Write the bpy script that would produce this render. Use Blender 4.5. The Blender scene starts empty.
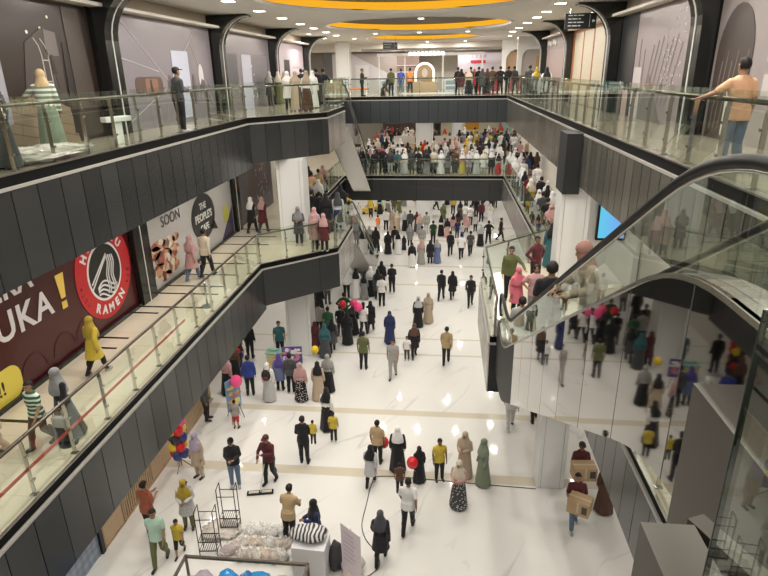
import bpy, bmesh, math, random
import numpy as np
from mathutils import Vector, Matrix
random.seed(7)
PI=math.pi
SC=bpy.context.scene
COL=SC.collection
R=math.radians
# ------------------------------------------------------------------ materials
MATS={}
def _m(name):
    m=bpy.data.materials.new(name); m.use_nodes=True
    nt=m.node_tree; nt.nodes.clear()
    out=nt.nodes.new('ShaderNodeOutputMaterial')
    MATS[name]=m
    return m,nt,out
def N(nt,t,**kw):
    n=nt.nodes.new('ShaderNode'+t)
    for k,v in kw.items():
        if k in n.inputs: n.inputs[k].default_value=v
        else: setattr(n,k,v)
    return n
def L(nt,a,b): nt.links.new(a,b)
def pbr(name,col,rough=.5,metal=0,bump=0,scale=30,var=.0,emit=None,es=0,spec=.5):
    m,nt,out=_m(name)
    b=N(nt,'BsdfPrincipled'); b.inputs['Base Color'].default_value=(*col,1)
    b.inputs['Roughness'].default_value=rough; b.inputs['Metallic'].default_value=metal
    b.inputs['Specular IOR Level'].default_value=spec
    if emit: b.inputs['Emission Color'].default_value=(*emit,1); b.inputs['Emission Strength'].default_value=es
    if var or bump:
        tc=N(nt,'TexCoord'); nz=N(nt,'TexNoise'); nz.inputs['Scale'].default_value=scale; nz.inputs['Detail'].default_value=4
        L(nt,tc.outputs['Object'],nz.inputs['Vector'])
        if var:
            mr=N(nt,'MapRange'); mr.inputs[3].default_value=1-var; mr.inputs[4].default_value=1+var
            L(nt,nz.outputs['Fac'],mr.inputs[0])
            mx=N(nt,'Mix',data_type='RGBA',blend_type='MULTIPLY'); mx.inputs[0].default_value=1
            mx.inputs[6].default_value=(*col,1); L(nt,mr.outputs[0],mx.inputs[7]); L(nt,mx.outputs[2],b.inputs['Base Color'])
        if bump:
            bp=N(nt,'Bump'); bp.inputs['Strength'].default_value=bump; L(nt,nz.outputs['Fac'],bp.inputs['Height']); L(nt,bp.outputs[0],b.inputs['Normal'])
    L(nt,b.outputs[0],out.inputs[0]); return m
def emis(name,col,s):
    m,nt,out=_m(name); e=N(nt,'Emission'); e.inputs[0].default_value=(*col,1); e.inputs[1].default_value=s
    L(nt,e.outputs[0],out.inputs[0]); return m
def glass(name,tint=(.93,.97,.94),k=.85,base=.035):
    """thin sheet: clear, with a reflection which grows towards grazing angles"""
    m,nt,out=_m(name)
    t=N(nt,'BsdfTransparent'); t.inputs[0].default_value=(*tint,1)
    g=N(nt,'BsdfGlossy'); g.inputs['Roughness'].default_value=.01; g.inputs[0].default_value=(.95,1,.97,1)
    f=N(nt,'LayerWeight'); f.inputs[0].default_value=.5
    pw=N(nt,'Math',operation='POWER'); pw.inputs[1].default_value=5; L(nt,f.outputs['Facing'],pw.inputs[0])
    mu=N(nt,'Math',operation='MULTIPLY_ADD'); mu.inputs[1].default_value=k; mu.inputs[2].default_value=base; mu.use_clamp=True
    L(nt,pw.outputs[0],mu.inputs[0])
    mx=N(nt,'MixShader'); L(nt,mu.outputs[0],mx.inputs[0]); L(nt,t.outputs[0],mx.inputs[1]); L(nt,g.outputs[0],mx.inputs[2])
    L(nt,mx.outputs[0],out.inputs[0]); return m
def seamed(name,col,rough,metal,pitch,off=0,dark=.25,w=.012,coat=0,axis=0,var=.2):
    """panels along the object's local X with a dark joint every `pitch` metres"""
    m,nt,out=_m(name); b=N(nt,'BsdfPrincipled')
    b.inputs['Roughness'].default_value=rough; b.inputs['Metallic'].default_value=metal
    b.inputs['Coat Weight'].default_value=coat
    tc=N(nt,'TexCoord'); sx=N(nt,'SeparateXYZ'); L(nt,tc.outputs['Object'],sx.inputs[0])
    d=N(nt,'Math',operation='DIVIDE'); d.inputs[1].default_value=pitch; L(nt,sx.outputs[axis],d.inputs[0])
    fr=N(nt,'Math',operation='FRACT'); L(nt,d.outputs[0],fr.inputs[0])
    lt=N(nt,'Math',operation='LESS_THAN'); lt.inputs[1].default_value=w/pitch; L(nt,fr.outputs[0],lt.inputs[0])
    fl=N(nt,'Math',operation='FLOOR'); L(nt,d.outputs[0],fl.inputs[0])
    wn=N(nt,'TexWhiteNoise',noise_dimensions='1D'); L(nt,fl.outputs[0],wn.inputs['W'])
    mr=N(nt,'MapRange'); mr.inputs[3].default_value=1-var; mr.inputs[4].default_value=1+var; L(nt,wn.outputs['Value'],mr.inputs[0])
    c1=N(nt,'Mix',data_type='RGBA',blend_type='MULTIPLY'); c1.inputs[0].default_value=1; c1.inputs[6].default_value=(*col,1); L(nt,mr.outputs[0],c1.inputs[7])
    c2=N(nt,'Mix',data_type='RGBA'); L(nt,lt.outputs[0],c2.inputs[0]); L(nt,c1.outputs[2],c2.inputs[6]); c2.inputs[7].default_value=(*[c*dark for c in col],1)
    L(nt,c2.outputs[2],b.inputs['Base Color'])
    sp_=N(nt,'Math',operation='MULTIPLY_ADD'); L(nt,lt.outputs[0],sp_.inputs[0]); sp_.inputs[1].default_value=-.45; sp_.inputs[2].default_value=.45; L(nt,sp_.outputs[0],b.inputs['Specular IOR Level'])
    me_=N(nt,'Math',operation='MULTIPLY_ADD'); L(nt,lt.outputs[0],me_.inputs[0]); me_.inputs[1].default_value=-metal; me_.inputs[2].default_value=metal; L(nt,me_.outputs[0],b.inputs['Metallic'])
    # each panel is hung very slightly out of plane
    wr=N(nt,'MapRange'); wr.inputs[3].default_value=-.006; wr.inputs[4].default_value=.006; L(nt,wn.outputs['Value'],wr.inputs[0])
    ge=N(nt,'NewGeometry'); ad=N(nt,'VectorMath',operation='ADD'); cv=N(nt,'CombineXYZ'); L(nt,wr.outputs[0],cv.inputs[1]); L(nt,wr.outputs[0],cv.inputs[0])
    L(nt,ge.outputs['Normal'],ad.inputs[0]); L(nt,cv.outputs[0],ad.inputs[1]); nn=N(nt,'VectorMath',operation='NORMALIZE'); L(nt,ad.outputs[0],nn.inputs[0])
    L(nt,nn.outputs[0],b.inputs['Normal'])
    L(nt,b.outputs[0],out.inputs[0]); return m
def obj_color_mat(name,rough,kind=None,spec=.25):
    """cloth and skin: the colour is the object's own colour"""
    m,nt,out=_m(name); b=N(nt,'BsdfPrincipled'); b.inputs['Roughness'].default_value=rough; b.inputs['Specular IOR Level'].default_value=spec
    oi=N(nt,'ObjectInfo'); col=oi.outputs['Color']; tc=N(nt,'TexCoord')
    if kind=='cloth':
        nz=N(nt,'TexNoise'); nz.inputs['Scale'].default_value=9; nz.inputs['Detail'].default_value=3; L(nt,tc.outputs['Object'],nz.inputs[0])
        bp=N(nt,'Bump'); bp.inputs['Strength'].default_value=.5; bp.inputs['Distance'].default_value=.04; L(nt,nz.outputs['Fac'],bp.inputs['Height']); L(nt,bp.outputs[0],b.inputs['Normal'])
        b.inputs['Sheen Weight'].default_value=.15
    if kind=='print':
        v=N(nt,'TexVoronoi'); v.inputs['Scale'].default_value=16; L(nt,tc.outputs['Object'],v.inputs[0])
        lt=N(nt,'Math',operation='LESS_THAN'); lt.inputs[1].default_value=.32; L(nt,v.outputs['Distance'],lt.inputs[0])
        mx=N(nt,'Mix',data_type='RGBA'); L(nt,lt.outputs[0],mx.inputs[0]); L(nt,col,mx.inputs[6]); mx.inputs[7].default_value=(.62,.58,.55,1); col=mx.outputs[2]
    if kind in('stripe','vstripe'):
        sx=N(nt,'SeparateXYZ'); L(nt,tc.outputs['Object'],sx.inputs[0])
        s=N(nt,'Math',operation='MULTIPLY'); s.inputs[1].default_value=9.5 if kind=='stripe' else 11; L(nt,sx.outputs[2 if kind=='stripe' else 0],s.inputs[0])
        fr=N(nt,'Math',operation='FRACT'); L(nt,s.outputs[0],fr.inputs[0]); lt=N(nt,'Math',operation='LESS_THAN'); lt.inputs[1].default_value=.45; L(nt,fr.outputs[0],lt.inputs[0])
        mx=N(nt,'Mix',data_type='RGBA'); L(nt,lt.outputs[0],mx.inputs[0]); L(nt,col,mx.inputs[6]); mx.inputs[7].default_value=(.62,.66,.6,1); col=mx.outputs[2]
    if kind=='skin':
        at=N(nt,'Attribute',attribute_name='headco'); 
        def blob(c,r):
            s=N(nt,'VectorMath',operation='SUBTRACT'); L(nt,at.outputs['Vector'],s.inputs[0]); s.inputs[1].default_value=c
            ab=N(nt,'VectorMath',operation='DIVIDE'); L(nt,s.outputs[0],ab.inputs[0]); ab.inputs[1].default_value=r
            ln=N(nt,'VectorMath',operation='LENGTH'); L(nt,ab.outputs[0],ln.inputs[0])
            lt=N(nt,'Math',operation='LESS_THAN'); lt.inputs[1].default_value=1; L(nt,ln.outputs['Value'],lt.inputs[0]); return lt.outputs[0]
        for c,r,k in (((.030,-.09,1.578),(.017,.05,.009),(.02,.015,.012)),((-.030,-.09,1.578),(.017,.05,.009),(.02,.015,.012)),
                      ((.031,-.09,1.600),(.022,.05,.006),(.03,.02,.015)),((-.031,-.09,1.600),(.022,.05,.006),(.03,.02,.015)),
                      ((0,-.09,1.512),(.026,.06,.009),(.28,.09,.08))):
            f=blob(c,r); mx=N(nt,'Mix',data_type='RGBA'); L(nt,f,mx.inputs[0]); L(nt,col,mx.inputs[6]); mx.inputs[7].default_value=(*k,1); col=mx.outputs[2]
        b.inputs['Subsurface Weight'].default_value=0
    L(nt,col,b.inputs['Base Color']); L(nt,b.outputs[0],out.inputs[0]); return m

obj_color_mat('cloth',.8,'cloth'); obj_color_mat('cloth_print',.8,'print'); obj_color_mat('cloth_stripe',.8,'stripe'); obj_color_mat('cloth_vstripe',.8,'vstripe')
obj_color_mat('skin',.55,'skin',.35); obj_color_mat('plain',.55); obj_color_mat('gloss',.12,None,.6)

def marble():
    m,nt,out=_m('marble'); b=N(nt,'BsdfPrincipled'); b.inputs['Roughness'].default_value=.045; b.inputs['Specular IOR Level'].default_value=.55
    g=N(nt,'NewGeometry'); mp=N(nt,'Mapping'); mp.vector_type='TEXTURE'; mp.inputs['Rotation'].default_value=(0,0,R(62)); mp.inputs['Scale'].default_value=(5.5,1.0,1); L(nt,g.outputs['Position'],mp.inputs[0])
    nz=N(nt,'TexNoise'); nz.inputs['Scale'].default_value=.55; nz.inputs['Detail'].default_value=2.5; nz.inputs['Distortion'].default_value=.08; L(nt,mp.outputs[0],nz.inputs[0])
    a=N(nt,'Math',operation='SUBTRACT'); a.inputs[1].default_value=.5; L(nt,nz.outputs['Fac'],a.inputs[0])
    ab=N(nt,'Math',operation='ABSOLUTE'); L(nt,a.outputs[0],ab.inputs[0])
    rp=N(nt,'ValToRGB'); rp.color_ramp.elements[0].position=0; rp.color_ramp.elements[0].color=(.58,.57,.55,1)
    rp.color_ramp.elements[1].position=.009; rp.color_ramp.elements[1].color=(.74,.72,.68,1); L(nt,ab.outputs[0],rp.inputs[0])
    n2=N(nt,'TexNoise'); n2.inputs['Scale'].default_value=.5; n2.inputs['Detail'].default_value=3; L(nt,g.outputs['Position'],n2.inputs[0])
    r2=N(nt,'ValToRGB'); r2.color_ramp.elements[0].position=.42; r2.color_ramp.elements[0].color=(0,0,0,1); r2.color_ramp.elements[1].position=.6; L(nt,n2.outputs['Fac'],r2.inputs[0])
    mx=N(nt,'Mix',data_type='RGBA'); L(nt,r2.outputs[0],mx.inputs[0]); mx.inputs[6].default_value=(.75,.73,.69,1); L(nt,rp.outputs[0],mx.inputs[7])
    # beige cross bands (y, width) laid into the marble
    sx=N(nt,'SeparateXYZ'); L(nt,g.outputs['Position'],sx.inputs[0]); col=mx.outputs[2]
    for y,w in ((14.58,.40),(18.0,.34),(22.6,.14),(24.2,.14),(31.4,.2),(34.8,.3),(40.7,.3),(44.5,.3)):
        s=N(nt,'Math',operation='SUBTRACT'); s.inputs[1].default_value=y; L(nt,sx.outputs[1],s.inputs[0]); q=N(nt,'Math',operation='ABSOLUTE'); L(nt,s.outputs[0],q.inputs[0])
        lt=N(nt,'Math',operation='LESS_THAN'); lt.inputs[1].default_value=w/2; L(nt,q.outputs[0],lt.inputs[0])
        k=N(nt,'Mix',data_type='RGBA'); L(nt,lt.outputs[0],k.inputs[0]); L(nt,col,k.inputs[6]); k.inputs[7].default_value=(.61,.55,.44,1); col=k.outputs[2]
    L(nt,col,b.inputs['Base Color']); L(nt,b.outputs[0],out.inputs[0])
marble()
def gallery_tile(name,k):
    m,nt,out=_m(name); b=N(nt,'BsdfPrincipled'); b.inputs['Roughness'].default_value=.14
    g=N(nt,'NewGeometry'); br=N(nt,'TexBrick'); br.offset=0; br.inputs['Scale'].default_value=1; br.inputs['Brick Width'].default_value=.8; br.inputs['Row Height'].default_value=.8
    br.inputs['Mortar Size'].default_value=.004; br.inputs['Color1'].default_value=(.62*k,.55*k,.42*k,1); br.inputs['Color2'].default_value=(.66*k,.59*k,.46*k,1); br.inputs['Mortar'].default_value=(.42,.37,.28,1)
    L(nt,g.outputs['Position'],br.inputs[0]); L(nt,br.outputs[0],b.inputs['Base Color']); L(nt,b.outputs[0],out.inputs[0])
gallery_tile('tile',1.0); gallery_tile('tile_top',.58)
def planks(name,c1,c2,rot,w=.18,rough=.45):
    m,nt,out=_m(name); b=N(nt,'BsdfPrincipled'); b.inputs['Roughness'].default_value=rough
    tc=N(nt,'TexCoord'); mp=N(nt,'Mapping'); mp.inputs['Rotation'].default_value=rot; L(nt,tc.outputs['Object'],mp.inputs[0])
    br=N(nt,'TexBrick'); br.inputs['Scale'].default_value=1; br.inputs['Brick Width'].default_value=2.2; br.inputs['Row Height'].default_value=w; br.inputs['Mortar Size'].default_value=.008
    br.inputs['Color1'].default_value=(*c1,1); br.inputs['Color2'].default_value=(*c2,1); br.inputs['Mortar'].default_value=(*[c*.35 for c in c1],1)
    L(nt,mp.outputs[0],br.inputs[0]); L(nt,br.outputs[0],b.inputs['Base Color']); L(nt,b.outputs[0],out.inputs[0]); return m
def scales():
    m,nt,out=_m('scale_tile'); b=N(nt,'BsdfPrincipled'); b.inputs['Roughness'].default_value=.25
    tc=N(nt,'TexCoord'); v=N(nt,'TexVoronoi'); v.inputs['Scale'].default_value=4.5; v.inputs['Randomness'].default_value=.15; L(nt,tc.outputs['Object'],v.inputs[0])
    rp=N(nt,'ValToRGB'); rp.color_ramp.elements[0].color=(.42,.47,.55,1); rp.color_ramp.elements[1].color=(.16,.2,.27,1); rp.color_ramp.elements[1].position=.75; L(nt,v.outputs['Distance'],rp.inputs[0])
    L(nt,rp.outputs[0],b.inputs['Base Color']); L(nt,b.outputs[0],out.inputs[0])
scales()
def food():
    m,nt,out=_m('food_print'); b=N(nt,'BsdfPrincipled'); b.inputs['Roughness'].default_value=.4
    tc=N(nt,'TexCoord'); v=N(nt,'TexVoronoi'); v.inputs['Scale'].default_value=5; v.inputs['Randomness'].default_value=1; L(nt,tc.outputs['Object'],v.inputs[0])
    sp=N(nt,'SeparateColor'); L(nt,v.outputs['Color'],sp.inputs[0])
    rp=N(nt,'ValToRGB'); rp.color_ramp.interpolation='CONSTANT'; e=rp.color_ramp.elements; e[0].color=(.14,.05,.03,1); e[1].position=.25; e[1].color=(.55,.28,.16,1)
    for p,c in((.45,(.68,.47,.36)),(.62,(.35,.09,.07)),(.78,(.75,.66,.56)),(.9,(.2,.15,.1))): q=e.new(p); q.color=(*c,1)
    L(nt,sp.outputs[0],rp.inputs[0]); L(nt,rp.outputs[0],b.inputs['Base Color']); L(nt,b.outputs[0],out.inputs[0])
food()

seamed('fascia',(.075,.080,.082),.26,.7,.66,w=.02,dark=.06)
seamed('fascia_far',(.060,.068,.073),.30,.6,.62,w=.022,dark=.3,var=.10); seamed('fascia_plain',(.05,.053,.054),.35,.5,2.4,w=.02,dark=.5,var=.05); seamed('fascia_bright',(.50,.48,.45),.27,.75,.62,w=.025,dark=.2,var=.2)
seamed('esc_mirror',(.25,.245,.23),.03,1.0,1.05,w=.016,dark=.35,axis=1,var=.07); seamed('mirror_steel',(.40,.39,.365),.018,1.0,1.05,w=.014,dark=.3)
pbr('dark_clad',(.028,.029,.03),.55,0,spec=.25); pbr('black',(.006,.006,.007),.25); pbr('recess',(.006,.006,.006),.6,spec=.1)
pbr('steel',(.55,.53,.49),.22,1); pbr('rail_steel',(.13,.115,.095),.32,.9); pbr('trim_steel',(.42,.41,.38),.3,1); pbr('brown_steel',(.10,.08,.06),.4,.5); pbr('dark_brown',(.045,.036,.027),.45,.2)
pbr('rubber',(.010,.010,.010),.5,spec=.2); pbr('soffit_metal',(.60,.59,.57),.28,.85,var=.05,scale=2)
pbr('ceiling_white',(.73,.71,.67),.8); pbr('wall_cream',(.70,.66,.60),.7); pbr('bulkhead',(.42,.36,.28),.6); pbr('column_white',(.72,.72,.71),.35); pbr('white',(.78,.77,.75),.45)
pbr('pilaster',(.045,.047,.045),.18,.7); pbr('white_line',(.75,.74,.70),.4)
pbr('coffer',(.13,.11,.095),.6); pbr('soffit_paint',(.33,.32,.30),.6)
emis('cove',(1.0,.47,.025),.95); emis('lamp',(1,.93,.82),14); emis('arch_glow',(1,.88,.72),2.6); emis('sign_glow',(1,.95,.88),4)
glass('glass'); glass('glass_green',(.93,.965,.935),.85,.05)
pbr('plastic_wrap',(.60,.55,.50),.10,var=.30,scale=9,bump=1.0)
pbr('wood',(.40,.27,.16),.5,var=.2,scale=12); pbr('wood_light',(.50,.36,.22),.5,var=.15,scale=10); pbr('carton',(.42,.29,.16),.75,var=.08,scale=20)
pbr('foliage',(.06,.11,.035),.7,var=.4,scale=25)
pbr('strip',(.40,.385,.35),.4,.1)
def film():
    m,nt,out=_m('film'); t=N(nt,'BsdfTransparent'); g=N(nt,'BsdfPrincipled'); g.inputs['Base Color'].default_value=(.8,.78,.75,1); g.inputs['Roughness'].default_value=.12
    tc=N(nt,'TexCoord'); nz=N(nt,'TexNoise'); nz.inputs['Scale'].default_value=16; nz.inputs['Detail'].default_value=5; L(nt,tc.outputs['Object'],nz.inputs[0]); bp=N(nt,'Bump'); bp.inputs['Strength'].default_value=1; L(nt,nz.outputs['Fac'],bp.inputs['Height']); L(nt,bp.outputs[0],g.inputs['Normal'])
    mr=N(nt,'MapRange'); mr.inputs[1].default_value=.4; mr.inputs[2].default_value=.7; mr.inputs[3].default_value=.1; mr.inputs[4].default_value=.7; L(nt,nz.outputs['Fac'],mr.inputs[0])
    mx=N(nt,'MixShader'); L(nt,mr.outputs[0],mx.inputs[0]); L(nt,t.outputs[0],mx.inputs[1]); L(nt,g.outputs[0],mx.inputs[2]); L(nt,mx.outputs[0],out.inputs[0])
film()
def vcol():
    m,nt,out=_m('crowd_cloth'); b=N(nt,'BsdfPrincipled'); b.inputs['Roughness'].default_value=.8; a=N(nt,'Attribute',attribute_name='tone'); L(nt,a.outputs['Color'],b.inputs[0]); L(nt,b.outputs[0],out.inputs[0])
vcol()
def M(n): return MATS[n]
def flat(col,rough=.45,metal=0):
    k='c_%02x%02x%02x_%d'%(*[int(max(0,min(1,c))*255) for c in col],int(rough*100))
    return MATS.get(k) or pbr(k,col,rough,metal)

# ------------------------------------------------------------------ mesh building
class MB:
    def __init__(s): s.v=[]; s.f=[]; s.mi=[]
    def add(s,vs,fs,mi=0):
        o=len(s.v); s.v+= [tuple(p) for p in vs]; s.f+=[tuple(i+o for i in f) for f in fs]; s.mi+=[mi]*len(fs); return s
    def box(s,x0,x1,y0,y1,z0,z1,mi=0):
        return s.add([(x0,y0,z0),(x1,y0,z0),(x1,y1,z0),(x0,y1,z0),(x0,y0,z1),(x1,y0,z1),(x1,y1,z1),(x0,y1,z1)],
            [(0,3,2,1),(4,5,6,7),(0,1,5,4),(1,2,6,5),(2,3,7,6),(3,0,4,7)],mi)
    def rbox(s,x0,x1,y0,y1,z0,z1,b=.02,mi=0):
        bm=bmesh.new(); bmesh.ops.create_cube(bm,size=1)
        for v in bm.verts: v.co=((x0+x1)/2+v.co.x*(x1-x0),(y0+y1)/2+v.co.y*(y1-y0),(z0+z1)/2+v.co.z*(z1-z0))
        bmesh.ops.bevel(bm,geom=bm.edges[:],offset=b,segments=2,affect='EDGES',profile=.6)
        bm.verts.index_update(); s.add([v.co[:] for v in bm.verts],[[v.index for v in f.verts] for f in bm.faces],mi); bm.free(); return s
    def prism(s,pts,axis,a0,a1,mi=0):
        """closed outline pts (2D) extruded along axis 'x'|'y'|'z' from a0 to a1"""
        n=len(pts)
        def P(p,a): return (a,p[0],p[1]) if axis=='x' else (p[0],a,p[1]) if axis=='y' else (p[0],p[1],a)
        vs=[P(p,a0) for p in pts]+[P(p,a1) for p in pts]
        fs=[tuple(range(n))[::-1],tuple(range(n,2*n))]+[(i,(i+1)%n,n+(i+1)%n,n+i) for i in range(n)]
        s.add(vs,fs,mi); return s
    def tube(s,pts,r,n=8,mi=0,cap=True,r2=None,closed=False):
        pts=[Vector(p) for p in pts]; k=len(pts); vs=[]; fs=[]; prev=None
        for i,p in enumerate(pts):
            if closed: d=(pts[(i+1)%k]-pts[i-1])
            else: d=(pts[min(i+1,k-1)]-pts[max(i-1,0)])
            d.normalize()
            if prev is None:
                u=d.orthogonal().normalized()
            else:
                u=prev-d*prev.dot(d); u=u.normalized() if u.length>1e-6 else d.orthogonal().normalized()
            prev=u; w=d.cross(u); rr=r if r2 is None else r+(r2-r)*i/max(1,k-1)
            for j in range(n):
                a=2*PI*j/n; vs.append(p+u*rr*math.cos(a)+w*rr*math.sin(a))
        for i in range(k if closed else k-1):
            for j in range(n):
                a=i*n+j; b=i*n+(j+1)%n; c=((i+1)%k)*n+(j+1)%n; d2=((i+1)%k)*n+j; fs.append((a,b,c,d2))
        if cap and not closed: fs+=[tuple(range(n))[::-1],tuple(range((k-1)*n,k*n))]
        return s.add(vs,fs,mi)
    def ell(s,c,r,nu=14,nv=9,mi=0,rot=None):
        vs=[];fs=[]
        for i in range(nv+1):
            t=PI*i/nv
            for j in range(nu):
                a=2*PI*j/nu; p=Vector((r[0]*math.sin(t)*math.cos(a),r[1]*math.sin(t)*math.sin(a),r[2]*math.cos(t)))
                if rot: p=rot@p
                vs.append(p+Vector(c))
        for i in range(nv):
            for j in range(nu): fs.append((i*nu+j,(i+1)*nu+j,(i+1)*nu+(j+1)%nu,i*nu+(j+1)%nu))
        return s.add(vs,fs,mi)
    def loft(s,rings,mi=0,cap=True):
        n=len(rings[0]); vs=[p for r in rings for p in r]; fs=[]
        for i in range(len(rings)-1):
            for j in range(n): fs.append((i*n+j,i*n+(j+1)%n,(i+1)*n+(j+1)%n,(i+1)*n+j))
        if cap: fs+=[tuple(range(n))[::-1],tuple(range((len(rings)-1)*n,len(rings)*n))]
        return s.add(vs,fs,mi)
    def mesh(s,name,mats,smooth=False):
        me=bpy.data.meshes.new(name); me.from_pydata(s.v,[],s.f)
        for m in (mats if isinstance(mats,(list,tuple)) else [mats]): me.materials.append(M(m) if isinstance(m,str) else m)
        me.polygons.foreach_set('material_index',s.mi)
        bm=bmesh.new(); bm.from_mesh(me); bmesh.ops.recalc_face_normals(bm,faces=bm.faces[:]); bm.to_mesh(me); bm.free()
        if smooth: me.polygons.foreach_set('use_smooth',[True]*len(me.polygons))
        me.update(); return me
    def obj(s,name,mats,parent=None,smooth=False,loc=None,rz=0):
        return link(name,s.mesh(name,mats,smooth),parent,loc,rz)
def link(name,me,parent=None,loc=None,rz=0):
    o=bpy.data.objects.new(name,me); COL.objects.link(o)
    if parent is not None: o.parent=parent
    if loc is not None: o.location=loc
    if rz: o.rotation_euler[2]=rz
    return o
def thing(name,label,cat,loc=(0,0,0),rz=0,group=None,scale=None):
    o=bpy.data.objects.new(name,None); COL.objects.link(o); o.location=loc; o.rotation_euler=(0,0,rz); o.empty_display_size=.2
    if scale: o.scale=(scale,)*3
    return tag(o,label,cat,group)
def tag(o,label,cat,group=None):
    o['label']=label; o['category']=cat
    if group: o['group']=group
    return o
def struct(name,mb,mats,loc=None,rz=0,smooth=False,parent=None,label=None):
    o=mb.obj(name,mats,parent,smooth,loc,rz)
    if parent is None: o['kind']='structure'
    if label: o['label']=label
    return o
def copy_tree(o,parent=None):
    c=o.copy(); COL.objects.link(c)
    if parent is not None: c.parent=parent
    for ch in list(o.children): copy_tree(ch,c)
    return c
def text_mesh(txt,size,depth=.004,spacing=1.0,shear=0,bold=.0,align='CENTER'):
    cu=bpy.data.curves.new('lettering','FONT'); cu.body=txt; cu.size=size; cu.extrude=depth; cu.align_x=align; cu.space_character=spacing; cu.shear=shear; cu.offset=bold
    cu.resolution_u=3
    o=bpy.data.objects.new('lettering',cu); COL.objects.link(o)
    dg=bpy.context.evaluated_depsgraph_get(); me=bpy.data.meshes.new_from_object(o.evaluated_get(dg))
    vs=[tuple(v.co) for v in me.vertices]; fs=[tuple(p.vertices) for p in me.polygons]
    bpy.data.objects.remove(o); bpy.data.curves.remove(cu); bpy.data.meshes.remove(me)
    return vs,fs
def put_text(mb,txt,x,z,size,y=-.01,rot=0,mi=0,**kw):
    """lettering in the local XZ plane, front towards -Y, baseline at (x,z)"""
    vs,fs=text_mesh(txt,size,**kw); c,s=math.cos(rot),math.sin(rot)
    mb.add([(x+c*v[0]-s*v[1], y-v[2], z+s*v[0]+c*v[1]) for v in vs],fs,mi)
def disc(mb,cx,cz,rx,rz,y0,y1,n=40,mi=0):
    return mb.prism([(cx+rx*math.cos(2*PI*i/n),cz+rz*math.sin(2*PI*i/n)) for i in range(n)],'y',y0,y1,mi)
# ================================================================== CAMERA  (stands on the top floor, 1.5 m above it)
def camera():
    cd=bpy.data.cameras.new('camera'); cam=bpy.data.objects.new('camera',cd); COL.objects.link(cam)
    y,p,r=R(6.0433),R(20.3946),R(.9339)
    cy,sy,cp,sp=math.cos(y),math.sin(y),math.cos(p),math.sin(p)
    f=Vector((-sy*cp,cy*cp,-sp)); rt=Vector((cy,sy,0)); dn=f.cross(rt)
    r2=math.cos(r)*rt+math.sin(r)*dn; d2=-math.sin(r)*rt+math.cos(r)*dn
    m=Matrix((( r2.x,-d2.x,-f.x,0),(r2.y,-d2.y,-f.y,0),(r2.z,-d2.z,-f.z,11.5),(0,0,0,1)))
    cam.matrix_world=m; cd.sensor_width=36; cd.lens=582.5/768*36; cd.clip_start=.02; cd.clip_end=400
    SC.camera=cam
camera()
vs=SC.view_settings; vs.view_transform='Standard'; vs.look='None'; vs.exposure=0; vs.gamma=1; vs.use_curve_mapping=False
SC.cycles.max_bounces=8; SC.cycles.transparent_max_bounces=40; SC.cycles.glossy_bounces=4; SC.cycles.diffuse_bounces=4
SC.cycles.caustics_reflective=False; SC.cycles.caustics_refractive=False; SC.cycles.sample_clamp_indirect=4
SC.cycles.use_denoising=True
w=bpy.data.worlds.new('world'); SC.world=w; w.use_nodes=True
w.node_tree.nodes['Background'].inputs[0].default_value=(1,.95,.88,1); w.node_tree.nodes['Background'].inputs[1].default_value=.25

# ================================================================== SHELL
Z0,Z1,Z2,ZC=0.0,5.0,10.0,13.6
mb=MB(); mb.box(-13,12,0,66,-.3,0); struct('floor',mb,'marble')
# edges of the two galleries, seen from above
L2L=[(-7.15,-1),(-7.15,21.4),(-4.75,24.15),(-4.75,28.4),(-6.05,28.4),(-6.05,38.9),(3.85,38.9)]
L1L=[(-6.55,-1),(-6.55,19.65),(-4.13,21.9),(-4.13,25.6),(-5.4,25.6),(-6.62,25.6),(-6.62,38.7),(3.85,38.7)]
L2R=[(3.85,38.9),(3.85,4.2),(2.85,4.2)]
L1R=[(3.85,38.7),(3.85,21.2),(1.28,18.6),(1.28,14.0),(3.5,14.0),(3.5,1)]
def slab(z,left,right,wl,wr,name,far):
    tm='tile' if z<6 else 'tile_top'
    pl=[(wl,left[0][1])]+left+[(wr,left[-1][1]),(wr,far),(wl,far)]
    mb=MB(); mb.prism(pl,'z',z-.018,z,0); struct(name,mb,tm)
    pr=right+[(wr,right[-1][1]),(wr,right[0][1])]
    mb=MB(); mb.prism(pr,'z',z-.018,z,0); struct(name,mb,tm)
    for pp,s in((pl,1),(pr,1)):
        c=[(x,y) for x,y in pp]
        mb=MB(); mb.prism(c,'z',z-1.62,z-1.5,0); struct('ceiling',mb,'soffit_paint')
slab(Z2,L2L,L2R,-12.5,11,'floor',64)
slab(Z1,L1L,L1R,-12.5,11,'floor',64)
def edge(pts,z,mats,zlow=1.65,out=1,skip=(),zfirst=1.65):
    """fascia under a slab edge: black shadow gap, steel strip, seamed cladding"""
    for i in range(len(pts)-1):
        if i in skip: continue
        a,b=Vector(pts[i]),Vector(pts[i+1]); d=b-a; ang=math.atan2(d.y,d.x); ln=d.length
        m=mats[i] if isinstance(mats,(list,tuple)) else mats
        t0,t1=(-.10,.03) if out>0 else (-.03,.10)
        mb=MB(); mb.box(0,ln,t0,t1,z-(zlow if i else zfirst),z-.24)
        struct('trim_1',mb,m,(a.x,a.y,0),ang)
        mb=MB(); mb.box(0,ln,t0-.01,t1+.012,z-.25,z-.20); struct('trim_2',mb,'strip',(a.x,a.y,0),ang)
        mb=MB(); mb.box(0,ln,-.10,-.05,z-.205,z-.018) if out>0 else mb.box(0,ln,.02,.10,z-.205,z-.018); struct('trim_3',mb,'recess',(a.x,a.y,0),ang)
        mb=MB(); mb.box(0,ln,-.04,.012,z-.05,z+.006) if out>0 else mb.box(0,ln,-.012,.04,z-.018,z+.006); struct('trim_4',mb,'trim_steel',(a.x,a.y,0),ang)
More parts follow.
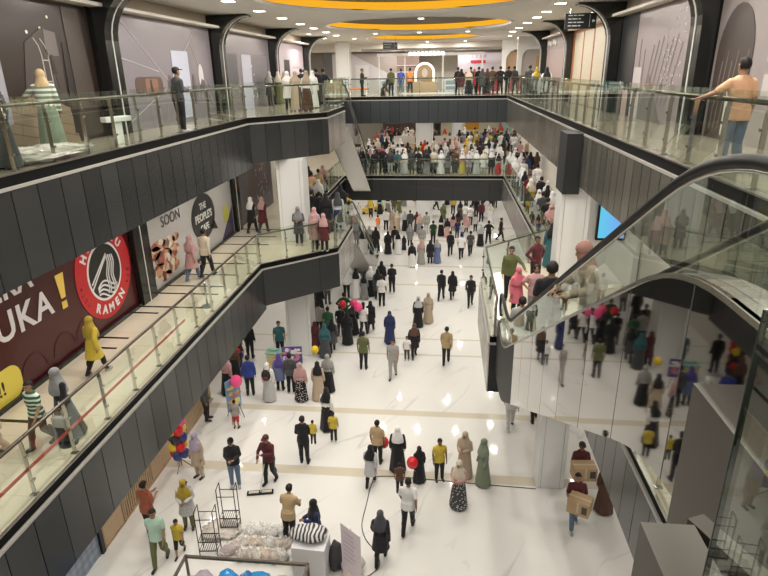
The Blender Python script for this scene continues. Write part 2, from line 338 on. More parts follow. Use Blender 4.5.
edge(L2L,Z2,['fascia','fascia','fascia_bright','fascia','fascia','fascia_far'],out=-1,zfirst=1.82)
edge(L1L,Z1,['fascia','fascia_plain','fascia_bright','fascia','fascia','fascia','fascia_plain'],out=-1,zfirst=1.78)
seamed('fascia_right',(.20,.19,.165),.27,.6,.52,w=.032,dark=.06,var=.3)  # paler base than the left cladding, imitating brighter reflections on this side
edge(L2R,Z2,['fascia_right','fascia'],out=-1)
edge(L1R,Z1,['fascia_bright','fascia_bright','fascia_bright','dark_clad','fascia'],out=-1)
# ---- walls
def wall(name,x0,x1,y0,y1,z0,z1,m='wall_cream'):
    mb=MB(); mb.box(x0,x1,y0,y1,z0,z1); struct(name,mb,m)
wall('wall_left',-9.3,-9.06,0,60,0,3.4); wall('wall_left',-9.3,-9.13,0,31,5,8.4); wall('wall_left',-9.3,-9.05,0,39.6,10,13.6,'bulkhead')
wall('wall_left',-12.4,-12.2,31,64,5,8.4); wall('wall_left',-12.4,-12.2,39.6,64,10,13.6)
wall('wall_right',6.2,6.4,0,60,5,8.4); wall('wall_right',6.0,6.25,0,40,10,13.6,'bulkhead'); wall('wall_right',9.5,9.7,0,60,0,3.4); wall('wall_right',7.5,7.7,40,64,10,13.6)
wall('wall_back',-12.4,8,53,53.2,10,13.6); wall('wall_back',-12.4,8,61,61.2,5,8.4); wall('wall_back',-12.4,10,61,61.2,0,3.4)
# ---- ceiling with three oval coffers
HO=[(-1.4,19.5,4.55,4.8),(-1.4,31.0,4.55,4.75),(-1.5,42.5,4.0,4.5)]
mb=MB(); mb.box(-12.4,-8,-2,64,ZC,ZC+.1); mb.box(5,9,-2,64,ZC,ZC+.1); mb.box(-8,5,-2,13.75,ZC,ZC+.1); mb.box(-8,5,48.25,64,ZC,ZC+.1)
for k,(cx,cy,rx,ry) in enumerate(HO):
    y0=13.75+11.5*k; y1=y0+11.5; n=64; ins=[];outs=[]
    corner=[math.atan2(yy-cy,xx-cx)%(2*PI) for xx in(-8,5) for yy in(y0,y1)]
    angs=sorted([2*PI*i/n for i in range(n)]+corner)
    for a in angs:
        dx,dy=math.cos(a),math.sin(a); t=min([((5 if dx>0 else -8)-cx)/dx if abs(dx)>1e-9 else 1e9,((y1 if dy>0 else y0)-cy)/dy if abs(dy)>1e-9 else 1e9])
        outs.append((cx+dx*t,cy+dy*t,ZC)); q=1/math.sqrt((dx/rx)**2+(dy/ry)**2); ins.append((cx+dx*q,cy+dy*q,ZC))
    K=len(angs); mb.add(outs+ins,[(i,(i+1)%K,K+(i+1)%K,K+i) for i in range(K)])
struct('ceiling',mb,'ceiling_white')
for cx,cy,rx,ry in HO:
    n=64; c=[(cx+rx*math.cos(2*PI*i/n),cy+ry*math.sin(2*PI*i/n)) for i in range(n)]
    mb=MB(); mb.add([(*p,ZC+.10) for p in c]+[(*p,ZC+.34) for p in c],[(i,(i+1)%n,n+(i+1)%n,n+i) for i in range(n)]); struct('trim_5',mb,'cove')
    mb=MB(); mb.prism(c,'z',ZC+.34,ZC+.4); struct('ceiling',mb,'coffer')
    mb=MB(); a=[(cx+(rx)*math.cos(2*PI*i/n),cy+(ry)*math.sin(2*PI*i/n),ZC-.03) for i in range(n)]; b=[(cx+(rx-.12)*math.cos(2*PI*i/n),cy+(ry-.12)*math.sin(2*PI*i/n),ZC-.03) for i in range(n)]
    mb.loft([a,b,[(p[0],p[1],ZC+.06) for p in b],[(p[0],p[1],ZC+.06) for p in a],a],cap=False); struct('trim_6',mb,'ceiling_white')
# a lowered curved bulkhead edge along both sides of the far ceiling
for xs,s in((-8.9,1),(5.9,-1)):
    mb=MB(); mb.box(min(xs,xs+s*.35),max(xs,xs+s*.35),0,39.5,13.12,13.2); struct('trim_7',mb,'wall_cream')
# ---- lamps
LPW=.30
def lamp(x,y,z,power,size,label,grp,col=(1,.95,.87),rect=False,vis=True):
    t=thing('ceiling_light',label,'light',(x,y,z),0,grp)
    mb=MB()
    if rect: mb.box(-size/2,size/2,-size/2,size/2,-.012,-.002); mb2=MB(); mb2.box(-size/2-.03,size/2+.03,-size/2-.03,size/2+.03,-.008,0)
    else:
        n=20; mb.prism([(size/2*math.cos(2*PI*i/n),size/2*math.sin(2*PI*i/n)) for i in range(n)],'z',-.012,-.002)
        mb2=MB(); mb2.prism([((size/2+.03)*math.cos(2*PI*i/n),(size/2+.03)*math.sin(2*PI*i/n)) for i in range(n)],'z',-.008,0)
    mb2.obj('frame','white',t); mb.obj('diffuser','lamp',t)
    ld=bpy.data.lights.new('lamp','AREA'); ld.shape='DISK'; ld.size=size; ld.energy=power*LPW; ld.color=col
    o=bpy.data.objects.new('lamp',ld); COL.objects.link(o); o.parent=t; o.location=(0,0,-.03)
    return t
for i,y in enumerate([3.5,6.7,9.8,13,16.2,19.3,22.5,25.6,28.8,31.7,35,38.2]):
    lamp(-6.72,y,ZC,260,.34,'square recessed downlight in the row over the left top-floor walkway','downlights over the left top walkway',rect=True)
for i,y in enumerate([3.5,6.7,9.8,13,16.2,19.5,22.7,25.7,28.3,31.5,35,38.2]):
    lamp(3.87,y,ZC,260,.34,'square recessed downlight in the row over the right top-floor walkway','downlights over the right top walkway',rect=True)
for x,y in((-4.1,27.4),(-3.9,30.3),(-1.3,31.8),(1.6,29.5),(1.1,31.6),(-1.4,17),(-3.6,18.5),(.9,18.5),(-1.4,21.5),(-3.4,42),(.6,42)):
    lamp(x,y,ZC+.34,520,.3,'round downlight set up inside a yellow-lit ceiling coffer','downlights inside the oval coffers')
for x,y in((-4.2,37.2),(-1.6,37),(1.2,37.1),(-6.2,42.3),(-8,36.3),(-8,41),(1.4,48.9),(4.2,43),(-1.5,49),(-4.3,49),(-7.5,47),(5.8,47),(-10.5,45)):
    lamp(x,y,ZC,300,.24,'small round downlight in the white ceiling above the far bridge','downlights over the far hall')
for x,y in((-4.5,11.5),(-1.5,11.5),(1.5,11.5),(-4.5,5),(-1.5,5),(1.5,5),(-4.5,1),(-1.5,-1.5),(2,1)):  # fill lamps added out of view, above and behind the camera
    lamp(x,y,ZC,520 if y>6 else 260,.34,'square fill downlight added out of view in the near white ceiling','added fill lights in the near ceiling',rect=True)
# unseen fill lamps added under the slabs to brighten the floors below
for z,xs in ((8.38,(-7.9,5.0)),(3.38,(-7.9,5.2))):
    for x in xs:
        for y in (3,6.2,9.4,12.6,15.8,19,22.2,25.4,28.6,31.8,35):
            lamp(x,y,z,70,.22,'round fill downlight added unseen under the %s walkway, %s side'%('top-floor' if z>5 else 'first-floor','left' if x<0 else 'right'),'added fill lights under the %s %s walkway'%('top' if z>5 else 'first','left' if x<0 else 'right'))
    for x in (-9,-5.5,-2,1.5,5):
        for y in (41,45,49.5,54.5):
            lamp(x,y,z,150,.3,'round fill downlight added unseen under the far %s slab'%('top-floor' if z>5 else 'first-floor'),'added fill lights under the far %s slab'%('top' if z>5 else 'first'))
# ---- columns
def column(x0,x1,y0,y1,z0,z1):
    mb=MB(); mb.rbox(x0,x1,y0,y1,z0,z1,.03); struct('column',mb,'column_white')
    mb=MB(); 
    for x in(x0+.12,x1-.12): mb.box(x-.006,x+.006,y0-.004,y0,z0,z1)
    struct('trim_8',mb,'trim_steel')
column(-6.55,-5.5,22.15,23.15,0,3.35); column(-6.6,-5.55,22.6,23.6,5,8.35)
column(2.86,3.64,14.3,15.1,0,3.4); column(3.39,4.25,17.2,18.0,5,8.3)
mb=MB(); mb.box(3.38,3.84,17.0,18.1,8.12,9.80); struct('trim_9',mb,'dark_clad')
for x in(-2.3,): column(x,x+1.35,47.5,48.8,5,8.4); column(x-.05,x+1.4,47.5,48.8,0,3.4)
column(.6,1.5,52,52.9,5,8.4); column(-8.2,-7.2,46,47,10,13.6); column(-1.9,-.7,51.5,52.6,12.6,13.6)
# ---- glass railings
def railing(p0,p1,z,label,group=None,h=1.06,gl=1.2,n=None,posts=True,inset=.1):
    a,b=Vector(p0),Vector(p1); d=b-a; ln=d.length; ang=math.atan2(d.y,d.x); n=n or max(1,round(ln/1.1))
    t=thing('glass_railing',label,'railing',(a.x,a.y,z),ang,group)
    mb=MB(); mb.tube([(0,inset+.03,h),(ln,inset+.03,h)],.033,8); mb.obj('handrail','rail_steel',t,True)
    pm=None; gm=None; w=ln/n
    for i in range(n):
        if gm is None:
            g=MB(); g.box(.012,w-.012,inset-.042,inset-.030,.03,gl); gm=g.mesh('glass_panel','glass_green')
        link('glass_panel',gm,t,(i*w,0,0))
    if posts:
        for i in range(n+1):
            if pm is None:
                q=MB(); prof=[(inset-.02,0),(inset+.045,0),(inset+.045,.86),(inset+.06,.97),(inset+.06,h-.02),(inset,h-.02),(inset-.015,.96),(inset-.02,.86)]
                q.prism(prof,'x',-.011,.011)
                for zz in(.28,.74): q.box(-.05,.05,inset-.035,inset-.012,zz-.02,zz+.02)
                q.box(-.05,.05,inset-.05,inset+.08,0,.012); pm=q.mesh('post','steel')
            link('post',pm,t,(i*w,0,0))
    return t
railing((-7.15,.5),(-7.15,21.4),Z2,'long glass railing of the left top-floor walkway beside the brown shopfront')
railing((-7.15,21.4),(-4.75,24.15),Z2,'short angled glass railing at the left top-floor corner above the escalator')
railing((-4.75,24.15),(-4.75,28.4),Z2,'short glass railing beside the head of the left top escalator')
railing((-6.05,28.6),(-6.05,38.9),Z2,'glass railing of the left top-floor walkway behind the escalator')
railing((-6.05,38.9),(3.85,38.9),Z2,'glass railing along the far top-floor bridge',gl=1.12)
railing((3.85,38.9),(3.85,4.6),Z2,'long glass railing of the right top-floor walkway by the shutters')
railing((-6.55,.5),(-6.55,19.65),Z1,'long glass railing of the left first-floor walkway opposite the red sign',gl=1.0)
railing((-6.55,19.65),(-4.13,21.9),Z1,'short angled glass railing at the left first-floor corner by the white column')
railing((-4.13,21.9),(-4.13,25.6),Z1,'short glass railing beside the head of the left lower escalator')
railing((-6.62,25.6),(-6.62,38.7),Z1,'glass railing of the left first-floor walkway behind the white column')
railing((-5.3,38.7),(3.85,38.7),Z1,'glass railing of the far first-floor bridge in front of the crowd',gl=1.12)
railing((3.85,38.7),(3.85,21.2),Z1,'glass railing of the right first-floor walkway beside the crowd')
railing((3.85,21.2),(1.28,18.6),Z1,'angled glass railing at the far end of the right first-floor landing')
railing((1.28,18.6),(1.28,14.0),Z1,'glass railing along the void side of the right first-floor landing')
railing((3.5,13.9),(3.5,1.5),Z1,'glass railing of the near right first-floor walkway under the escalator')
# ---- pilasters: dark ribs which sweep out under the ceiling
def rib(y,side,name='pilaster'):
    x=-9.05 if side<0 else 6.0; s=1 if side<0 else -1
    pts=[(0,10),(.42,10),(.42,12.35)]+[(.42+1.15*(1-math.cos(a)),12.35+1.19*math.sin(a)) for a in [R(10*k) for k in range(1,10)]]+[(1.57,13.57),(0,13.57)]
    t=thing('pilaster','dark curved pilaster on the %s top-floor wall, %s'%('left' if side<0 else 'right',['nearest the camera','second from the camera','third from the camera','farthest from the camera'][int((y-13)//7.8)]),'pilaster',(x,y,0))
    mb=MB(); mb.prism([(s*a,b) for a,b in pts],'y',-.33,.33); mb.obj('rib','pilaster',t)
    line=[(.43,10),(.43,12.35)]+[(.43+1.14*(1-math.cos(a)),12.35+1.19*math.sin(a)) for a in [R(10*k) for k in range(1,10)]]
    mb=MB(); mb.tube([(s*a,0,b) for a,b in line],.018,6); mb.obj('light_strip','white_line',t)
for y,y2 in((15.6,15.0),(23.6,22.7),(31.4,30.4),(39,38.2)): rib(y,-1); rib(y2,1)
# ---- printed hoardings.  local X runs to the right of a viewer, front faces -Y
def board(name,label,cat,x,y,rz,w,z0,z1,col,rough=.4,m=None,group=None):
    t=thing(name,label,cat,(x,y,z0),rz,group); mb=MB(); mb.box(0,w,0,.05,0,z1-z0); mb.obj('panel',m or flat(col,rough),t); return t
def poly(t,name,pts,col,y=-.004,th=.006,rough=.4,m=None):
    mb=MB(); mb.prism(pts,'y',y-th,y); return mb.obj(name,m or flat(col,rough),t)
def line(mb,x0,z0,x1,z1,w,y=-.006):
    d=Vector((x1-x0,z1-z0)); n=Vector((-d.y,d.x)).normalized()*w/2
    mb.prism([(x0+n.x,z0+n.y),(x1+n.x,z1+n.y),(x1-n.x,z1-n.y),(x0-n.x,z0-n.y)],'y',y-.004,y)
LW=PI/2; RW=-PI/2
# left, top floor
t=board('shopfront_print','large dark brown printed shopfront with wooden floor, behind the nearest left railing','hoarding',-8.95,4,LW,11.15,10,13.1,(.022,.013,.010),.3)
P=planks('print_planks',(.20,.145,.095),(.23,.165,.11),(R(90),0,R(-12)),.22)
poly(t,'wood_floor',[(0,0),(9.95,0),(9.75,.8),(8.9,1.12),(7.5,1.05),(5.5,.8),(0,.5)],None,m=P)
poly(t,'marble_pier',[(10.15,.1),(11.0,.1),(10.75,3.05),(10.1,3.05)],(.058,.042,.036),-.006)
poly(t,'dark_pier',[(9.78,.2),(10.12,.2),(10.08,2.25),(9.9,2.25)],(.014,.009,.008),-.006)
poly(t,'grey_wall',[(8.3,1.1),(9.75,.9),(9.75,2.3),(9.3,2.55),(8.6,2.2)],(.05,.036,.032),-.006); poly(t,'white_cabinet',[(9.25,1.95),(9.7,1.95),(9.7,2.45),(9.3,2.5)],(.14,.12,.11),-.012)
poly(t,'lit_opening',[(7.0,.4),(7.75,.6),(7.75,2.2),(7.0,2.4)],(.30,.29,.34),-.006)
mb=MB()
for k,x in enumerate((8.95,9.17)):
    p=[(x-.05,2.3),(x+.08,2.15),(x+.13,1.95),(x+.13,1.6),(x+.14,1.25),(x+.18,.9)]
    for a,b in zip(p,p[1:]): line(mb,*a,*b,.028,-.014)
for z in(1.85,1.4,1.15): line(mb,9.08,z,9.32,z,.026,-.014)
mb.obj('ladder',flat((.42,.38,.35)),t)
mb=MB(); disc(mb,9.42,1.92,.05,.06,-.02,-.014,10); mb.prism([(9.36,1.55),(9.52,1.55),(9.47,1.86),(9.38,1.86)],'y',-.02,-.014); line(mb,9.45,1.5,9.5,1.25,.02,-.016); mb.obj('clothes_rail',flat((.02,.015,.014)),t)
mb=MB()
for x,z in((9.53,2.76),(9.21,2.51),(8.74,2.41)): disc(mb,x,z,.04,.035,-.012,-.005,12)
mb.obj('spot',flat((.8,.72,.6)),t)
t=board('hoarding','lilac grey printed hoarding with white lines between the first two left pilasters','hoarding',-8.95,16.05,LW,7.1,10,13.1,(.235,.21,.235),.25)
mb=MB(); line(mb,.6,3,3.4,1.2,.035); line(mb,.2,2.0,2.6,1.6,.03); line(mb,3.5,1.4,5.6,2.9,.035); line(mb,.3,.2,3,1.1,.03); line(mb,5.2,2.6,6.9,.4,.03); line(mb,.3,1.0,6.8,1.0,.02); mb.obj('white_line',flat((.42,.39,.41)),t)
poly(t,'white_door',[(3.6,.1),(4.9,.1),(4.9,2.25),(3.6,2.25)],(.52,.54,.66),-.006); 
def rr(x0,x1,z0,z1,r): return [(x1-r+r*math.cos(a),z1-r+r*math.sin(a)) for a in [R(15*k) for k in range(7)]]+[(x0+r+r*math.cos(a),z1-r+r*math.sin(a)) for a in [R(90+15*k) for k in range(7)]]+[(x0+r+r*math.cos(a),z0+r+r*math.sin(a)) for a in [R(180+15*k) for k in range(7)]]+[(x1-r+r*math.cos(a),z0+r+r*math.sin(a)) for a in [R(270+15*k) for k in range(7)]]
poly(t,'round_window',rr(1.0,2.75,.9,1.45,.2),(.10,.055,.045),-.006); poly(t,'window_glow',rr(1.6,2.4,1.0,1.4,.05),(.24,.12,.075),-.012)
mb=MB(); disc(mb,1.95,1.32,.05,.06,-.022,-.014); mb.prism([(1.86,1.0),(2.06,1.0),(2.0,1.28),(1.91,1.28)],'y',-.022,-.014); mb.obj('window_figure',flat((.03,.02,.02)),t)
mb=MB(); disc(mb,5.9,1.45,.22,.4,-.012,-.006); mb.obj('oval_mirror',flat((.62,.58,.6)),t); mb=MB(); mb.prism([(5.6,.9),(6.3,.9),(6.2,1.25),(5.9,1.35)],'y',-.02,-.013); disc(mb,3.3,1.1,.15,.4,-.02,-.013); disc(mb,5.2,1.0,.12,.5,-.02,-.013); mb.obj('print_figure',flat((.12,.09,.09)),t)
t=board('hoarding','grey lilac printed hoarding with dark square behind the group of headscarves','hoarding',-8.95,24.05,LW,6.95,10,13.1,(.22,.195,.215),.25)
poly(t,'dark_square',[(.3,1.0),(2.0,1.0),(2.0,2.3),(.3,2.3)],(.085,.08,.09),-.006); poly(t,'white_panel',[(2.6,0),(3.9,0),(3.9,2.3),(2.6,2.3)],(.46,.47,.56),-.006); poly(t,'grey_panel',[(3.9,.6),(6.4,.6),(6.4,2.3),(3.9,2.3)],(.15,.135,.145),-.006)
mb=MB()
for k in range(26): x,z=3+random.random()*1.5,.4+random.random()*1.5; disc(mb,x,z,.07,.06,-.02,-.014,8)
mb.obj('flower_print',flat((.5,.5,.55)),t)
t=board('hoarding','pale pink hoarding with black doorway on the left top-floor wall','hoarding',-8.95,31.85,LW,6.7,10,13.05,(.50,.42,.47),.35)
poly(t,'black_doorway',[(2.0,0),(3.2,0),(3.2,2.2),(2.0,2.2)],(.02,.02,.022),-.006)
mb=MB()
for r in range(2):
    for k in range(5): mb.box(4+.35*k,4.2+.35*k,-.012,-.005,1.75-.35*r,1.85-.35*r)
mb.obj('print_line',flat((.35,.3,.34)),t)
# right, top floor (local X runs toward the camera)
def rboard(name,label,cat,y_far,y_near,z0,z1,col,rough=.35,m=None): return board(name,label,cat,5.93,y_far,RW,y_far-y_near,z0,z1,col,rough,m)
t=rboard('hoarding','mauve grey hoarding printed with slanted dark strokes on the right top-floor wall','hoarding',20.5,15.4,10,13.1,(.27,.225,.235))
mb=MB()
for k in range(7): line(mb,1.2+.33*k,.5,1.75+.36*k,2.1+.1*(k%3),.05)
line(mb,.55,.1,.5,2.3,.08); line(mb,1.0,.1,.95,2.0,.05); mb.obj('dark_stroke',flat((.2,.165,.165)),t)
poly(t,'reflection_wedge',[(.9,0),(3.0,0),(1.6,1.3)],(.17,.15,.145),-.014); poly(t,'pale_panel',[(.1,0),(.95,0),(.85,1.5),(.1,1.5)],(.5,.45,.45),-.006)  # the dark triangle is a reflection painted onto the board
mb=MB()
for k in range(60): x,z=2.6+random.random()*1.5,1.0+random.random()*1.9; disc(mb,x,z,.03,.03,-.012,-.005,6)
mb.obj('speckle',flat((.6,.56,.54)),t)
t=rboard('hoarding','black hoarding beside the roller shutter on the right top-floor wall','hoarding',22.3,20.55,10,13.1,(.018,.018,.02))
mb=MB(); disc(mb,.5,1.0,.07,.07,-.012,-.003,12); mb.obj('white_dot',flat((.7,.7,.7)),t)
poly(t,'pink_poster',[(.9,0),(1.5,0),(1.5,.85),(.9,.85)],(.55,.4,.38),-.006)
t=rboard('hoarding','grey hoarding with tall brown arch behind the peach-shirted man','hoarding',14.6,4,10,13.1,(.28,.24,.235))
arch=[(.15,0),(1.75,0),(1.75,1.7)]+[(.95+.8*math.cos(a),1.7+1.0*math.sin(a)) for a in [R(15*k) for k in range(1,12)]]+[(.15,1.7)]
poly(t,'brown_arch',arch,(.052,.037,.032),-.006)
mb=MB()
for k in range(6): line(mb,.35+.2*k,.2,.5+.22*k,1.6+.2*(k%2),.025,-.014)
mb.obj('arch_stroke',flat((.24,.19,.17)),t); poly(t,'pale_door',[(.95,.1),(1.45,.1),(1.45,1.25),(.95,1.25)],(.52,.49,.47),-.02)
for k in range(9):
    x=2.3+.75*(k%3); z=.9+.62*(k//3); mb=MB(); mb.prism([(x,z),(x+.6,z),(x+.6,z+.5),(x,z+.5)],'y',-.012,-.005); mb.obj('picture_frame',flat((.30,.26,.25)),t); mb=MB(); mb.prism([(x+.06,z+.06),(x+.54,z+.06),(x+.54,z+.44),(x+.06,z+.44)],'y',-.018,-.013); mb.obj('picture',flat((.48,.43,.42)),t)
# roller shutter
t=thing('roller_shutter','cream roller shutter in an orange wooden frame on the right top-floor wall','shutter',(5.93,30.0,10),RW)
mb=MB()
for x in(.1,2.0,3.9): mb.box(x,x+1.8,-.02,.03,0,3.0)
mb.obj('slats',None or seamed('shutter_slats',(.62,.55,.43),.4,.2,20),t)
mb=MB()
for k in range(38):
    for x in(.1,2.0,3.9): mb.box(x+.03,x+1.77,-.035,-.02,.03+.078*k,.085+.078*k)
mb.obj('slat',flat((.70,.63,.5),.35,.2),t)
mb=MB(); mb.box(-.1,.1,-.08,.05,0,3.1); mb.box(-.1,5.9,-.08,.05,3.0,3.12); mb.box(1.9,2.0,-.05,.03,0,3); mb.box(3.8,3.9,-.05,.03,0,3); mb.obj('frame',flat((.42,.15,.05),.4),t)
t=thing('roller_shutter','grey pink folding shutter beyond the third right pilaster','shutter',(5.93,38.4,10),RW)
mb=MB()
for k in range(12): mb.box(.1+.5*k,.56+.5*k,-.03,.03,0,2.5)
mb.obj('leaf',flat((.40,.31,.29),.4),t); mb=MB(); mb.box(0,6.2,-.05,.03,2.5,3.1); mb.obj('header',flat((.30,.25,.24)),t)
for k,(x,z) in enumerate(((1.4,2.85),(2.1,2.8),(2.9,2.85),(3.6,2.8))):
    mb=MB(); mb.ell((x,-.08,z),(.3,.05,.16),10,6); mb.obj('emblem',flat((.66,.63,.6)),t,True)
# white arches further along
for i,(x0,y,lab) in enumerate(((4.6,41.5,'white shop arch nearest the folding shutter on the far right'),(4.0,46,'white shop arch second along on the far right'))):
    t=thing('shop_arch',lab,'arch',(x0,y,10),0); mb=MB(); o=[(0,0),(.3,0),(.3,2.1)]+[(1.1-.8*math.cos(a),2.1+.75*math.sin(a)) for a in [R(15*k) for k in range(1,12)]]+[(1.9,2.1),(1.9,0),(2.7,0),(2.7,3.5),(0,3.5)]
    mb.prism(o,'y',0,.35); mb.obj('arch_wall','white',t); mb=MB(); mb.box(.35,1.85,.3,.34,0,2.7); mb.obj('inner_panel',flat((.42,.27,.17) if i else (.5,.45,.42)),t)
    mb=MB(); mb.box(1.25,1.4,.25,.3,0,2.3); mb.obj('door_strip',flat((.6,.33,.1)),t)
# hanging signs
def hang(name,label,x,y,w,h,z,rows):
    t=thing(name,label,'sign',(x,y,z),0); mb=MB(); mb.rbox(0,w,0,.08,0,h,.01); mb.obj('panel',flat((.012,.014,.014),.3),t)
    mb=MB()
    for k in(.15,.85): mb.tube([(w*k,.04,h),(w*k,.04,ZC-z)],.012,6)
    mb.obj('rod','steel',t)
    mb=MB()
    for r in range(rows):
        zz=h-(r+.75)*h/(rows+.5); x=w*.1
        for L_ in ((.10,.16,.08) if r%2 else (.14,.09,.2)): mb.box(x,x+w*L_,-.006,0,zz,zz+h*.06); x+=w*(L_+.03)
    mb.box(w*.78,w*.79,-.006,0,h*.1,h*.9)
    mb.prism([(w*.86,h*.5),(w*.90,h*.62),(w*.90,h*.54),(w*.95,h*.54),(w*.95,h*.46),(w*.90,h*.46),(w*.90,h*.38)],'y',-.006,0); mb.obj('lettering',flat((.6,.6,.58)),t)
hang('hanging_sign','black hanging direction sign by the right top-floor shutters',4.3,24,1.12,.52,12.86,4)
hang('hanging_sign','small black hanging sign left of centre above the far bridge',-4.15,41,.95,.42,12.85,2)
# ---- left wall, first floor
def curved(mb,txt,cx,cz,r,a_mid,da,size,y,inward=False):
    n=len(txt)
    for i,ch in enumerate(txt):
        a=a_mid+(i-(n-1)/2)*(da if inward else -da)
        x,z=cx+r*math.cos(a),cz+r*math.sin(a); rot=a-PI/2 if not inward else a+PI/2
        put_text(mb,ch,x,z,size,y,rot,bold=.012*size/.3)
t=board('sign_board','huge maroon restaurant hoarding with white lettering and red round emblem','sign',-9.05,3,LW,12.45,5,8.3,(.055,.005,.007),.3)
mb=MB(); put_text(mb,'BUKA',7.6,1.33,.86,-.012,bold=.016,spacing=1.1); put_text(mb,'SEGERA',7.0,2.17,.7,-.012,bold=.02,spacing=1.1); mb.obj('lettering',flat((.78,.75,.76)),t)
mb=MB(); mb.prism([(9.12,1.52),(9.28,1.52),(9.36,2.12),(9.05,2.12)],'y',-.016,-.004); mb.prism([(9.1,1.26),(9.29,1.26),(9.29,1.44),(9.1,1.44)],'y',-.016,-.004); mb.obj('exclamation_mark',flat((.82,.58,.12)),t)
CX,CZ=11.03,1.58
mb=MB(); disc(mb,CX,CZ,1.29,1.29,-.014,-.004,64); em=mb.obj('round_emblem',flat((.50,.018,.025)),t)
mb=MB(); disc(mb,CX,CZ,.80,.80,-.02,-.014,56); mb.obj('white_ring',flat((.8,.78,.78)),em)
mb=MB(); disc(mb,CX,CZ,.73,.73,-.026,-.02,56); mb.obj('black_disc',flat((.012,.012,.013)),em)
mb=MB()
for k in range(4):
    w=[(CX+.12+.09*k-.16*(j/10)**2*(1 if k<2 else .3)+.05*math.sin(j*.9),CZ+.42-.105*j-(.02*k)) for j in range(11)]
    for j in range(10): line(mb,*w[j],*w[j+1],.045,-.028)
for k in range(2): line(mb,CX-.68,CZ-.18-.13*k,CX+.15,CZ+.45-.05*k,.05,-.028)
for k in range(4):
    w=[(CX-.45+.1*j,CZ-.36-.1*k+.13*math.sin(j*.55+.4*k)) for j in range(10 if k<2 else 8)]
    for j in range(len(w)-1):
        if (w[j][0]-CX)**2+(w[j][1]-CZ)**2<.5: line(mb,*w[j],*w[j+1],.05,-.028)
mb.obj('noodle_drawing',flat((.8,.78,.78)),em)
mb=MB(); curved(mb,'HARAKU',CX,CZ,.89,R(90),R(22),.33,-.02); curved(mb,'RAMEN',CX,CZ,1.15,R(-90),R(17),.33,-.02,True); mb.obj('lettering',flat((.8,.77,.77)),em)
mb=MB()
for a0 in(200,340):
    for k in range(4):
        a=R(a0+(k-1.5)*9); put_text(mb,'ラーメン'[k] if False else '=7Z/'[k],CX+1.08*math.cos(a),CZ+1.08*math.sin(a),.16,-.02,a-PI/2)
mb.obj('small_lettering',flat((.06,.012,.014)),em)
bub=rr(3.2,7.35,.05,.80,.3)+[]
bb=poly(t,'speech_bubble',bub,(.72,.60,.09),-.006); mb=MB(); put_text(mb,'TASTE IT!!',5.9,.28,.42,-.014,bold=.008); mb.obj('lettering',flat((.03,.02,.015)),bb)
mb=MB()
for k in range(14):
    a=R(180-15*k); 
for x0 in(7.6,8.7,9.6):
    p=[(x0+.42*math.cos(a)+.2,.28+.42*math.sin(a)) for a in [R(180-18*k) for k in range(11)]]
    for j in range(10): line(mb,*p[j],*p[j+1],.06,-.008)
mb.obj('dark_swirl',flat((.06,.008,.01)),t)
t=thing('pilaster','grey wall pilaster with white line between the maroon sign and the cafe hoarding','pilaster',(-9.05,15.85,5)); mb=MB(); mb.box(0,.16,-.38,.48,0,3.35); mb.obj('rib','pilaster',t); mb=MB(); mb.box(.16,.175,.0,.03,0,3.35); mb.obj('light_strip','white_line',t)
t=thing('pilaster','grey wall pilaster at the far end of the cafe hoarding','pilaster',(-9.05,24.3,5)); mb=MB(); mb.box(0,.16,-.32,.32,0,3.35); mb.obj('rib','pilaster',t); mb=MB(); mb.box(.16,.175,-.1,-.07,0,3.35); mb.obj('light_strip','white_line',t)
t=board('sign_board','pale cafe hoarding with black speech bubble and food photograph','sign',-9.05,16.35,LW,7.6,5,8.3,(.50,.485,.475),.35)
mb=MB(); put_text(mb,'COMING',1.6,2.5,.5,-.012); put_text(mb,'SOON',1.85,1.88,.5,-.012); mb.obj('lettering',flat((.035,.035,.035)),t)
BX,BZ=4.5,1.45; b=MB(); disc(b,BX,BZ,1.1,.86,-.014,-.004,48); b.prism([(BX+.55,BZ-.62),(BX+1.25,BZ-.78),(BX+.95,BZ-.3)],'y',-.014,-.004); bo=b.obj('speech_bubble',flat((.035,.037,.04)),t)
mb=MB(); put_text(mb,'THE',BX,BZ+.3,.34,-.02,bold=.006); put_text(mb,"PEOPLE'S",BX,BZ-.12,.40,-.02,bold=.01); put_text(mb,'CAFE',BX,BZ-.52,.34,-.02,bold=.006); mb.obj('lettering',flat((.78,.77,.75)),bo)
mb=MB()
for cx,cz,rx,rz in((.75,1.4,.5,.16),(1.5,1.3,.45,.22),(.5,1.2,.35,.22),(1.0,.95,.6,.25),(1.8,.95,.4,.22),(.6,.6,.45,.22),(1.5,.5,.55,.25),(2.0,1.35,.25,.14),(1.0,.3,.4,.15)): disc(mb,cx,cz,rx,rz,-.012,-.004,20)
mb.obj('food_photo','food_print',t)
poly(t,'yellow_square',[(6.5,.7),(7.15,.7),(7.15,1.35),(6.5,1.35)],(.50,.47,.10),-.006); poly(t,'navy_wedge',[(6.0,0),(7.5,0),(7.5,1.2)],(.06,.05,.10),-.006)
t=board('hoarding','dark purple printed hoarding with plants and red spots behind the white column','hoarding',-9.05,24.7,LW,5.4,5,8.3,(.085,.07,.085),.35)
mb=MB()
for k in range(50): x,z=.8+random.random()*4.2,.6+random.random()*1.9; disc(mb,x,z,.09,.13,-.012,-.004,7)
mb.obj('leaf_print',flat((.11,.13,.09)),t); mb=MB()
for k in range(40): x,z=1.6+random.random()*3.4,.9+random.random()*1.5; disc(mb,x,z,.07,.09,-.02,-.013,7)
mb.obj('red_print',flat((.24,.075,.09)),t); mb=MB()
for k in range(25): x,z=2.6+random.random()*2.2,.5+random.random()*1.9; disc(mb,x,z,.07,.07,-.028,-.021,7)
mb.obj('pale_print',flat((.4,.36,.36)),t)
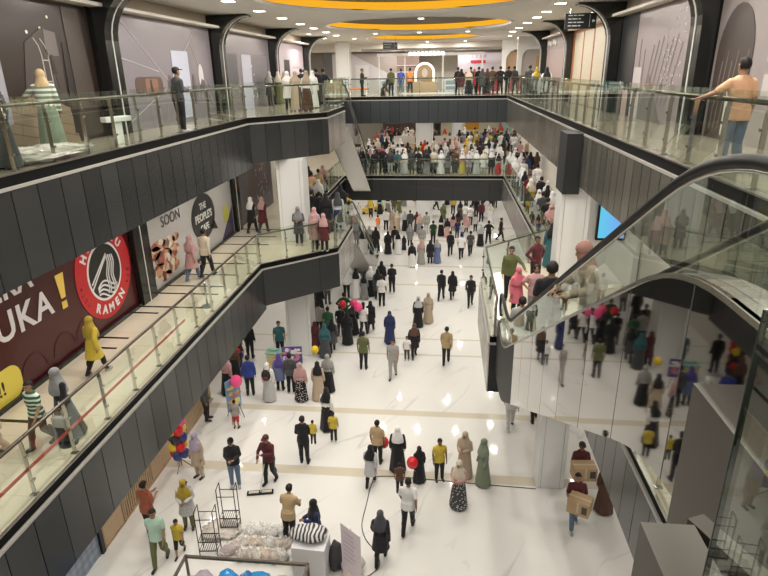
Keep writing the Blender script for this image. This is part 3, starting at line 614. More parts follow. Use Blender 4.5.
# dark strips set into the first-floor walkway
SY=[9.28,12.6,13.2,14.9,15.38,16.5,17.2,18.35,19.6,20.85,22.1,23.3,24.5]
for k,y in enumerate(SY):
    mb=MB(); mb.box(-8.95,-8.2 if k<4 else -7.0,y-.045,y+.045,5.0,5.006); struct('trim_10',mb,'black')
mb=MB(); mb.box(-9.0,-8.93,3,24,5.0,5.09); struct('baseboard_left',mb,'pilaster')
t=tag(MB().box(-6.78,-6.772,5.8,13.6,5.36,5.43).obj('barrier_tape',flat((.62,.10,.09),.4)),'red barrier tape stretched inside the left first-floor railing','tape')
for y,l in((8.65,'nearer'),(15.5,'farther')):
    t=thing('crowd_barrier_post','small steel stanchion on a round base, the %s one inside the left first-floor railing'%l,'stanchion',(-6.95,y,5)); n=20
    mb=MB(); mb.prism([(.17*math.cos(2*PI*i/n),.17*math.sin(2*PI*i/n)) for i in range(n)],'z',0,.03); mb.obj('base','dark_clad',t); mb=MB(); mb.tube([(0,0,.03),(0,0,.92)],.028,10); mb.obj('post','steel',t,True)
# ================================================================== ESCALATORS
def escalator(label,x0,x1,ya,yb,yc,yd,zt,zb,deck=.4,drop=1.2,mirror='esc_mirror',near_end=None,hand=.66,dark_from=None):
    """runs down along +Y: flat ya..yb at zt, incline yb..yc, flat yc..yd at zb"""
    t=thing('escalator',label,'escalator',((x0+x1)/2,ya,zb)); ox,oy,oz=(x0+x1)/2,ya,zb
    sl=(zt-zb)/(yc-yb)
    def prof(o,k=.5,n=7):
        p=[(ya,zt+o)]
        for (y,za,zc_) in((yb,0,1),(yc,1,0)):
            for i in range(n+1):
                u=-1+2*i/n; yy=y+u*k*1.3
                # smooth blend between flat and slope
                f=(u+1)**2/4*k*1.3
                if y==yb: z=zt-sl*f
                else: z=zb+sl*((1-u)**2/4*k*1.3)
                p.append((yy,z+o))
        p.append((yd,zb+o)); return p
    top=prof(deck); bot=prof(deck-drop)
    loc=lambda pts:[(y-oy,z-oz) for y,z in pts]
    W=.24; hw=(x1-x0)/2
    # truss with a metal-clad underside
    mb=MB(); mb.prism(loc(prof(deck-.32))+loc(bot)[::-1],'x',-hw+.04,hw-.04); mb.obj('truss','soffit_metal',t)
    for s in(-1,1):
        if dark_from is None:
            mb=MB(); a=s*hw; b=s*(hw-.03); mb.prism(loc(top)+loc(bot)[::-1],'x',min(a,b),max(a,b)); o=mb.obj('side_panel',mirror,t)
        else:
            def cut(pr,lo,hi):
                r=[]; 
                zi=lambda y: next((z0+(z1-z0)*(y-y0)/(y1-y0 or 1) for (y0,z0),(y1,z1) in zip(pr,pr[1:]) if y0<=y<=y1),pr[-1][1])
                return [(lo,zi(lo))]+[p for p in pr if lo<p[0]<hi]+[(hi,zi(hi))]
            for lo,hi,m in((ya,dark_from,mirror),(dark_from,yd,'dark_clad')):
                mb=MB(); a=s*hw; b=s*(hw-.03); mb.prism(loc(cut(top,lo,hi))+loc(cut(bot,lo,hi))[::-1],'x',min(a,b),max(a,b)); mb.obj('side_panel',m,t)
        # deck strip
        mb=MB(); T=loc(top); a,b=sorted((s*(hw+.012),s*(hw-W))); mb.prism(T+[(y,z-.035) for y,z in T][::-1],'x',a,b); mb.obj('deck','steel',t)
        hp=loc(prof(deck+hand)); g=loc(top)
        gx=s*(hw-.1)
        hp2=[(y,z) for y,z in hp]; y0=hp2[0][0]; y1=hp2[-1][0]
        # glass balustrade in panels
        n=8
        ys=[y0+(y1-y0)*i/n for i in range(n+1)]
        def at(pr,y): return next((z0+(z1-z0)*(y-a0)/(a1-a0 or 1) for (a0,z0),(a1,z1) in zip(pr,pr[1:]) if a0<=y<=a1+1e-6),pr[-1][1])
        for i in range(n):
            lo,hi=ys[i]+.006,ys[i+1]-.006; mid=[y for y,_ in hp2 if lo<y<hi]
            o=[(lo,at(g,lo))]+[(y,at(g,y)) for y in mid]+[(hi,at(g,hi))]+[(hi,at(hp2,hi))]+[(y,at(hp2,y)) for y in mid[::-1]]+[(lo,at(hp2,lo))]
            mb=MB(); mb.prism(o,'x',gx-.006,gx+.006); mb.obj('glass_panel','glass',t)
        loop=[(gx,y,z) for y,z in hp2]; r=hand/2-.05
        e=[(gx,y1+r*math.sin(a),hp2[-1][1]-r+r*math.cos(a)) for a in[R(20*k) for k in range(1,10)]]
        st=[(gx,y0-r*math.sin(a),hp2[0][1]-r+r*math.cos(a)) for a in[R(20*k) for k in range(9,0,-1)]]
        mb=MB(); mb.tube(st+loop+e,.04,8); mb.obj('handrail','rubber',t,True)
        mb=MB(); mb.tube([(p[0],p[1],p[2]-.045) for p in loop],.016,6); mb.obj('handrail_guide','steel',t,True)
    # steps
    mb=MB(); n=max(6,int((yc-yb)/.4)); 
    for i in range(n+1):
        f=i/n; y=yb+(yc-yb)*f-oy; z=zt+(zb-zt)*f-oz+.02
        mb.box(-hw+W+.02,hw-W-.02,y-.22,y+.2,z-.24,z)
    mb.obj('steps',flat((.09,.09,.09),.5,.4),t)
    for yy,z in((ya,zt),(yd,zb)):
        a,b=(yy,yb-.25) if yy==ya else (yc+.25,yy)
        mb=MB(); mb.box(-hw+W,hw-W,min(a,b)-oy,max(a,b)-oy,z-oz-.03,z-oz+.015); mb.obj('landing_plate','trim_steel',t)
    return t,sl
escalator('near right escalator with mirrored steel side panels, carrying people down',1.45,2.75,1.2,3.55,12.45,14.2,10,5,deck=.40,drop=1.40,dark_from=10.6)
escalator('left upper escalator going down from the top floor away from the camera',-5.95,-4.75,28.4,29.4,38.0,38.7,10,5,deck=.3,drop=1.3)
escalator('left lower escalator going down to the marble floor beside the crowd',-5.33,-4.13,25.6,26.4,35.0,36.2,5,0,deck=.3,drop=1.3)
# plinths and glass of the near landing
mb=MB(); mb.box(1.19,1.44,-.5,2.55,8.55,10.1); struct('trim_11',mb,'pilaster_box') if 'pilaster_box' in MATS else struct('trim_11',mb,pbr('pilaster_box',(.085,.077,.066),.4,.5))
mb=MB(); mb.box(.665,.835,-.5,1.6,8.55,10.1); struct('trim_11',mb,'pilaster_box')
mb=MB(); mb.box(.835,1.19,-.5,1.9,8.6,9.1); struct('trim_12',mb,'recess')
mb=MB(); mb.prism([(.825,1.63),(.885,1.655),(1.72,-.42),(1.66,-.445)],'z',9.86,10.1); struct('trim_13',mb,'dark_brown')
mb=MB(); mb.box(1.19,6,-1,1.2,9.6,9.98); struct('floor',mb,'tile')
t=thing('glass_railing','near glass railing on a metal ledge, closest to the camera at lower right','railing',(.685,-.8,10.1)); 
mb=MB(); mb.box(-.012,.0,0,2.0,0,.92); mb.obj('glass_panel','glass_green',t); mb=MB(); mb.box(-.013,.001,2.0,2.004,0,.92); mb.obj('glass_edge',flat((.025,.038,.032),.2),t)
mb=MB(); mb.tube([(.03,0,.95),(.03,1.9,.95)],.02,8); mb.obj('handrail','rail_steel',t,True)
mb=MB(); mb.box(-.02,.02,1.45,1.53,.0,.10); mb.box(-.03,.03,1.47,1.51,.10,.13); mb.obj('clamp','steel',t)
# ================================================================== GROUND FLOOR, LEFT: fenced shop, boards, balloons
t=thing('wooden_fence','pale wooden shop fence of panels and slats along the left ground floor','fence',(-8.5,10.95,0),LW)
mb=MB(); mb.box(0,.06,0,.08,0,1.0); mb.box(4.1,4.16,0,.08,0,1.0); mb.box(1.0,1.06,0,.08,0,1.0); mb.box(0,4.16,0,.08,.94,1.0); mb.box(0,4.16,0,.08,0,.06); mb.obj('frame','wood',t)
mb=MB(); mb.box(.1,.98,.02,.06,.06,.94); mb.obj('panel','wood_light',t); mb=MB(); mb.box(2.7,4.1,.02,.06,.06,.94); mb.obj('panel','wood_light',t)
mb=MB()
for k in range(15): mb.box(1.1+.105*k,1.15+.105*k,.01,.05,.06,.94)
mb.obj('slats','wood_light',t); mb=MB(); mb.box(1.06,2.7,.05,.06,.06,.94); mb.obj('slat_backing',flat((.12,.07,.04)),t)
mb=MB(); mb.box(-.12,0,-.02,.1,0,1.02); mb.obj('end_post','black',t)
t=thing('wooden_fence','second pale wooden shop fence beyond the balloon tower','fence',(-8.5,16.1,0),LW); mb=MB()
for k in range(22): mb.box(.1*k,.1*k+.06,.01,.05,.05,.95)
mb.obj('slats','wood_light',t); mb=MB(); mb.box(0,2.3,0,.07,.94,1.0); mb.box(0,2.3,0,.07,0,.06); mb.obj('frame','wood',t)
for k in range(5):
    x=11.4+.55*k; t=tag(None or thing('potted_shrub','leafy shrub behind the wooden shop fence, %s from the camera'%['nearest','second','third','fourth','fifth'][k],'plant',(-8.82,x+.1,0)),'leafy shrub behind the wooden shop fence, %s from the camera'%['nearest','second','third','fourth','farthest'][k],'plant','shrubs behind the shop fence')
    mb=MB(); mb.tube([(0,0,0),(0,0,.5)],.11,10,r2=.14); mb.obj('pot',flat((.3,.2,.13)),t); mb=MB(); rr_=random.Random(k)
    for q in range(70):
        a,b=rr_.uniform(0,2*PI),rr_.uniform(-.6,1); c=Vector((math.cos(a)*.1*rr_.random(),math.sin(a)*.2*rr_.random(),.86+.26*b*rr_.random())); d=Vector((math.cos(a),math.sin(a),rr_.uniform(.2,1)))*.12; s=d.orthogonal().normalized()*.03
        mb.add([c,c+d*.5+s,c+d,c+d*.5-s],[(0,1,2,3)])
    mb.obj('leaves','foliage',t)
mb=MB(); mb.box(-9.05,-8.55,7,10.85,0,1.05); struct('wall_left',mb,'scale_tile')
def balloon(label,x,y,z,col,r=.15,group=None):
    t=thing('balloon',label,'balloon',(x,y,z),0,group); mb=MB(); mb.ell((0,0,0),(r,r,r*1.15),16,11); o=mb.obj('skin_of_balloon','gloss',t,True); o.name='envelope'; o.color=(*col,1)
    mb=MB(); mb.tube([(0,0,-r*1.12),(0,0,-r*1.3)],.006,6,r2=.02); k=mb.obj('knot','gloss',t); k.color=(*col,1); return t
def balloon_on_string(label,x,y,z,col,r=.16,dz=.7,dx=.1):
    t=balloon(label,x,y,z,col,r); mb=MB(); mb.tube([(0,0,-r*1.2),(dx*.4,0,-r*1.2-dz*.5),(dx,0,-r*1.2-dz)],.004,4); mb.obj('string',flat((.7,.7,.7)),t); return t
RED,YEL,NAV,PINK,BLK=(.62,.02,.03),(.80,.56,.03),(.03,.05,.22),(.85,.08,.25),(.03,.03,.035)
def tower(x,y,pat,where,lx,h0=.42):
    t=thing('balloon_stand','thin tripod stand holding the %s'%where,'stand',(x,y,0)); mb=MB(); mb.tube([(0,0,.1),(0,0,1.6)],.014,6)
    for k in range(3): mb.tube([(0,0,.35),(.3*math.cos(2*PI*k/3+.4),.3*math.sin(2*PI*k/3+.4),.0)],.012,6)
    mb.obj('tripod','dark_clad',t)
    ORD=['lowest','second-lowest','middle','second-highest','highest']
    for lv,(cols) in enumerate(pat):
        for k,c in enumerate(cols):
            a=2*PI*k/len(cols)+.8*lv; nm={RED:'red',YEL:'yellow',NAV:'navy',PINK:'pink',BLK:'black'}[c]
            b=balloon('%s balloon in the %s ring of the %s'%(nm,ORD[lv],where),x+.155*math.cos(a),y+.155*math.sin(a),h0+.28*lv+.16,c,.152,'balloons of the %s'%where)
            b['label']='%s balloon, %s ring, %s side of the %s'%(nm,ORD[lv],['right','back','left','front'][int(((a%(2*PI))+PI/4)//(PI/2))%4],where)
tower(-7.93,14.35,[(NAV,RED,RED,NAV),(YEL,RED,YEL,RED),(NAV,NAV,BLK,NAV),(YEL,YEL,RED,YEL),(RED,RED,PINK,RED)],'balloon tower by the wooden fence',0)
tower(-8.4,20.9,[(NAV,YEL,NAV,BLK),(YEL,RED,YEL,RED),(RED,RED,BLK,RED),(YEL,BLK,YEL,RED),(RED,YEL,RED,RED)],'balloon tower by the left wall',0)
# easel boards with printed menus
def easel(label,x,y,rz,w,h,cols,seed,tilt=.2):
    t=thing('easel_board',label,'sign',(x,y,0),rz); mb=MB(); mb.prism([(-w/2,.45),(w/2,.45),(w/2,.45+h),(-w/2,.45+h)],'y',-.02,.02); p=mb.obj('board',flat(cols[0]),t); rr_=random.Random(seed)
    for k,c in enumerate(cols[1:]):
        mb=MB()
        for q in range(5): disc(mb,rr_.uniform(-w*.38,w*.38),.5+rr_.uniform(.1,h-.15),rr_.uniform(.06,.15),rr_.uniform(.04,.1),-.03-.006*k,-.02-.006*k,10)
        mb.obj('picture',flat(c),p)
    mb=MB()
    for s in(-1,1): mb.tube([(s*w*.2,.03,.9),(s*w*.45,-.12,0)],.012,6)
    mb.tube([(0,.03,.9),(0,.45,0)],.012,6); mb.obj('tripod_legs','dark_clad',t); return t
easel('tall colourful menu board on a black tripod beside the grey-clad person',-7.15,17.1,R(62),.62,1.2,[(.15,.28,.45),(.75,.35,.08),(.7,.62,.5),(.55,.16,.1),(.75,.68,.2)],3)
easel('purple and white picture board leaning by the foot of the left column',-5.95,20.6,R(8),.8,.75,[(.09,.06,.24),(.68,.66,.7),(.35,.2,.5),(.55,.2,.2),(.72,.7,.66)],5)
t=thing('stall_counter','small yellow-green stall counter with pictures beside the left column','counter',(-6.75,21.0,0),R(5)); mb=MB(); mb.rbox(-.36,.36,-.2,.2,0,.75,.02); mb.obj('body',flat((.50,.48,.24)),t); mb=MB()
for k in range(8): disc(mb,-.25+.075*k,.25+.1*(k%4),.06,.06,-.22,-.2,9)
mb.obj('picture',flat((.7,.35,.12)),t); mb=MB(); mb.box(-.4,.4,-.24,.24,.75,.79); mb.obj('top',flat((.25,.42,.35)),t)
mb=MB(); mb.tube([(-7.05,21.0,.842),(-6.85,21.0,.842),(-6.65,21.02,.842)],.05,8); tag(mb.obj('bunting_roll',flat((.25,.5,.4)),None,True),'rolled green bunting lying across the small stall counter','bunting')
for lab,px in ((('pink balloon floating above the child in red shorts'),(-6.95,17.0,1.62)),):
    balloon_on_string(lab,*px,PINK,.2)
balloon_on_string('red balloon held beside the teenager in the tan shirt',-1.72,15.4,.55,RED,.17,.1)
balloon_on_string('red balloon held by the child behind the man in white',-.75,14.2,.75,RED,.17,.1)
balloon_on_string('yellow balloon beside the beige-dressed person near the left column',-4.83,19.9,1.45,YEL,.15)
balloon_on_string('small red balloon above the crowd right of the left column',-4.55,24.6,1.45,RED,.18)
balloon_on_string('large bright pink balloon among the black-dressed group',-3.75,24.2,1.5,PINK,.2); balloon_on_string('second bright pink balloon touching the large one in that group',-3.98,24.4,1.62,(.75,.06,.16),.17)
for k,(z,l) in enumerate(((1.9,'lowest'),(2.3,'middle'),(2.75,'topmost'))): balloon_on_string('red balloon by the far white pillar, %s of three'%l,-2.35+.06*k,46.5,z,RED,.24)
# white bin
t=thing('litter_bin','white cylindrical bin standing alone on the marble floor','bin',(-3.2,38.7,0)); n=20
mb=MB(); mb.prism([(.28*math.cos(2*PI*i/n),.28*math.sin(2*PI*i/n)) for i in range(n)],'z',0,.95); mb.obj('body','white',t,True); mb=MB(); mb.prism([(.29*math.cos(2*PI*i/n),.29*math.sin(2*PI*i/n)) for i in range(n)],'z',.95,1.02); mb.obj('lid',flat((.5,.5,.48)),t)
# ================================================================== GROUND FLOOR, FRONT: the soft-toy stall
t=thing('toy_stall','brown metal framed soft-toy stall at the bottom edge','stall',(-4.4,9.3,0)); mb=MB()
X0,X1,Y0,Y1,H=-1.45,1.47,-.9,.78,.92
mb.box(X0,X1,Y1-.03,Y1+.03,H-.04,H+.02); mb.box(X0-.03,X0+.03,Y0,Y1+.03,H-.04,H+.02); mb.box(X1-.03,X1+.03,Y0,Y1+.03,H-.04,H+.02); mb.obj('top_rail','brown_steel',t)
for x in(X0,X1):
    for y in(Y0,Y1): mb=MB(); mb.box(x-.025,x+.025,y-.025,y+.025,0,H); mb.obj('leg','brown_steel',t)
mb=MB(); mb.box(X0,X1,Y0,Y1,.30,.34); mb.obj('shelf',flat((.45,.42,.4)),t)
def bundle(name,label,cat,x,y,z,rx,ry,rz_,col,m='plain',seed=0,rot=0,group=None,lump=.12):
    rr_=random.Random(seed); mb=MB(); mb.ell((0,0,0),(rx,ry,rz_),*((18,12) if m!='plastic_wrap' else (56,22)))
    ph=[rr_.uniform(0,6) for _ in range(6)]
    v=[]
    for p in mb.v:
        q=Vector(p); a=math.atan2(q.y,q.x); f=1+lump*(math.sin(3*a+ph[0])*.5+math.sin(7*q.z/rz_+ph[1])*.35+math.sin(9*q.x/rx+ph[2])*.35+math.sin(8*q.y/ry+ph[3])*.35); q*=f*(1 if m!='plastic_wrap' else rr_.uniform(.86,1.14)); q.z=max(q.z,-rz_*.8); v.append(tuple(q))
    mb.v=v; o=mb.obj(name,m,None,True,(x,y,z+rz_*.8),rot); o.color=(*col,1); return tag(o,label,cat,group)
PW='plastic_wrap'
def bag(k,x,y,z,rx,ry,rz_,col,label,rot=0,m='plain'): 
    t=thing('soft_toy_bag',label,'toy',(x,y,z),rot,'wrapped soft toys of the stall'); o=bundle('toy',label,'toy',0,0,0,rx,ry,rz_,col,m,k,0); 
    for q in('label','category'): del o[q]
    o.parent=t; o2=bundle('plastic_bag',label,'toy',0,0,0,rx*1.15,ry*1.15,rz_*1.12,col,'film',k+50,0,None,.3)
    for q in('label','category'): del o2[q]
    o2.parent=t
    mb=MB(); mb.tube([(0,0,rz_*1.75),(.03,0,rz_*1.95)],.02,6,r2=.05); mb.obj('bag_neck','white',t)
TY=[(-5.2,11.2,0,.30,.15,.15,(.44,.33,.31),'dusty pink wrapped pillow toy lying diagonally beside the trolleys',.6)]
names=[('beige','first'),('sandy','second'),('cream','third'),('peach','fourth'),('tan','fifth'),('pale','sixth')]
cols=[(.52,.45,.38),(.50,.41,.32),(.58,.52,.44),(.60,.44,.33),(.48,.38,.30),(.6,.57,.52)]
for k in range(6):
    TY.append((-4.88+.2*k,11.02+.03*(k%2),0,.13,.19,.17,cols[k],'%s wrapped plush toy, %s from left in the front row of the pile'%names[k],.2*k))
    TY.append((-4.92+.22*k,11.42,0,.15,.17,.16,cols[(k+2)%6],'%s wrapped plush toy, %s from left in the middle row of the pile'%(names[(k+2)%6][0],names[k][1]),.3*k))
for k in range(5):
    TY.append((-4.9+.28*k,11.85+.05*(k%2),0,.17,.17,.14,(.70,.68,.65),'white plastic bundle, %s from left in the back row of the toy pile'%names[k][1],.4*k))
for k,a in enumerate(TY): bag(k,*a)
# panda-like plain plush: black-and-white cushions
for k,(x,y,c,l) in enumerate(((-3.62,11.12,(.7,.7,.7),'white'),(-3.45,11.18,(.03,.03,.03),'black'),(-3.5,10.92,(.68,.68,.66),'second white'),(-3.3,11.0,(.04,.04,.045),'second black'))):
    bundle('cushion','small %s round cushion beside the white display box'%l,'cushion',x,y,.0,.13,.13,.15,c,'plain',20+k,0,'black and white cushions')
# things on the stall shelf
SH=[(-5.35,9.75,.26,.24,.24,(.40,.34,.40),'lilac grey wrapped toy at the left end of the stall shelf'),(-4.78,9.82,.27,.24,.25,(.02,.25,.62),'bright blue balloon-like cushion on the left of the stall shelf'),(-4.35,9.85,.16,.2,.24,(.03,.2,.5),'narrow blue cushion in the middle of the stall shelf'),(-4.02,9.82,.26,.24,.25,(.02,.27,.64),'bright blue cushion right of the narrow blue one'),(-3.48,9.78,.3,.24,.22,(.66,.53,.20),'butter yellow cushion on the stall shelf'),(-3.08,9.75,.12,.2,.26,(.55,.46,.40),'beige rolled cushion at the right end of the stall shelf')]
for k,(x,y,a,b,c,col,l) in enumerate(SH): bundle('cushion',l,'cushion',x,y,.34,a,b,c,col,'gloss' if 'blue' in l else 'plain',40+k,0,'cushions on the stall shelf')
# display box with zebra cloth
t=thing('display_box','white display box under a zebra-striped cloth by the tan-shirted man','box',(-3.0,10.75,0),R(-3)); mb=MB(); mb.rbox(-.42,.40,-.3,.28,0,.98,.015); mb.obj('box',flat((.66,.65,.67)),t)
mz,nt,out=_m('zebra'); b_=N(nt,'BsdfPrincipled'); tc=N(nt,'TexCoord'); wv=N(nt,'TexWave'); wv.inputs['Scale'].default_value=3.2; wv.inputs['Distortion'].default_value=5; wv.inputs['Detail'].default_value=1; L(nt,tc.outputs['Object'],wv.inputs[0]); rp=N(nt,'ValToRGB'); rp.color_ramp.interpolation='CONSTANT'; rp.color_ramp.elements[0].color=(.03,.03,.035,1); rp.color_ramp.elements[1].position=.5; rp.color_ramp.elements[1].color=(.6,.58,.56,1); L(nt,wv.outputs[0],rp.inputs[0]); L(nt,rp.outputs[0],b_.inputs[0]); L(nt,b_.outputs[0],out.inputs[0])
o=bundle('zebra_cloth','black and white zebra cloth heaped on the white display box','cloth',-3.05,10.85,.98,.46,.3,.16,(1,1,1),'zebra',77)
# plush and cloth right of the box
for k,(x,y,z,a,b,c,col,l) in enumerate(((-2.45,10.95,0,.2,.25,.42,(.045,.045,.05),'black draped bag standing right of the white display box'),(-2.05,10.9,0,.3,.26,.25,(.62,.58,.52),'cream wrapped plush on the floor right of the display box'),(-1.95,10.55,0,.24,.22,.22,(.6,.52,.44),'beige plush in front of the cream wrapped one'))): bundle('plush_bundle',l,'toy',x,y,z,a,b,c,col,'plain',90+k)
# standing banner
t=thing('standing_banner','pale pink standing banner on a thin stand at the bottom edge','banner',(-1.97,10.4,0),R(-38)); mb=MB(); mb.box(-.33,.33,-.006,.006,.08,1.7); mb.obj('sheet',flat((.66,.58,.62)),t); mb=MB(); mb.box(-.36,.36,-.08,.08,0,.06); mb.tube([(0,.02,.06),(0,.02,1.72)],.012,6); mb.obj('stand','trim_steel',t)
mb=MB()
for k in range(7): mb.box(-.24,.1+.03*(k%3),-.014,-.006,1.5-.13*k,1.54-.13*k)
mb.obj('print_line',flat((.5,.42,.5)),t)
# wheeled rack trolleys
def rack(label,x,y,rz,h):
    t=thing('rack_trolley',label,'trolley',(x,y,0),rz); w,d=.225,.3
    for a in(-w,w):
        for b in(-d/2,d/2): mb=MB(); mb.tube([(a,b,.05),(a,b,h)],.014,6); mb.obj('post','black',t)
    mb=MB()
    for b in(-d/2,d/2): mb.tube([(-w,b,h-.22),(w,b,h-.22)],.011,6)
    for a in(-w,w): mb.tube([(a,-d/2,h),(a,d/2,h)],.011,6)
    mb.obj('top_bar','black',t)
    for z in(.22,.5):
        mb=MB(); 
        for b in(-d/2,d/2): mb.tube([(-w,b,z),(w,b,z)],.014,6)
        for k in range(9): mb.tube([(-w+2*w*k/8,-d/2,z),(-w+2*w*k/8,d/2,z)],.008,5)
        mb.obj('shelf','black',t)
rack('black wire rack trolley nearest the toy stall',-5.74,11.1,R(6),1.42); rack('black wire rack trolley standing behind the nearer one',-5.5,11.95,R(6),1.42)
bundle('plastic_sheet','crumpled grey plastic sheet under the two rack trolleys','sheet',-5.75,11.85,0,.5,.35,.1,(.32,.30,.29),'plastic_wrap',99)
# mop pushed by the cleaner
t=thing('dust_mop','wide dust mop with black frame pushed over the marble floor','mop',(-5.15,13.42,0),R(12)); mb=MB(); mb.box(-.38,.38,-.09,.09,.01,.05); mb.obj('frame','black',t); mb=MB(); mb.rbox(-.33,-.04,-.05,.05,.05,.07,.005); mb.rbox(.04,.33,-.05,.05,.05,.07,.005); mb.obj('pad',flat((.55,.5,.42)),t); mb=MB(); mb.tube([(0,0,.05),(.22,.62,1.12)],.014,6); mb.obj('handle',flat((.6,.58,.55)),t)
# cable on the floor
def cable(label,pts,col=(.03,.03,.03)):
    mb=MB(); P_=[Vector((x,y,.012)) for x,y in pts]; out_=[]
    for i in range(len(P_)-1):
        p0,p1,p2,p3=P_[max(i-1,0)],P_[i],P_[i+1],P_[min(i+2,len(P_)-1)]
        for k in range(6):
            u=k/6; out_.append(.5*((2*p1)+(p2-p0)*u+(2*p0-5*p1+4*p2-p3)*u*u+(3*p1-p0-3*p2+p3)*u**3))
    out_.append(P_[-1]); mb.tube(out_,.013,6); return tag(mb.obj('power_cable',flat(col),None,True),label,'cable')
cable('black cable taped across the marble floor behind the man in white',[(2.85,14.25),(1.2,14.33),(-.3,14.42),(-1.75,14.45),(-1.95,14.1),(-2.0,13.2),(-2.02,12.4),(-1.85,11.9),(-1.55,11.5),(-1.4,11.1),(-1.6,10.75),(-2.0,10.55),(-2.2,10.5)])
# ================================================================== TOP FLOOR, LEFT: goods on the walkway
bundle('plastic_sheet','heap of clear crinkled plastic wrapping on the left top-floor walkway','sheet',-7.85,10.75,10,.62,1.25,.13,(.5,.45,.42),'plastic_wrap',101)
t=thing('floor_sign','white T-shaped floor stand beside the first left pilaster','stand',(-7.6,13.35,10),R(70)); mb=MB(); mb.rbox(-.1,.1,-.05,.05,0,.5,.01); mb.obj('leg','white',t); mb=MB(); mb.rbox(-.36,.36,-.1,.1,.5,.62,.02); mb.obj('top','white',t)
# ================================================================== FAR HALL, TOP FLOOR
t=thing('kiosk','white jewellery kiosk with a glowing arch on the far top floor','kiosk',(-2.6,46.5,10)); mb=MB(); mb.rbox(.0,2.1,0,.5,0,.1,.02); mb.box(-2.6,5.4,.3,.45,2.55,2.75); mb.obj('base','white',t)
mb=MB(); a_=[(.25,0),(.25,1.35)]+[(1.0-.75*math.cos(q),1.35+.75*math.sin(q)) for q in[R(12*k) for k in range(16)]]+[(1.75,0)]
b_=[(.40,0),(.40,1.35)]+[(1.0-.6*math.cos(q),1.35+.6*math.sin(q)) for q in[R(12*k) for k in range(16)]]+[(1.6,0)]
for i in range(len(a_)-1): mb.prism([a_[i],a_[i+1],b_[i+1],b_[i]],'y',-.05,.1)
mb.obj('glowing_arch','arch_glow',t); mb=MB(); mb.prism(b_,'y',.02,.1); mb.obj('arch_panel',flat((.38,.27,.15)),t); mb=MB(); disc(mb,1.0,1.35,.22,.32,-.01,.02); mb.obj('oval_mirror',flat((.62,.57,.48)),t)
mb=MB(); mb.rbox(.1,1.9,-.45,-.05,0,.75,.02); mb.obj('counter','wood_light',t)
for x in(-2.5,-.55,2.3,5.2): mb=MB(); mb.box(x,x+.1,.3,.45,0,2.55); mb.obj('post','white',t)
for k,x in enumerate((-2.3,2.5,3.7)):
    mb=MB(); mb.rbox(x,x+1.1,-.3,.2,0,.9,.02); c=mb.obj('display_case',flat((.72,.73,.76)),t); mb=MB(); mb.box(x+.08,x+1.02,-.31,-.3,.15,.4); mb.box(x+.08,x+1.02,-.31,-.3,.5,.8); mb.obj('case_glass',flat((.30,.36,.42),.1),c)
mb=MB()
for k in range(9): mb.rbox(-.2+.3*k,.02+.3*k,.2,.3,2.62,2.82,.02)
mb.obj('sign_lettering','sign_glow',t)
t=board('hoarding','white promotion hoarding with a red strip on the far top-floor wall','hoarding',.9,49.5,0,4.6,10,12.75,(.62,.58,.66),.4); poly(t,'red_strip',[(1.0,2.0),(2.15,2.0),(2.15,2.22),(1.0,2.22)],(.55,.04,.07),-.01); poly(t,'red_counter',[(.6,0),(3.5,0),(3.5,1.35),(.6,1.35)],(.42,.03,.045),-.01)
mb=MB()
for k in range(6): mb.box(.35+.33*k,.55+.33*k,-.01,-.004,2.38,2.62)
mb.obj('print_line',flat((.45,.38,.5)),t)
t=board('door_panel','dark grey door panel beside the white arches on the far wall','door',5.5,49.2,0,.8,10,12.8,(.06,.065,.07)); 
t=board('shopfront','white boarded stair front with a slanted edge on the far left top floor','hoarding',-10,50.5,0,6,10,12.9,(.58,.55,.58)); poly(t,'slanted_stair',[(2.2,2.9),(6,2.9),(6,1.4),(5.2,1.4)],(.36,.31,.29),-.01); poly(t,'dark_post',[(-.1,0),(.7,0),(.7,2.9),(-.1,2.9)],(.12,.115,.11),-.02); poly(t,'white_door',[(2.6,0),(3.7,0),(3.7,2.0),(2.6,2.0)],(.68,.66,.68),-.01)
t=board('shop_bay','dim open shop bay between the kiosk and the stair front','shop',-4.2,50.6,0,2.0,10,12.8,(.28,.2,.18)); mb=MB()
for k in range(4): mb.box(.1,1.9,-.1,0,.4+.5*k,.44+.5*k)
mb.obj('shelf','white',t)
t=thing('display_cabinet','glass display cabinet at the left end of the far top-floor bridge','cabinet',(-7.6,40.6,10)); mb=MB(); mb.rbox(-.9,.5,-.3,.3,0,.25,.02); mb.obj('base','white',t); mb=MB(); mb.box(-.88,.48,-.28,.28,.25,1.0); mb.obj('glass_case','glass_green',t); mb=MB(); mb.box(-.9,.5,-.3,.3,1.0,1.03); mb.obj('top','trim_steel',t)
t=thing('bench','low red-orange bench behind the far top-floor bridge railing','bench',(-6.7,43.5,10)); mb=MB(); mb.rbox(-.2,1.2,-.25,.25,.28,.42,.03); mb.obj('seat',flat((.55,.18,.08)),t); mb=MB(); mb.box(-.15,-.05,-.2,.2,0,.28); mb.box(1.05,1.15,-.2,.2,0,.28); mb.obj('leg','white',t)
mb=MB(); mb.box(-12,7,50,50.1,13.0,13.6); struct('wall_back',mb,'wall_cream'); mb=MB(); mb.box(-6.5,6.5,47.7,47.8,12.95,13.12); struct('trim_14',mb,flat((.3,.28,.26)))
# wide white cloth area on the floor by the kiosk
mb=MB(); mb.box(-3.2,4.2,42.2,45.5,10.0,10.012); tag(mb.obj('floor_mat',flat((.78,.78,.78),.2)),'white event floor mat in front of the far kiosk','mat')
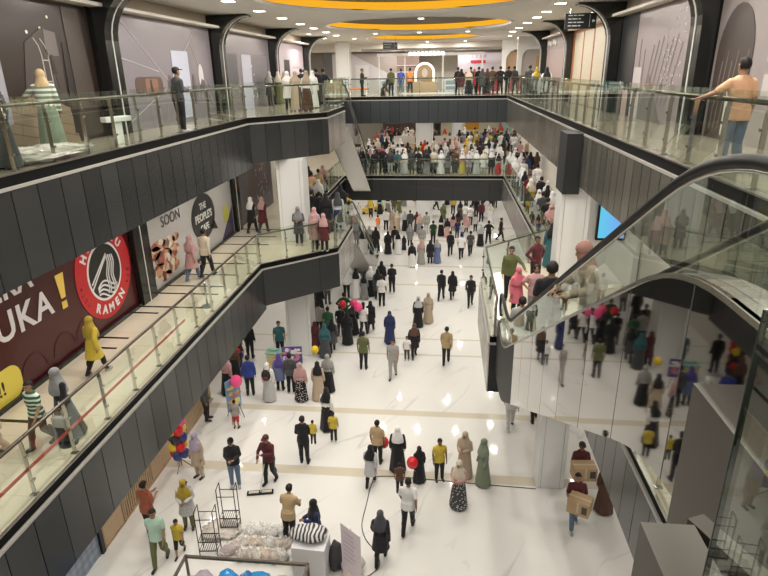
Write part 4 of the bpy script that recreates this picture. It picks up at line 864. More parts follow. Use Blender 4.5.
# ================================================================== FAR HALL, FIRST FLOOR
for x,w,l in((-4.1,1.7,'left'),(-.85,1.9,'right')):
    t=thing('wooden_counter','pale wooden shop counter in the first-floor crowd, %s of the white pillar'%l,'counter',(x,47.6,5)); mb=MB(); mb.rbox(0,w,0,.6,0,1.02,.02); mb.obj('body','wood_light',t); mb=MB(); mb.box(-.05,w+.05,-.05,.65,1.02,1.07); mb.obj('top',flat((.6,.45,.3)),t)
    mb=MB(); mb.box(0,w,.5,.6,1.07,1.6); mb.obj('screen',flat((.66,.6,.54)),t)
t=board('shop_bay','dark brown shop bay at the back of the first-floor crowd','shop',-6.0,58,0,5.0,5,8.2,(.085,.055,.04)); mb=MB(); mb.box(.2,4.8,-.1,0,2.85,2.95); mb.obj('light_strip','arch_glow',t)
mb=MB()
for k in range(3): mb.box(.4,2.2,-.2,0,.7+.55*k,.75+.55*k)
mb.obj('shelf',flat((.4,.3,.2)),t)
t=board('banner','orange banner high at the back of the first-floor crowd','banner',1.95,58.93,0,1.3,6.1,8.1,(.72,.33,.04)); 
t=board('shop_bay','bright cream shop bay at the back right of the first-floor crowd','shop',-.4,59,0,5.6,5,8.3,(.72,.66,.5)); mb=MB(); mb.box(.2,5.4,-.08,0,2.9,3.0); mb.obj('light_strip','arch_glow',t)
t=board('shop_bay','pale green lit shop window at the far right of the first-floor crowd','shop',5.3,58,0,.9,5,8.2,(.45,.62,.55))
# right first-floor wall
t=rboard('poster','tall pink poster on the right first-floor wall nearest the crowd','poster',31.2,30.3,5,7.6,(.65,.36,.42)); t.location.x=6.15
t=rboard('poster','white and pink poster on the right first-floor wall before the shutter','poster',29.2,27.6,5,7.4,(.66,.6,.6)); t.location.x=6.15; poly(t,'pink_edge',[(.9,0),(1.5,0),(1.5,2.3),(.9,2.3)],(.68,.38,.43),-.006)
t=thing('roller_shutter','dark horizontal slat shutter on the right first-floor wall','shutter',(6.15,26.3,5),RW); mb=MB()
for k in range(12): mb.box(0,2.4,-.04,0,.1+.24*k,.26+.24*k)
mb.obj('slats',flat((.10,.09,.085),.4),t); mb=MB(); mb.box(-.05,2.42,0,.03,0,3.1); mb.obj('backing',flat((.3,.27,.25)),t)
t=rboard('poster','white poster with red spots low on the right first-floor wall','poster',25.4,24.0,5,6.3,(.66,.61,.58)); t.location.x=5.95; mb=MB()
for k in range(8): disc(mb,.2+.2*k,.5+.4*(k%3),.09,.12,-.014,-.004,9)
mb.obj('print_spot',flat((.45,.12,.12)),t)
t=thing('display_screen','glowing blue display screen on the white first-floor wall behind the pink headscarf','screen',(4.78,18.12,6.55),0); mb=MB(); mb.rbox(-.06,.84,-.05,.05,-.08,1.42,.02); mb.obj('casing','black',t)
ms,nt,out=_m('screen_blue'); e_=N(nt,'Emission'); tc=N(nt,'TexCoord'); gr=N(nt,'SeparateXYZ'); L(nt,tc.outputs['Object'],gr.inputs[0]); mr=N(nt,'MapRange'); mr.inputs[1].default_value=0; mr.inputs[2].default_value=.8; L(nt,gr.outputs[0],mr.inputs[0]); rp=N(nt,'ValToRGB'); rp.color_ramp.elements[0].color=(.12,.55,.75,1); rp.color_ramp.elements[1].color=(.18,.32,.85,1); L(nt,mr.outputs[0],rp.inputs[0]); L(nt,rp.outputs[0],e_.inputs[0]); e_.inputs[1].default_value=1.1; L(nt,e_.outputs[0],out.inputs[0])
mb=MB(); mb.box(0,.78,-.06,-.05,0,1.35); mb.obj('picture','screen_blue',t)
mb=MB(); mb.box(4.3,6.15,18.2,18.6,5,8.3); struct('wall_right',mb,'column_white')
# ================================================================== FAR HALL, GROUND
t=board('shop_bay','bright cream shop bay at the far end of the marble floor','shop',-9,59.5,0,6.2,0,3.2,(.72,.64,.52)); t=board('shop_bay','pink and white shop bay right of the far white pillar','shop',-.2,59.5,0,6.8,0,3.2,(.68,.62,.52))
for k,(x,c,l) in enumerate(((-6.8,(.75,.55,.1),'yellow'),(-5.9,(.7,.45,.1),'orange'))):
    t=thing('toy_ride','small %s children\'s ride at the far left of the marble floor'%l,'ride',(x+.3,49+k,0)); mb=MB(); mb.rbox(-.45,.45,-.3,.3,.12,.55,.12); mb.obj('body',flat(c),t,True); mb=MB(); mb.rbox(-.2,.2,-.2,.2,.55,.85,.08); mb.obj('seat',flat((.6,.5,.4)),t)
    mb=MB()
    for a in(-.3,.3):
        for b in(-.32,.32): mb.ell((a,b,.12),(.12,.05,.12),10,6)
    mb.obj('wheels','black',t)

# bags carried or worn
def rucksack(label,x,y,z,rz):
    t=thing('rucksack',label,'bag',(x,y,z),R(rz)); mb=MB(); mb.ell((0,.07,.2),(.17,.11,.23),14,10); o=mb.obj('sack','plain',t,True); o.color=(.025,.02,.022,1)
    mb=MB(); mb.ell((0,.16,.12),(.11,.05,.1),12,8); o=mb.obj('pocket','plain',t,True); o.color=(.12,.03,.04,1); mb=MB()
    for q in(-.1,.1): mb.tube([(q,.0,.36),(q,-.1,.44),(q*1.1,-.2,.3)],.014,6)
    mb.obj('strap','black',t)

mb=MB(); mb.box(-9.05,-8.9,15.1,16.05,0,2.4); o=mb.obj('door_1',flat((.02,.019,.018))); o['kind']='structure'
t=thing('handbag','small grey handbag at the side of the grey-scarfed person','bag',(-6.88,8.45,5.5)); mb=MB(); mb.rbox(-.13,.13,-.05,.05,0,.22,.03); mb.obj('bag_body',flat((.33,.31,.28)),t,True); mb=MB(); mb.tube([(-.1,0,.2),(-.08,0,.38),(.08,0,.38),(.1,0,.2)],.01,6); mb.obj('handle',flat((.2,.19,.17)),t)
# ================================================================== PEOPLE
def remesh(mb,voxel,smooth=2):
    me=mb.mesh('tmp','skin'); o=bpy.data.objects.new('tmp',me); COL.objects.link(o)
    md=o.modifiers.new('r','REMESH'); md.mode='VOXEL'; md.voxel_size=voxel
    if smooth: s=o.modifiers.new('s','SMOOTH'); s.iterations=smooth; s.factor=.5
    dg=bpy.context.evaluated_depsgraph_get(); m2=bpy.data.meshes.new_from_object(o.evaluated_get(dg))
    bpy.data.objects.remove(o); bpy.data.meshes.remove(me)
    V=np.empty(len(m2.vertices)*3); m2.vertices.foreach_get('co',V); V=V.reshape(-1,3)
    F=[tuple(p.vertices) for p in m2.polygons]; bpy.data.meshes.remove(m2); return V,F
def mk(name,V,F,mat,attr=None):
    me=bpy.data.meshes.new(name); me.from_pydata([tuple(v) for v in V],[],F); me.materials.append(M(mat)); me.polygons.foreach_set('use_smooth',[True]*len(me.polygons))
    if attr is not None:
        a=me.attributes.new('headco','FLOAT_VECTOR','POINT'); a.data.foreach_set('vector',np.asarray(attr,dtype=np.float32).ravel())
    me.update(); return me
def capsule(mb,a,b,ra,rb,n=12):
    a,b=Vector(a),Vector(b); d=(b-a); u=d.orthogonal().normalized(); d2=d.normalized(); w=d2.cross(u); rings=[]
    prof=[(-math.cos(t)*ra,math.sin(t)*ra) for t in(R(18),R(45),R(70))]+[(0,ra)]+[(d.length,rb)]+[(d.length+math.cos(t)*rb,math.sin(t)*rb) for t in(R(70),R(45),R(18))]
    for h,r in prof: rings.append([a+d2*h+u*r*math.cos(2*PI*j/n)+w*r*math.sin(2*PI*j/n) for j in range(n)])
    mb.loft(rings)
def ring(c,rx,ry,n=20,fold=0,k=8,ph=0):
    return [Vector((c[0]+rx*(1+fold*math.sin(k*2*PI*j/n*1.0+ph))*math.cos(2*PI*j/n),c[1]+ry*(1+fold*math.sin(k*2*PI*j/n+ph))*math.sin(2*PI*j/n),c[2])) for j in range(n)]
# poses: lean (deg), head pitch, arms (elbow, wrist) in torso space for right(-x) and left(+x), knees and ankles.  Figures face -Y.
A_D=(( .225,.03,1.10),(.235,-.05,.86)); 
def mir(p): return tuple((-x,y,z) for x,y,z in p)
POSE={
 'stand':dict(lean=1,arm=(mir(A_D),A_D),leg=(((-.095,-.01,.48),(-.10,.02,.085)),((.095,-.01,.48),(.11,.02,.085)))),
 'walk':dict(lean=3,arm=(((-.22,.13,1.12),(-.23,.10,.87)),((.22,-.05,1.11),(.21,-.20,.90))),leg=(((-.09,-.14,.50),(-.09,-.22,.10)),((.09,.02,.48),(.09,.26,.15)))),
 'hold':dict(lean=3,arm=(((-.215,.0,1.10),(-.09,-.27,1.13)),((.215,.0,1.10),(.07,-.28,1.16))),leg=(((-.095,-.01,.48),(-.11,.02,.085)),((.095,-.02,.48),(.10,-.02,.085)))),
 'lean':dict(lean=16,arm=(((-.25,-.12,1.12),(-.16,-.38,1.10)),((.25,-.12,1.12),(.14,-.38,1.10))),leg=(((-.095,.02,.48),(-.11,.06,.085)),((.095,.0,.48),(.10,.10,.085)))),
 'akimbo':dict(lean=0,arm=(((-.36,.06,1.14),(-.19,-.02,.97)),((.36,.06,1.14),(.19,-.02,.97))),leg=(((-.11,-.01,.48),(-.15,.02,.085)),((.11,-.01,.48),(.15,.02,.085)))),
 'carry':dict(lean=-4,arm=(((-.24,-.02,1.08),(-.22,-.32,1.02)),((.24,-.02,1.08),(.22,-.32,1.02))),leg=(((-.09,-.14,.50),(-.09,-.20,.10)),((.09,.02,.48),(.09,.24,.15)))),
 'push':dict(lean=6,arm=(((-.26,-.10,1.13),(-.17,-.32,1.08)),((.22,-.10,1.12),(-.02,-.30,1.22))),leg=(((-.09,-.10,.50),(-.09,-.12,.10)),((.09,.0,.48),(.10,.18,.10)))),
 'reach':dict(lean=4,arm=(((-.22,.03,1.10),(-.23,-.05,.86)),((.34,-.10,1.20),(.42,-.33,1.14))),leg=(((-.095,-.01,.48),(-.10,.02,.085)),((.095,-.03,.48),(.11,-.04,.085)))),
 'crouch':dict(lean=30,arm=(((-.22,-.10,1.12),(-.12,-.34,.98)),((.22,-.10,1.12),(.12,-.34,.98))),leg=(((-.14,-.36,.50),(-.12,-.02,.09)),((.14,-.34,.46),(.12,.0,.09))),drop=.50),
}
HC=(.34,.0)
LIB={}
def build_pose(pn):
    P=POSE[pn]; drop=P.get('drop',0); lean=R(P['lean']); piv=Vector((0,0,.93))
    rot=Matrix.Rotation(lean,3,'X')
    T=lambda p: rot@(Vector(p)-piv)+piv-Vector((0,0,drop))
    def ringT(c,rx,ry,**k): return [T(v) for v in ring(c,rx,ry,**k)]
    bones=[]  # (name,a,b,r)
    mb=MB()
    tor=[((0,.0,.80),.15,.10),((0,.01,.92),.165,.115),((0,.0,1.06),.135,.095),((0,-.005,1.20),.158,.108),((0,.0,1.32),.175,.105),((0,.01,1.39),.135,.082),((0,.015,1.43),.065,.06)]
    mb.loft([ringT(c,rx,ry) for c,rx,ry in tor]); bones.append(('torso',T((0,0,.85)),T((0,0,1.36)),.12))
    capsule(mb,T((0,.02,1.38)),T((0,.0,1.53)),.054,.052); bones.append(('neck',T((0,.015,1.44)),T((0,.0,1.50)),.05))
    mb.ell(T((0,.012,1.60)),(.078,.097,.093),16,12,rot=rot); mb.ell(T((0,-.022,1.525)),(.058,.072,.072),14,10,rot=rot)
    capsule(mb,T((0,-.088,1.585)),T((0,-.104,1.552)),.010,.015,8)
    for s in(-1,1): mb.ell(T((s*.078,.012,1.562)),(.013,.024,.033),8,6,rot=rot)
    bones.append(('head',T((0,.0,1.54)),T((0,.0,1.60)),.085))
    hands=[]
    for s,(el,wr) in zip((-1,1),P['arm']):
        sh=Vector((s*.172,.01,1.345)); sh,el,wr=T(sh),T(el),T(wr)
        capsule(mb,sh,el,.054,.041); capsule(mb,el,wr,.041,.028)
        sd='rl'[s>0]; bones+= [('uarm_'+sd,sh,el,.05),('farm_'+sd,el,wr,.036)]
        d=(wr-el).normalized(); pc=wr+d*.05; side=Vector((s,0,0)); side=(side-d*side.dot(d)).normalized(); fl=d.cross(side)
        q=Matrix((side,fl,d)).transposed(); wid=fl if abs(d.z)>.6 else side
        q=Matrix((d.cross(wid),wid,d)).transposed(); mb.ell(pc,(.017,.038,.052),10,7,rot=q); bones.append(('hand_'+sd,wr,pc+d*.05,.03)); hands.append((pc,d,wid,d.cross(wid),s))
    for s,(kn,an) in zip((-1,1),P['leg']):
        hip=Vector((s*.088,.01,.88-drop)); kn,an=Vector(kn),Vector(an); kn.z=kn.z if not drop else kn.z; sd='rl'[s>0]
        capsule(mb,hip,kn,.092,.058); capsule(mb,kn,an,.057,.040)
        bl=(kn+an)/2+Vector((0,.02,.06)); mb.ell(bl,(.052,.056,.12),10,8)
        toe=an+Vector((s*.02,-.15,-.045)); toe.z=max(.036,toe.z if an.z<.11 else an.z-.09); heel=an+Vector((0,.03,-.045)); heel.z=max(.038,heel.z); capsule(mb,heel,toe,.038,.034)
        bones+=[('thigh_'+sd,hip,kn,.085),('shin_'+sd,kn,an,.05),('foot_'+sd,heel,toe,.04)]
    V,F=remesh(mb,.0155,2)
    # bone labels
    D=[];TT=[]
    for n,a,b,r in bones:
        a=np.array(a);b=np.array(b);ab=b-a; t=np.clip(((V-a)@ab)/(ab@ab),-.3,1.3); tc=np.clip(t,0,1); D.append(np.linalg.norm(V-(a+tc[:,None]*ab),axis=1)-r); TT.append(t)
    D=np.array(D);TT=np.array(TT); lab=D.argmin(0); tt=TT[lab,np.arange(len(V))]; names=np.array([b[0] for b in bones])[lab]
    # fingers: four of unequal length and a thumb from the side of the palm
    mf=MB(); c0=Vector
    for pc,d,wd,up,s in hands:
        inn=up if (up.dot(Vector((-s,0,0)))>0 or abs(up.x)<.2) else -up
        for k,(o,ln) in enumerate(((-.027,.060),(-.009,.074),(.009,.078),(.027,.066))):
            a=pc+d*.035+wd*o; b=a+d*ln*.55+inn*.006; c=b+d*ln*.4+inn*.022; mf.tube([a,b,c],.0085,6,r2=.0065)
        a=pc-d*.015+wd*-.028; b=a+d*.03-wd*.028+inn*.01; c=b+d*.034-wd*.004+inn*.012; mf.tube([a,b,c],.0105,6,r2=.008)
    n0=len(V); Vf=np.array([tuple(p) for p in mf.v]); VB=np.vstack([V,Vf]); FB=F+[tuple(i+n0 for i in f) for f in mf.f]
    inv=np.array(rot.transposed()); hv=(VB+np.array([0,0,drop])-np.array(piv))@inv.T+np.array(piv)
    hv[n0:]=9
    body=mk('body',VB,FB,'skin',hv)
    # normals
    nm=np.zeros_like(V)
    for f in F:
        q=V[list(f)]; c=np.cross(q[1]-q[0],q[2]-q[0]); nm[list(f)]+=c
    nm/=np.linalg.norm(nm,axis=1,keepdims=True)+1e-9
    def shell(name,sel,off,mat='cloth'):
        keep=[f for f in F if all(sel[i] for i in f)]; idx=sorted({i for f in keep for i in f}); mp={j:i for i,j in enumerate(idx)}
        return mk(name,V[idx]+nm[idx]*off,[tuple(mp[i] for i in f) for f in keep],mat)
    H=hv[:n0]
    isn=lambda *ns: np.isin(names,ns)
    torso=isn('torso'); ua=isn('uarm_l','uarm_r'); fa=isn('farm_l','farm_r'); th=isn('thigh_l','thigh_r'); sn=isn('shin_l','shin_r'); ft=isn('foot_l','foot_r'); nk=isn('neck')
    up_=H[:,2]>.86 if not drop else H[:,2]>.84
    L_={'body':body}
    lower=(th|(torso&(H[:,2]<.95)))
    L_['trousers']=shell('trousers',lower|sn|(ft&(V[:,2]>.085)),.018)
    L_['shorts']=shell('shorts',lower|(sn&(V[:,2]>.40)),.02)
    L_['shoes']=shell('shoes',ft|(sn&(V[:,2]<.11)),.008)
    hx,hy,hz=H[:,0],H[:,1],H[:,2]; hd=isn('head')|(nk&(hz>1.5))
    L_['hair']=shell('hair',hd&((hz>1.632)|((hy>.0)&(hz>1.60))|((hy>.03)&(hz>1.53))),.014,'plain')
    L_['longhair']=None
    # loose garments
    def loose(name,rings,vox=.02,extra=None,mat='cloth'):
        q=MB(); q.loft(rings)
        if extra: extra(q)
        v,f=remesh(q,vox,2); return v,f
    def skirt_rings(z_top,z_hem,rx,ry,fold=.05):
        an=[Vector(a) for _,a in P['leg']]; kn=[Vector(k) for k,_ in P['leg']]
        rs=[]
        for i in range(8):
            u=i/7; z=z_top+(z_hem-z_top)*u
            f=max(0,(.93-z)/.85); cy=(an[0].y+an[1].y)/2*f*.8; sp=abs(an[0].y-an[1].y)/2*f*.5
            rs.append(ring((0,cy+.01,z-(drop if z>.5 else drop*max(0,z)/.5)),.185+(rx-.185)*u,.14+(ry-.14)*u+sp*.8,24,fold*u,7,1+pn.__len__()))
        return rs
    v,f=loose('skirt',skirt_rings(1.0,.05,.285,.25)); L_['skirt']=mk('skirt',v,f,'cloth')
    def tun(zh,rx,ry,sl=2):
        def ex(q):
            q.loft([ringT(c,a*1.16+.004,b*1.2+.004) for c,a,b in tor[:-1]]+[ringT((0,.01,1.445),.085,.075)])
            for s,(el,wr) in zip((-1,1),P['arm']):
                sh_=Vector((s*.168,.01,1.34)); e_=Vector(el)
                if sl==1: capsule(q,T(sh_),T(sh_+(e_-sh_)*.72),.072,.062)
                else: capsule(q,T(sh_),T(el),.075 if sl==2 else .068,.062 if sl==2 else .052); capsule(q,T(el),T(wr),.062 if sl==2 else .050,.055 if sl==2 else .042)
        return loose('tunic',skirt_rings(1.0,zh,rx,ry,.04),.0185,ex)
    v,f=tun(.52,.245,.20); L_['tunic']=mk('tunic',v,f,'cloth')
    v,f=tun(.84,.20,.155); L_['blouse']=mk('blouse',v,f,'cloth')
    if not drop:
        v,f=tun(.79,.205,.150,1); L_['tee']=mk('shirt',v,f,'cloth'); v,f=tun(.80,.20,.148,3); L_['shirt']=mk('shirt',v,f,'cloth')
    else: L_['tee']=L_['shirt']=L_['blouse']
    # headscarf
    q=MB(); q.ell(T((0,.016,1.606)),(.096,.116,.110),18,14,rot=rot); q.ell(T((0,-.006,1.52)),(.086,.093,.09),16,12,rot=rot)
    q.loft([ringT((0,.012,1.54),.095,.10,n=24),ringT((0,.015,1.45),.128,.118,n=24),ringT((0,.012,1.36),.205,.138,n=24,fold=.02),ringT((0,.0,1.24),.232,.165,n=24,fold=.03),ringT((0,-.005,1.13),.225,.172,n=24,fold=.05)])
    v,f=remesh(q,.017,2); h2=(v+np.array([0,0,drop])-np.array(piv))@inv.T+np.array(piv)
    win=(h2[:,1]<-.045)&((h2[:,0]/.056)**2+((h2[:,2]-1.562)/.070)**2<1)
    f=[k for k in f if not all(win[i] for i in k)]; L_['scarf']=mk('headscarf',v,f,'cloth')
    q=MB(); q.ell(T((0,.016,1.606)),(.096,.116,.110),18,14,rot=rot); q.ell(T((0,-.006,1.52)),(.086,.093,.09),16,12,rot=rot)
    q.loft([ringT((0,.012,1.54),.092,.098,n=24),ringT((0,.015,1.45),.118,.112,n=24),ringT((0,.012,1.385),.165,.122,n=24,fold=.03),ringT((0,.005,1.33),.172,.125,n=24,fold=.04)])
    v,f=remesh(q,.017,2); h2=(v+np.array([0,0,drop])-np.array(piv))@inv.T+np.array(piv)
    win=(h2[:,1]<-.045)&((h2[:,0]/.056)**2+((h2[:,2]-1.562)/.070)**2<1)
    f=[k for k in f if not all(win[i] for i in k)]; L_['scarf_short']=mk('headscarf',v,f,'cloth')
    # cap: crown shell with a peak
    q=MB(); q.ell(T((0,.012,1.625)),(.092,.110,.085),18,12,rot=rot); v_=[Vector(p) for p in q.v]; q2=MB(); pk=[ (x,y) for x,y in ((-.075,-.06),(-.07,-.15),(-.03,-.185),(.03,-.185),(.07,-.15),(.075,-.06))]
    q2.add(*[[T(p) for p in [(x,y,1.635) for x,y in pk]+[(x,y,1.65) for x,y in pk]],[(0,1,2,3,4,5),(11,10,9,8,7,6)]+[(i,(i+1)%6,6+(i+1)%6,6+i) for i in range(6)]])
    keep=[fc for fc in q.f if all(((rot.transposed()@(v_[i]+Vector((0,0,drop))-piv)+piv).z>1.615) for i in fc)]
    V2=[tuple(p) for p in q.v]+[tuple(p) for p in q2.v]; o=len(q.v); L_['cap']=mk('cap',V2,keep+[tuple(i+o for i in fc) for fc in q2.f],'plain')
    # shoulder-length hair
    q=MB(); q.ell(T((0,.025,1.60)),(.092,.108,.105),16,12,rot=rot); q.loft([ringT((0,.045,1.60),.088,.085),ringT((0,.065,1.48),.095,.07),ringT((0,.075,1.36),.09,.05)]); v,f=remesh(q,.018,2); h2=(v+np.array([0,0,drop])-np.array(piv))@inv.T+np.array(piv)
    win=(h2[:,1]<-.035)&((h2[:,0]/.062)**2+((h2[:,2]-1.555)/.080)**2<1); L_['longhair']=mk('hair',v,[k for k in f if not all(win[i] for i in k)],'plain')
    LIB[pn]=L_
for pn in POSE: build_pose(pn)
CN={'k':('black',(.014,.014,.016)),'w':('white',(.74,.73,.71)),'c':('cream',(.62,.55,.43)),'b':('beige',(.43,.34,.25)),'g':('grey',(.22,.22,.22)),'d':('dark grey',(.06,.062,.066)),'l':('pale grey',(.46,.46,.46)),
 'n':('navy',(.022,.03,.10)),'u':('blue',(.035,.06,.28)),'U':('slate blue',(.13,.16,.30)),'j':('denim blue',(.10,.15,.23)),'t':('teal',(.035,.12,.14)),'G':('green',(.03,.11,.055)),'D':('dark green',(.015,.06,.025)),'o':('olive',(.11,.12,.045)),'s':('sage green',(.17,.21,.15)),
 'h':('khaki',(.34,.25,.125)),'r':('brown',(.10,.05,.032)),'R':('red',(.52,.03,.035)),'m':('maroon',(.085,.018,.022)),'p':('pink',(.50,.29,.28)),'P':('bright pink',(.62,.15,.20)),'q':('peach',(.72,.42,.25)),'v':('purple',(.09,.06,.25)),'i':('lilac',(.36,.31,.42)),
 'y':('yellow',(.58,.44,.05)),'Y':('mustard',(.38,.27,.03)),'M':('mint',(.38,.55,.44)),'O':('orange',(.78,.20,.04)),'R2':('rust',(.30,.085,.045)),'e':('dusty pink',(.33,.18,.145)),'T':('tan',(.50,.36,.20)),'a':('ash',(.32,.31,.29))}
SKIN=[(.30,.17,.105),(.36,.21,.13),(.25,.135,.08),(.33,.19,.12)]
SHO=[(.03,.03,.03),(.4,.38,.36),(.06,.04,.03),(.02,.02,.02)]
PN=[0]
def person(x,y,z,face,kind,pose,head,top,bot,label,scale=1.0,group=None,pat=None):
    """kind: M tee+trousers, L long sleeves, S tee+shorts, H scarf+blouse+skirt, D scarf+long dress, T scarf+tunic+trousers, F long hair+tee+trousers"""
    PN[0]+=1; i=PN[0]; lib=LIB[pose]
    t=thing('person',label,'person',(x,y,z),R(face),group,scale)
    def part(key,name,col,mat=None):
        o=bpy.data.objects.new(name,lib[key]); COL.objects.link(o); o.parent=t; o.color=(*col,1)
        if mat: o.material_slots[0].link='OBJECT'; o.material_slots[0].material=M(mat)
        return o
    C=lambda k: CN[k][1]
    part('body','body',SKIN[i%4])
    jit=lambda c:tuple(min(1,max(0,v*(1+.06*math.sin(i*1.7)))) for v in c)
    pt=(pat or '')
    tm={'s':'cloth_stripe','v':'cloth_vstripe','p':'cloth_print'}
    mt=tm.get(pt[0:1]); mbm=tm.get(pt[1:2])
    if kind=='Q': part('scarf_short','headscarf',jit(C(head)))
    elif kind in'HDT': part('scarf','headscarf',jit(C(head)))
    elif kind=='F': part('longhair','hair',(.018,.014,.012))
    else:
        part('hair','hair',(.016,.013,.012))
        if head!='k': part('cap','cap',C(head)) if head in CN else None
    if kind=='K': part('cap','cap',C(head))
    if kind in'MSF': part('tee','shirt',jit(C(top)),mt)
    elif kind in'LK': part('shirt','shirt',jit(C(top)),mt)
    elif kind in 'HDQ': part('blouse','dress' if kind=='D' else 'blouse',jit(C(top)),mt)
    elif kind=='T': part('tunic','tunic',jit(C(top)),mt)
    if kind in 'MLKFT': part('trousers','trousers',jit(C(bot)),mbm)
    elif kind=='S': part('shorts','shorts',jit(C(bot)))
    else: part('skirt','skirt',jit(C(bot)),mbm)
    part('shoes','shoes',SHO[(i*7)%4])
    return t
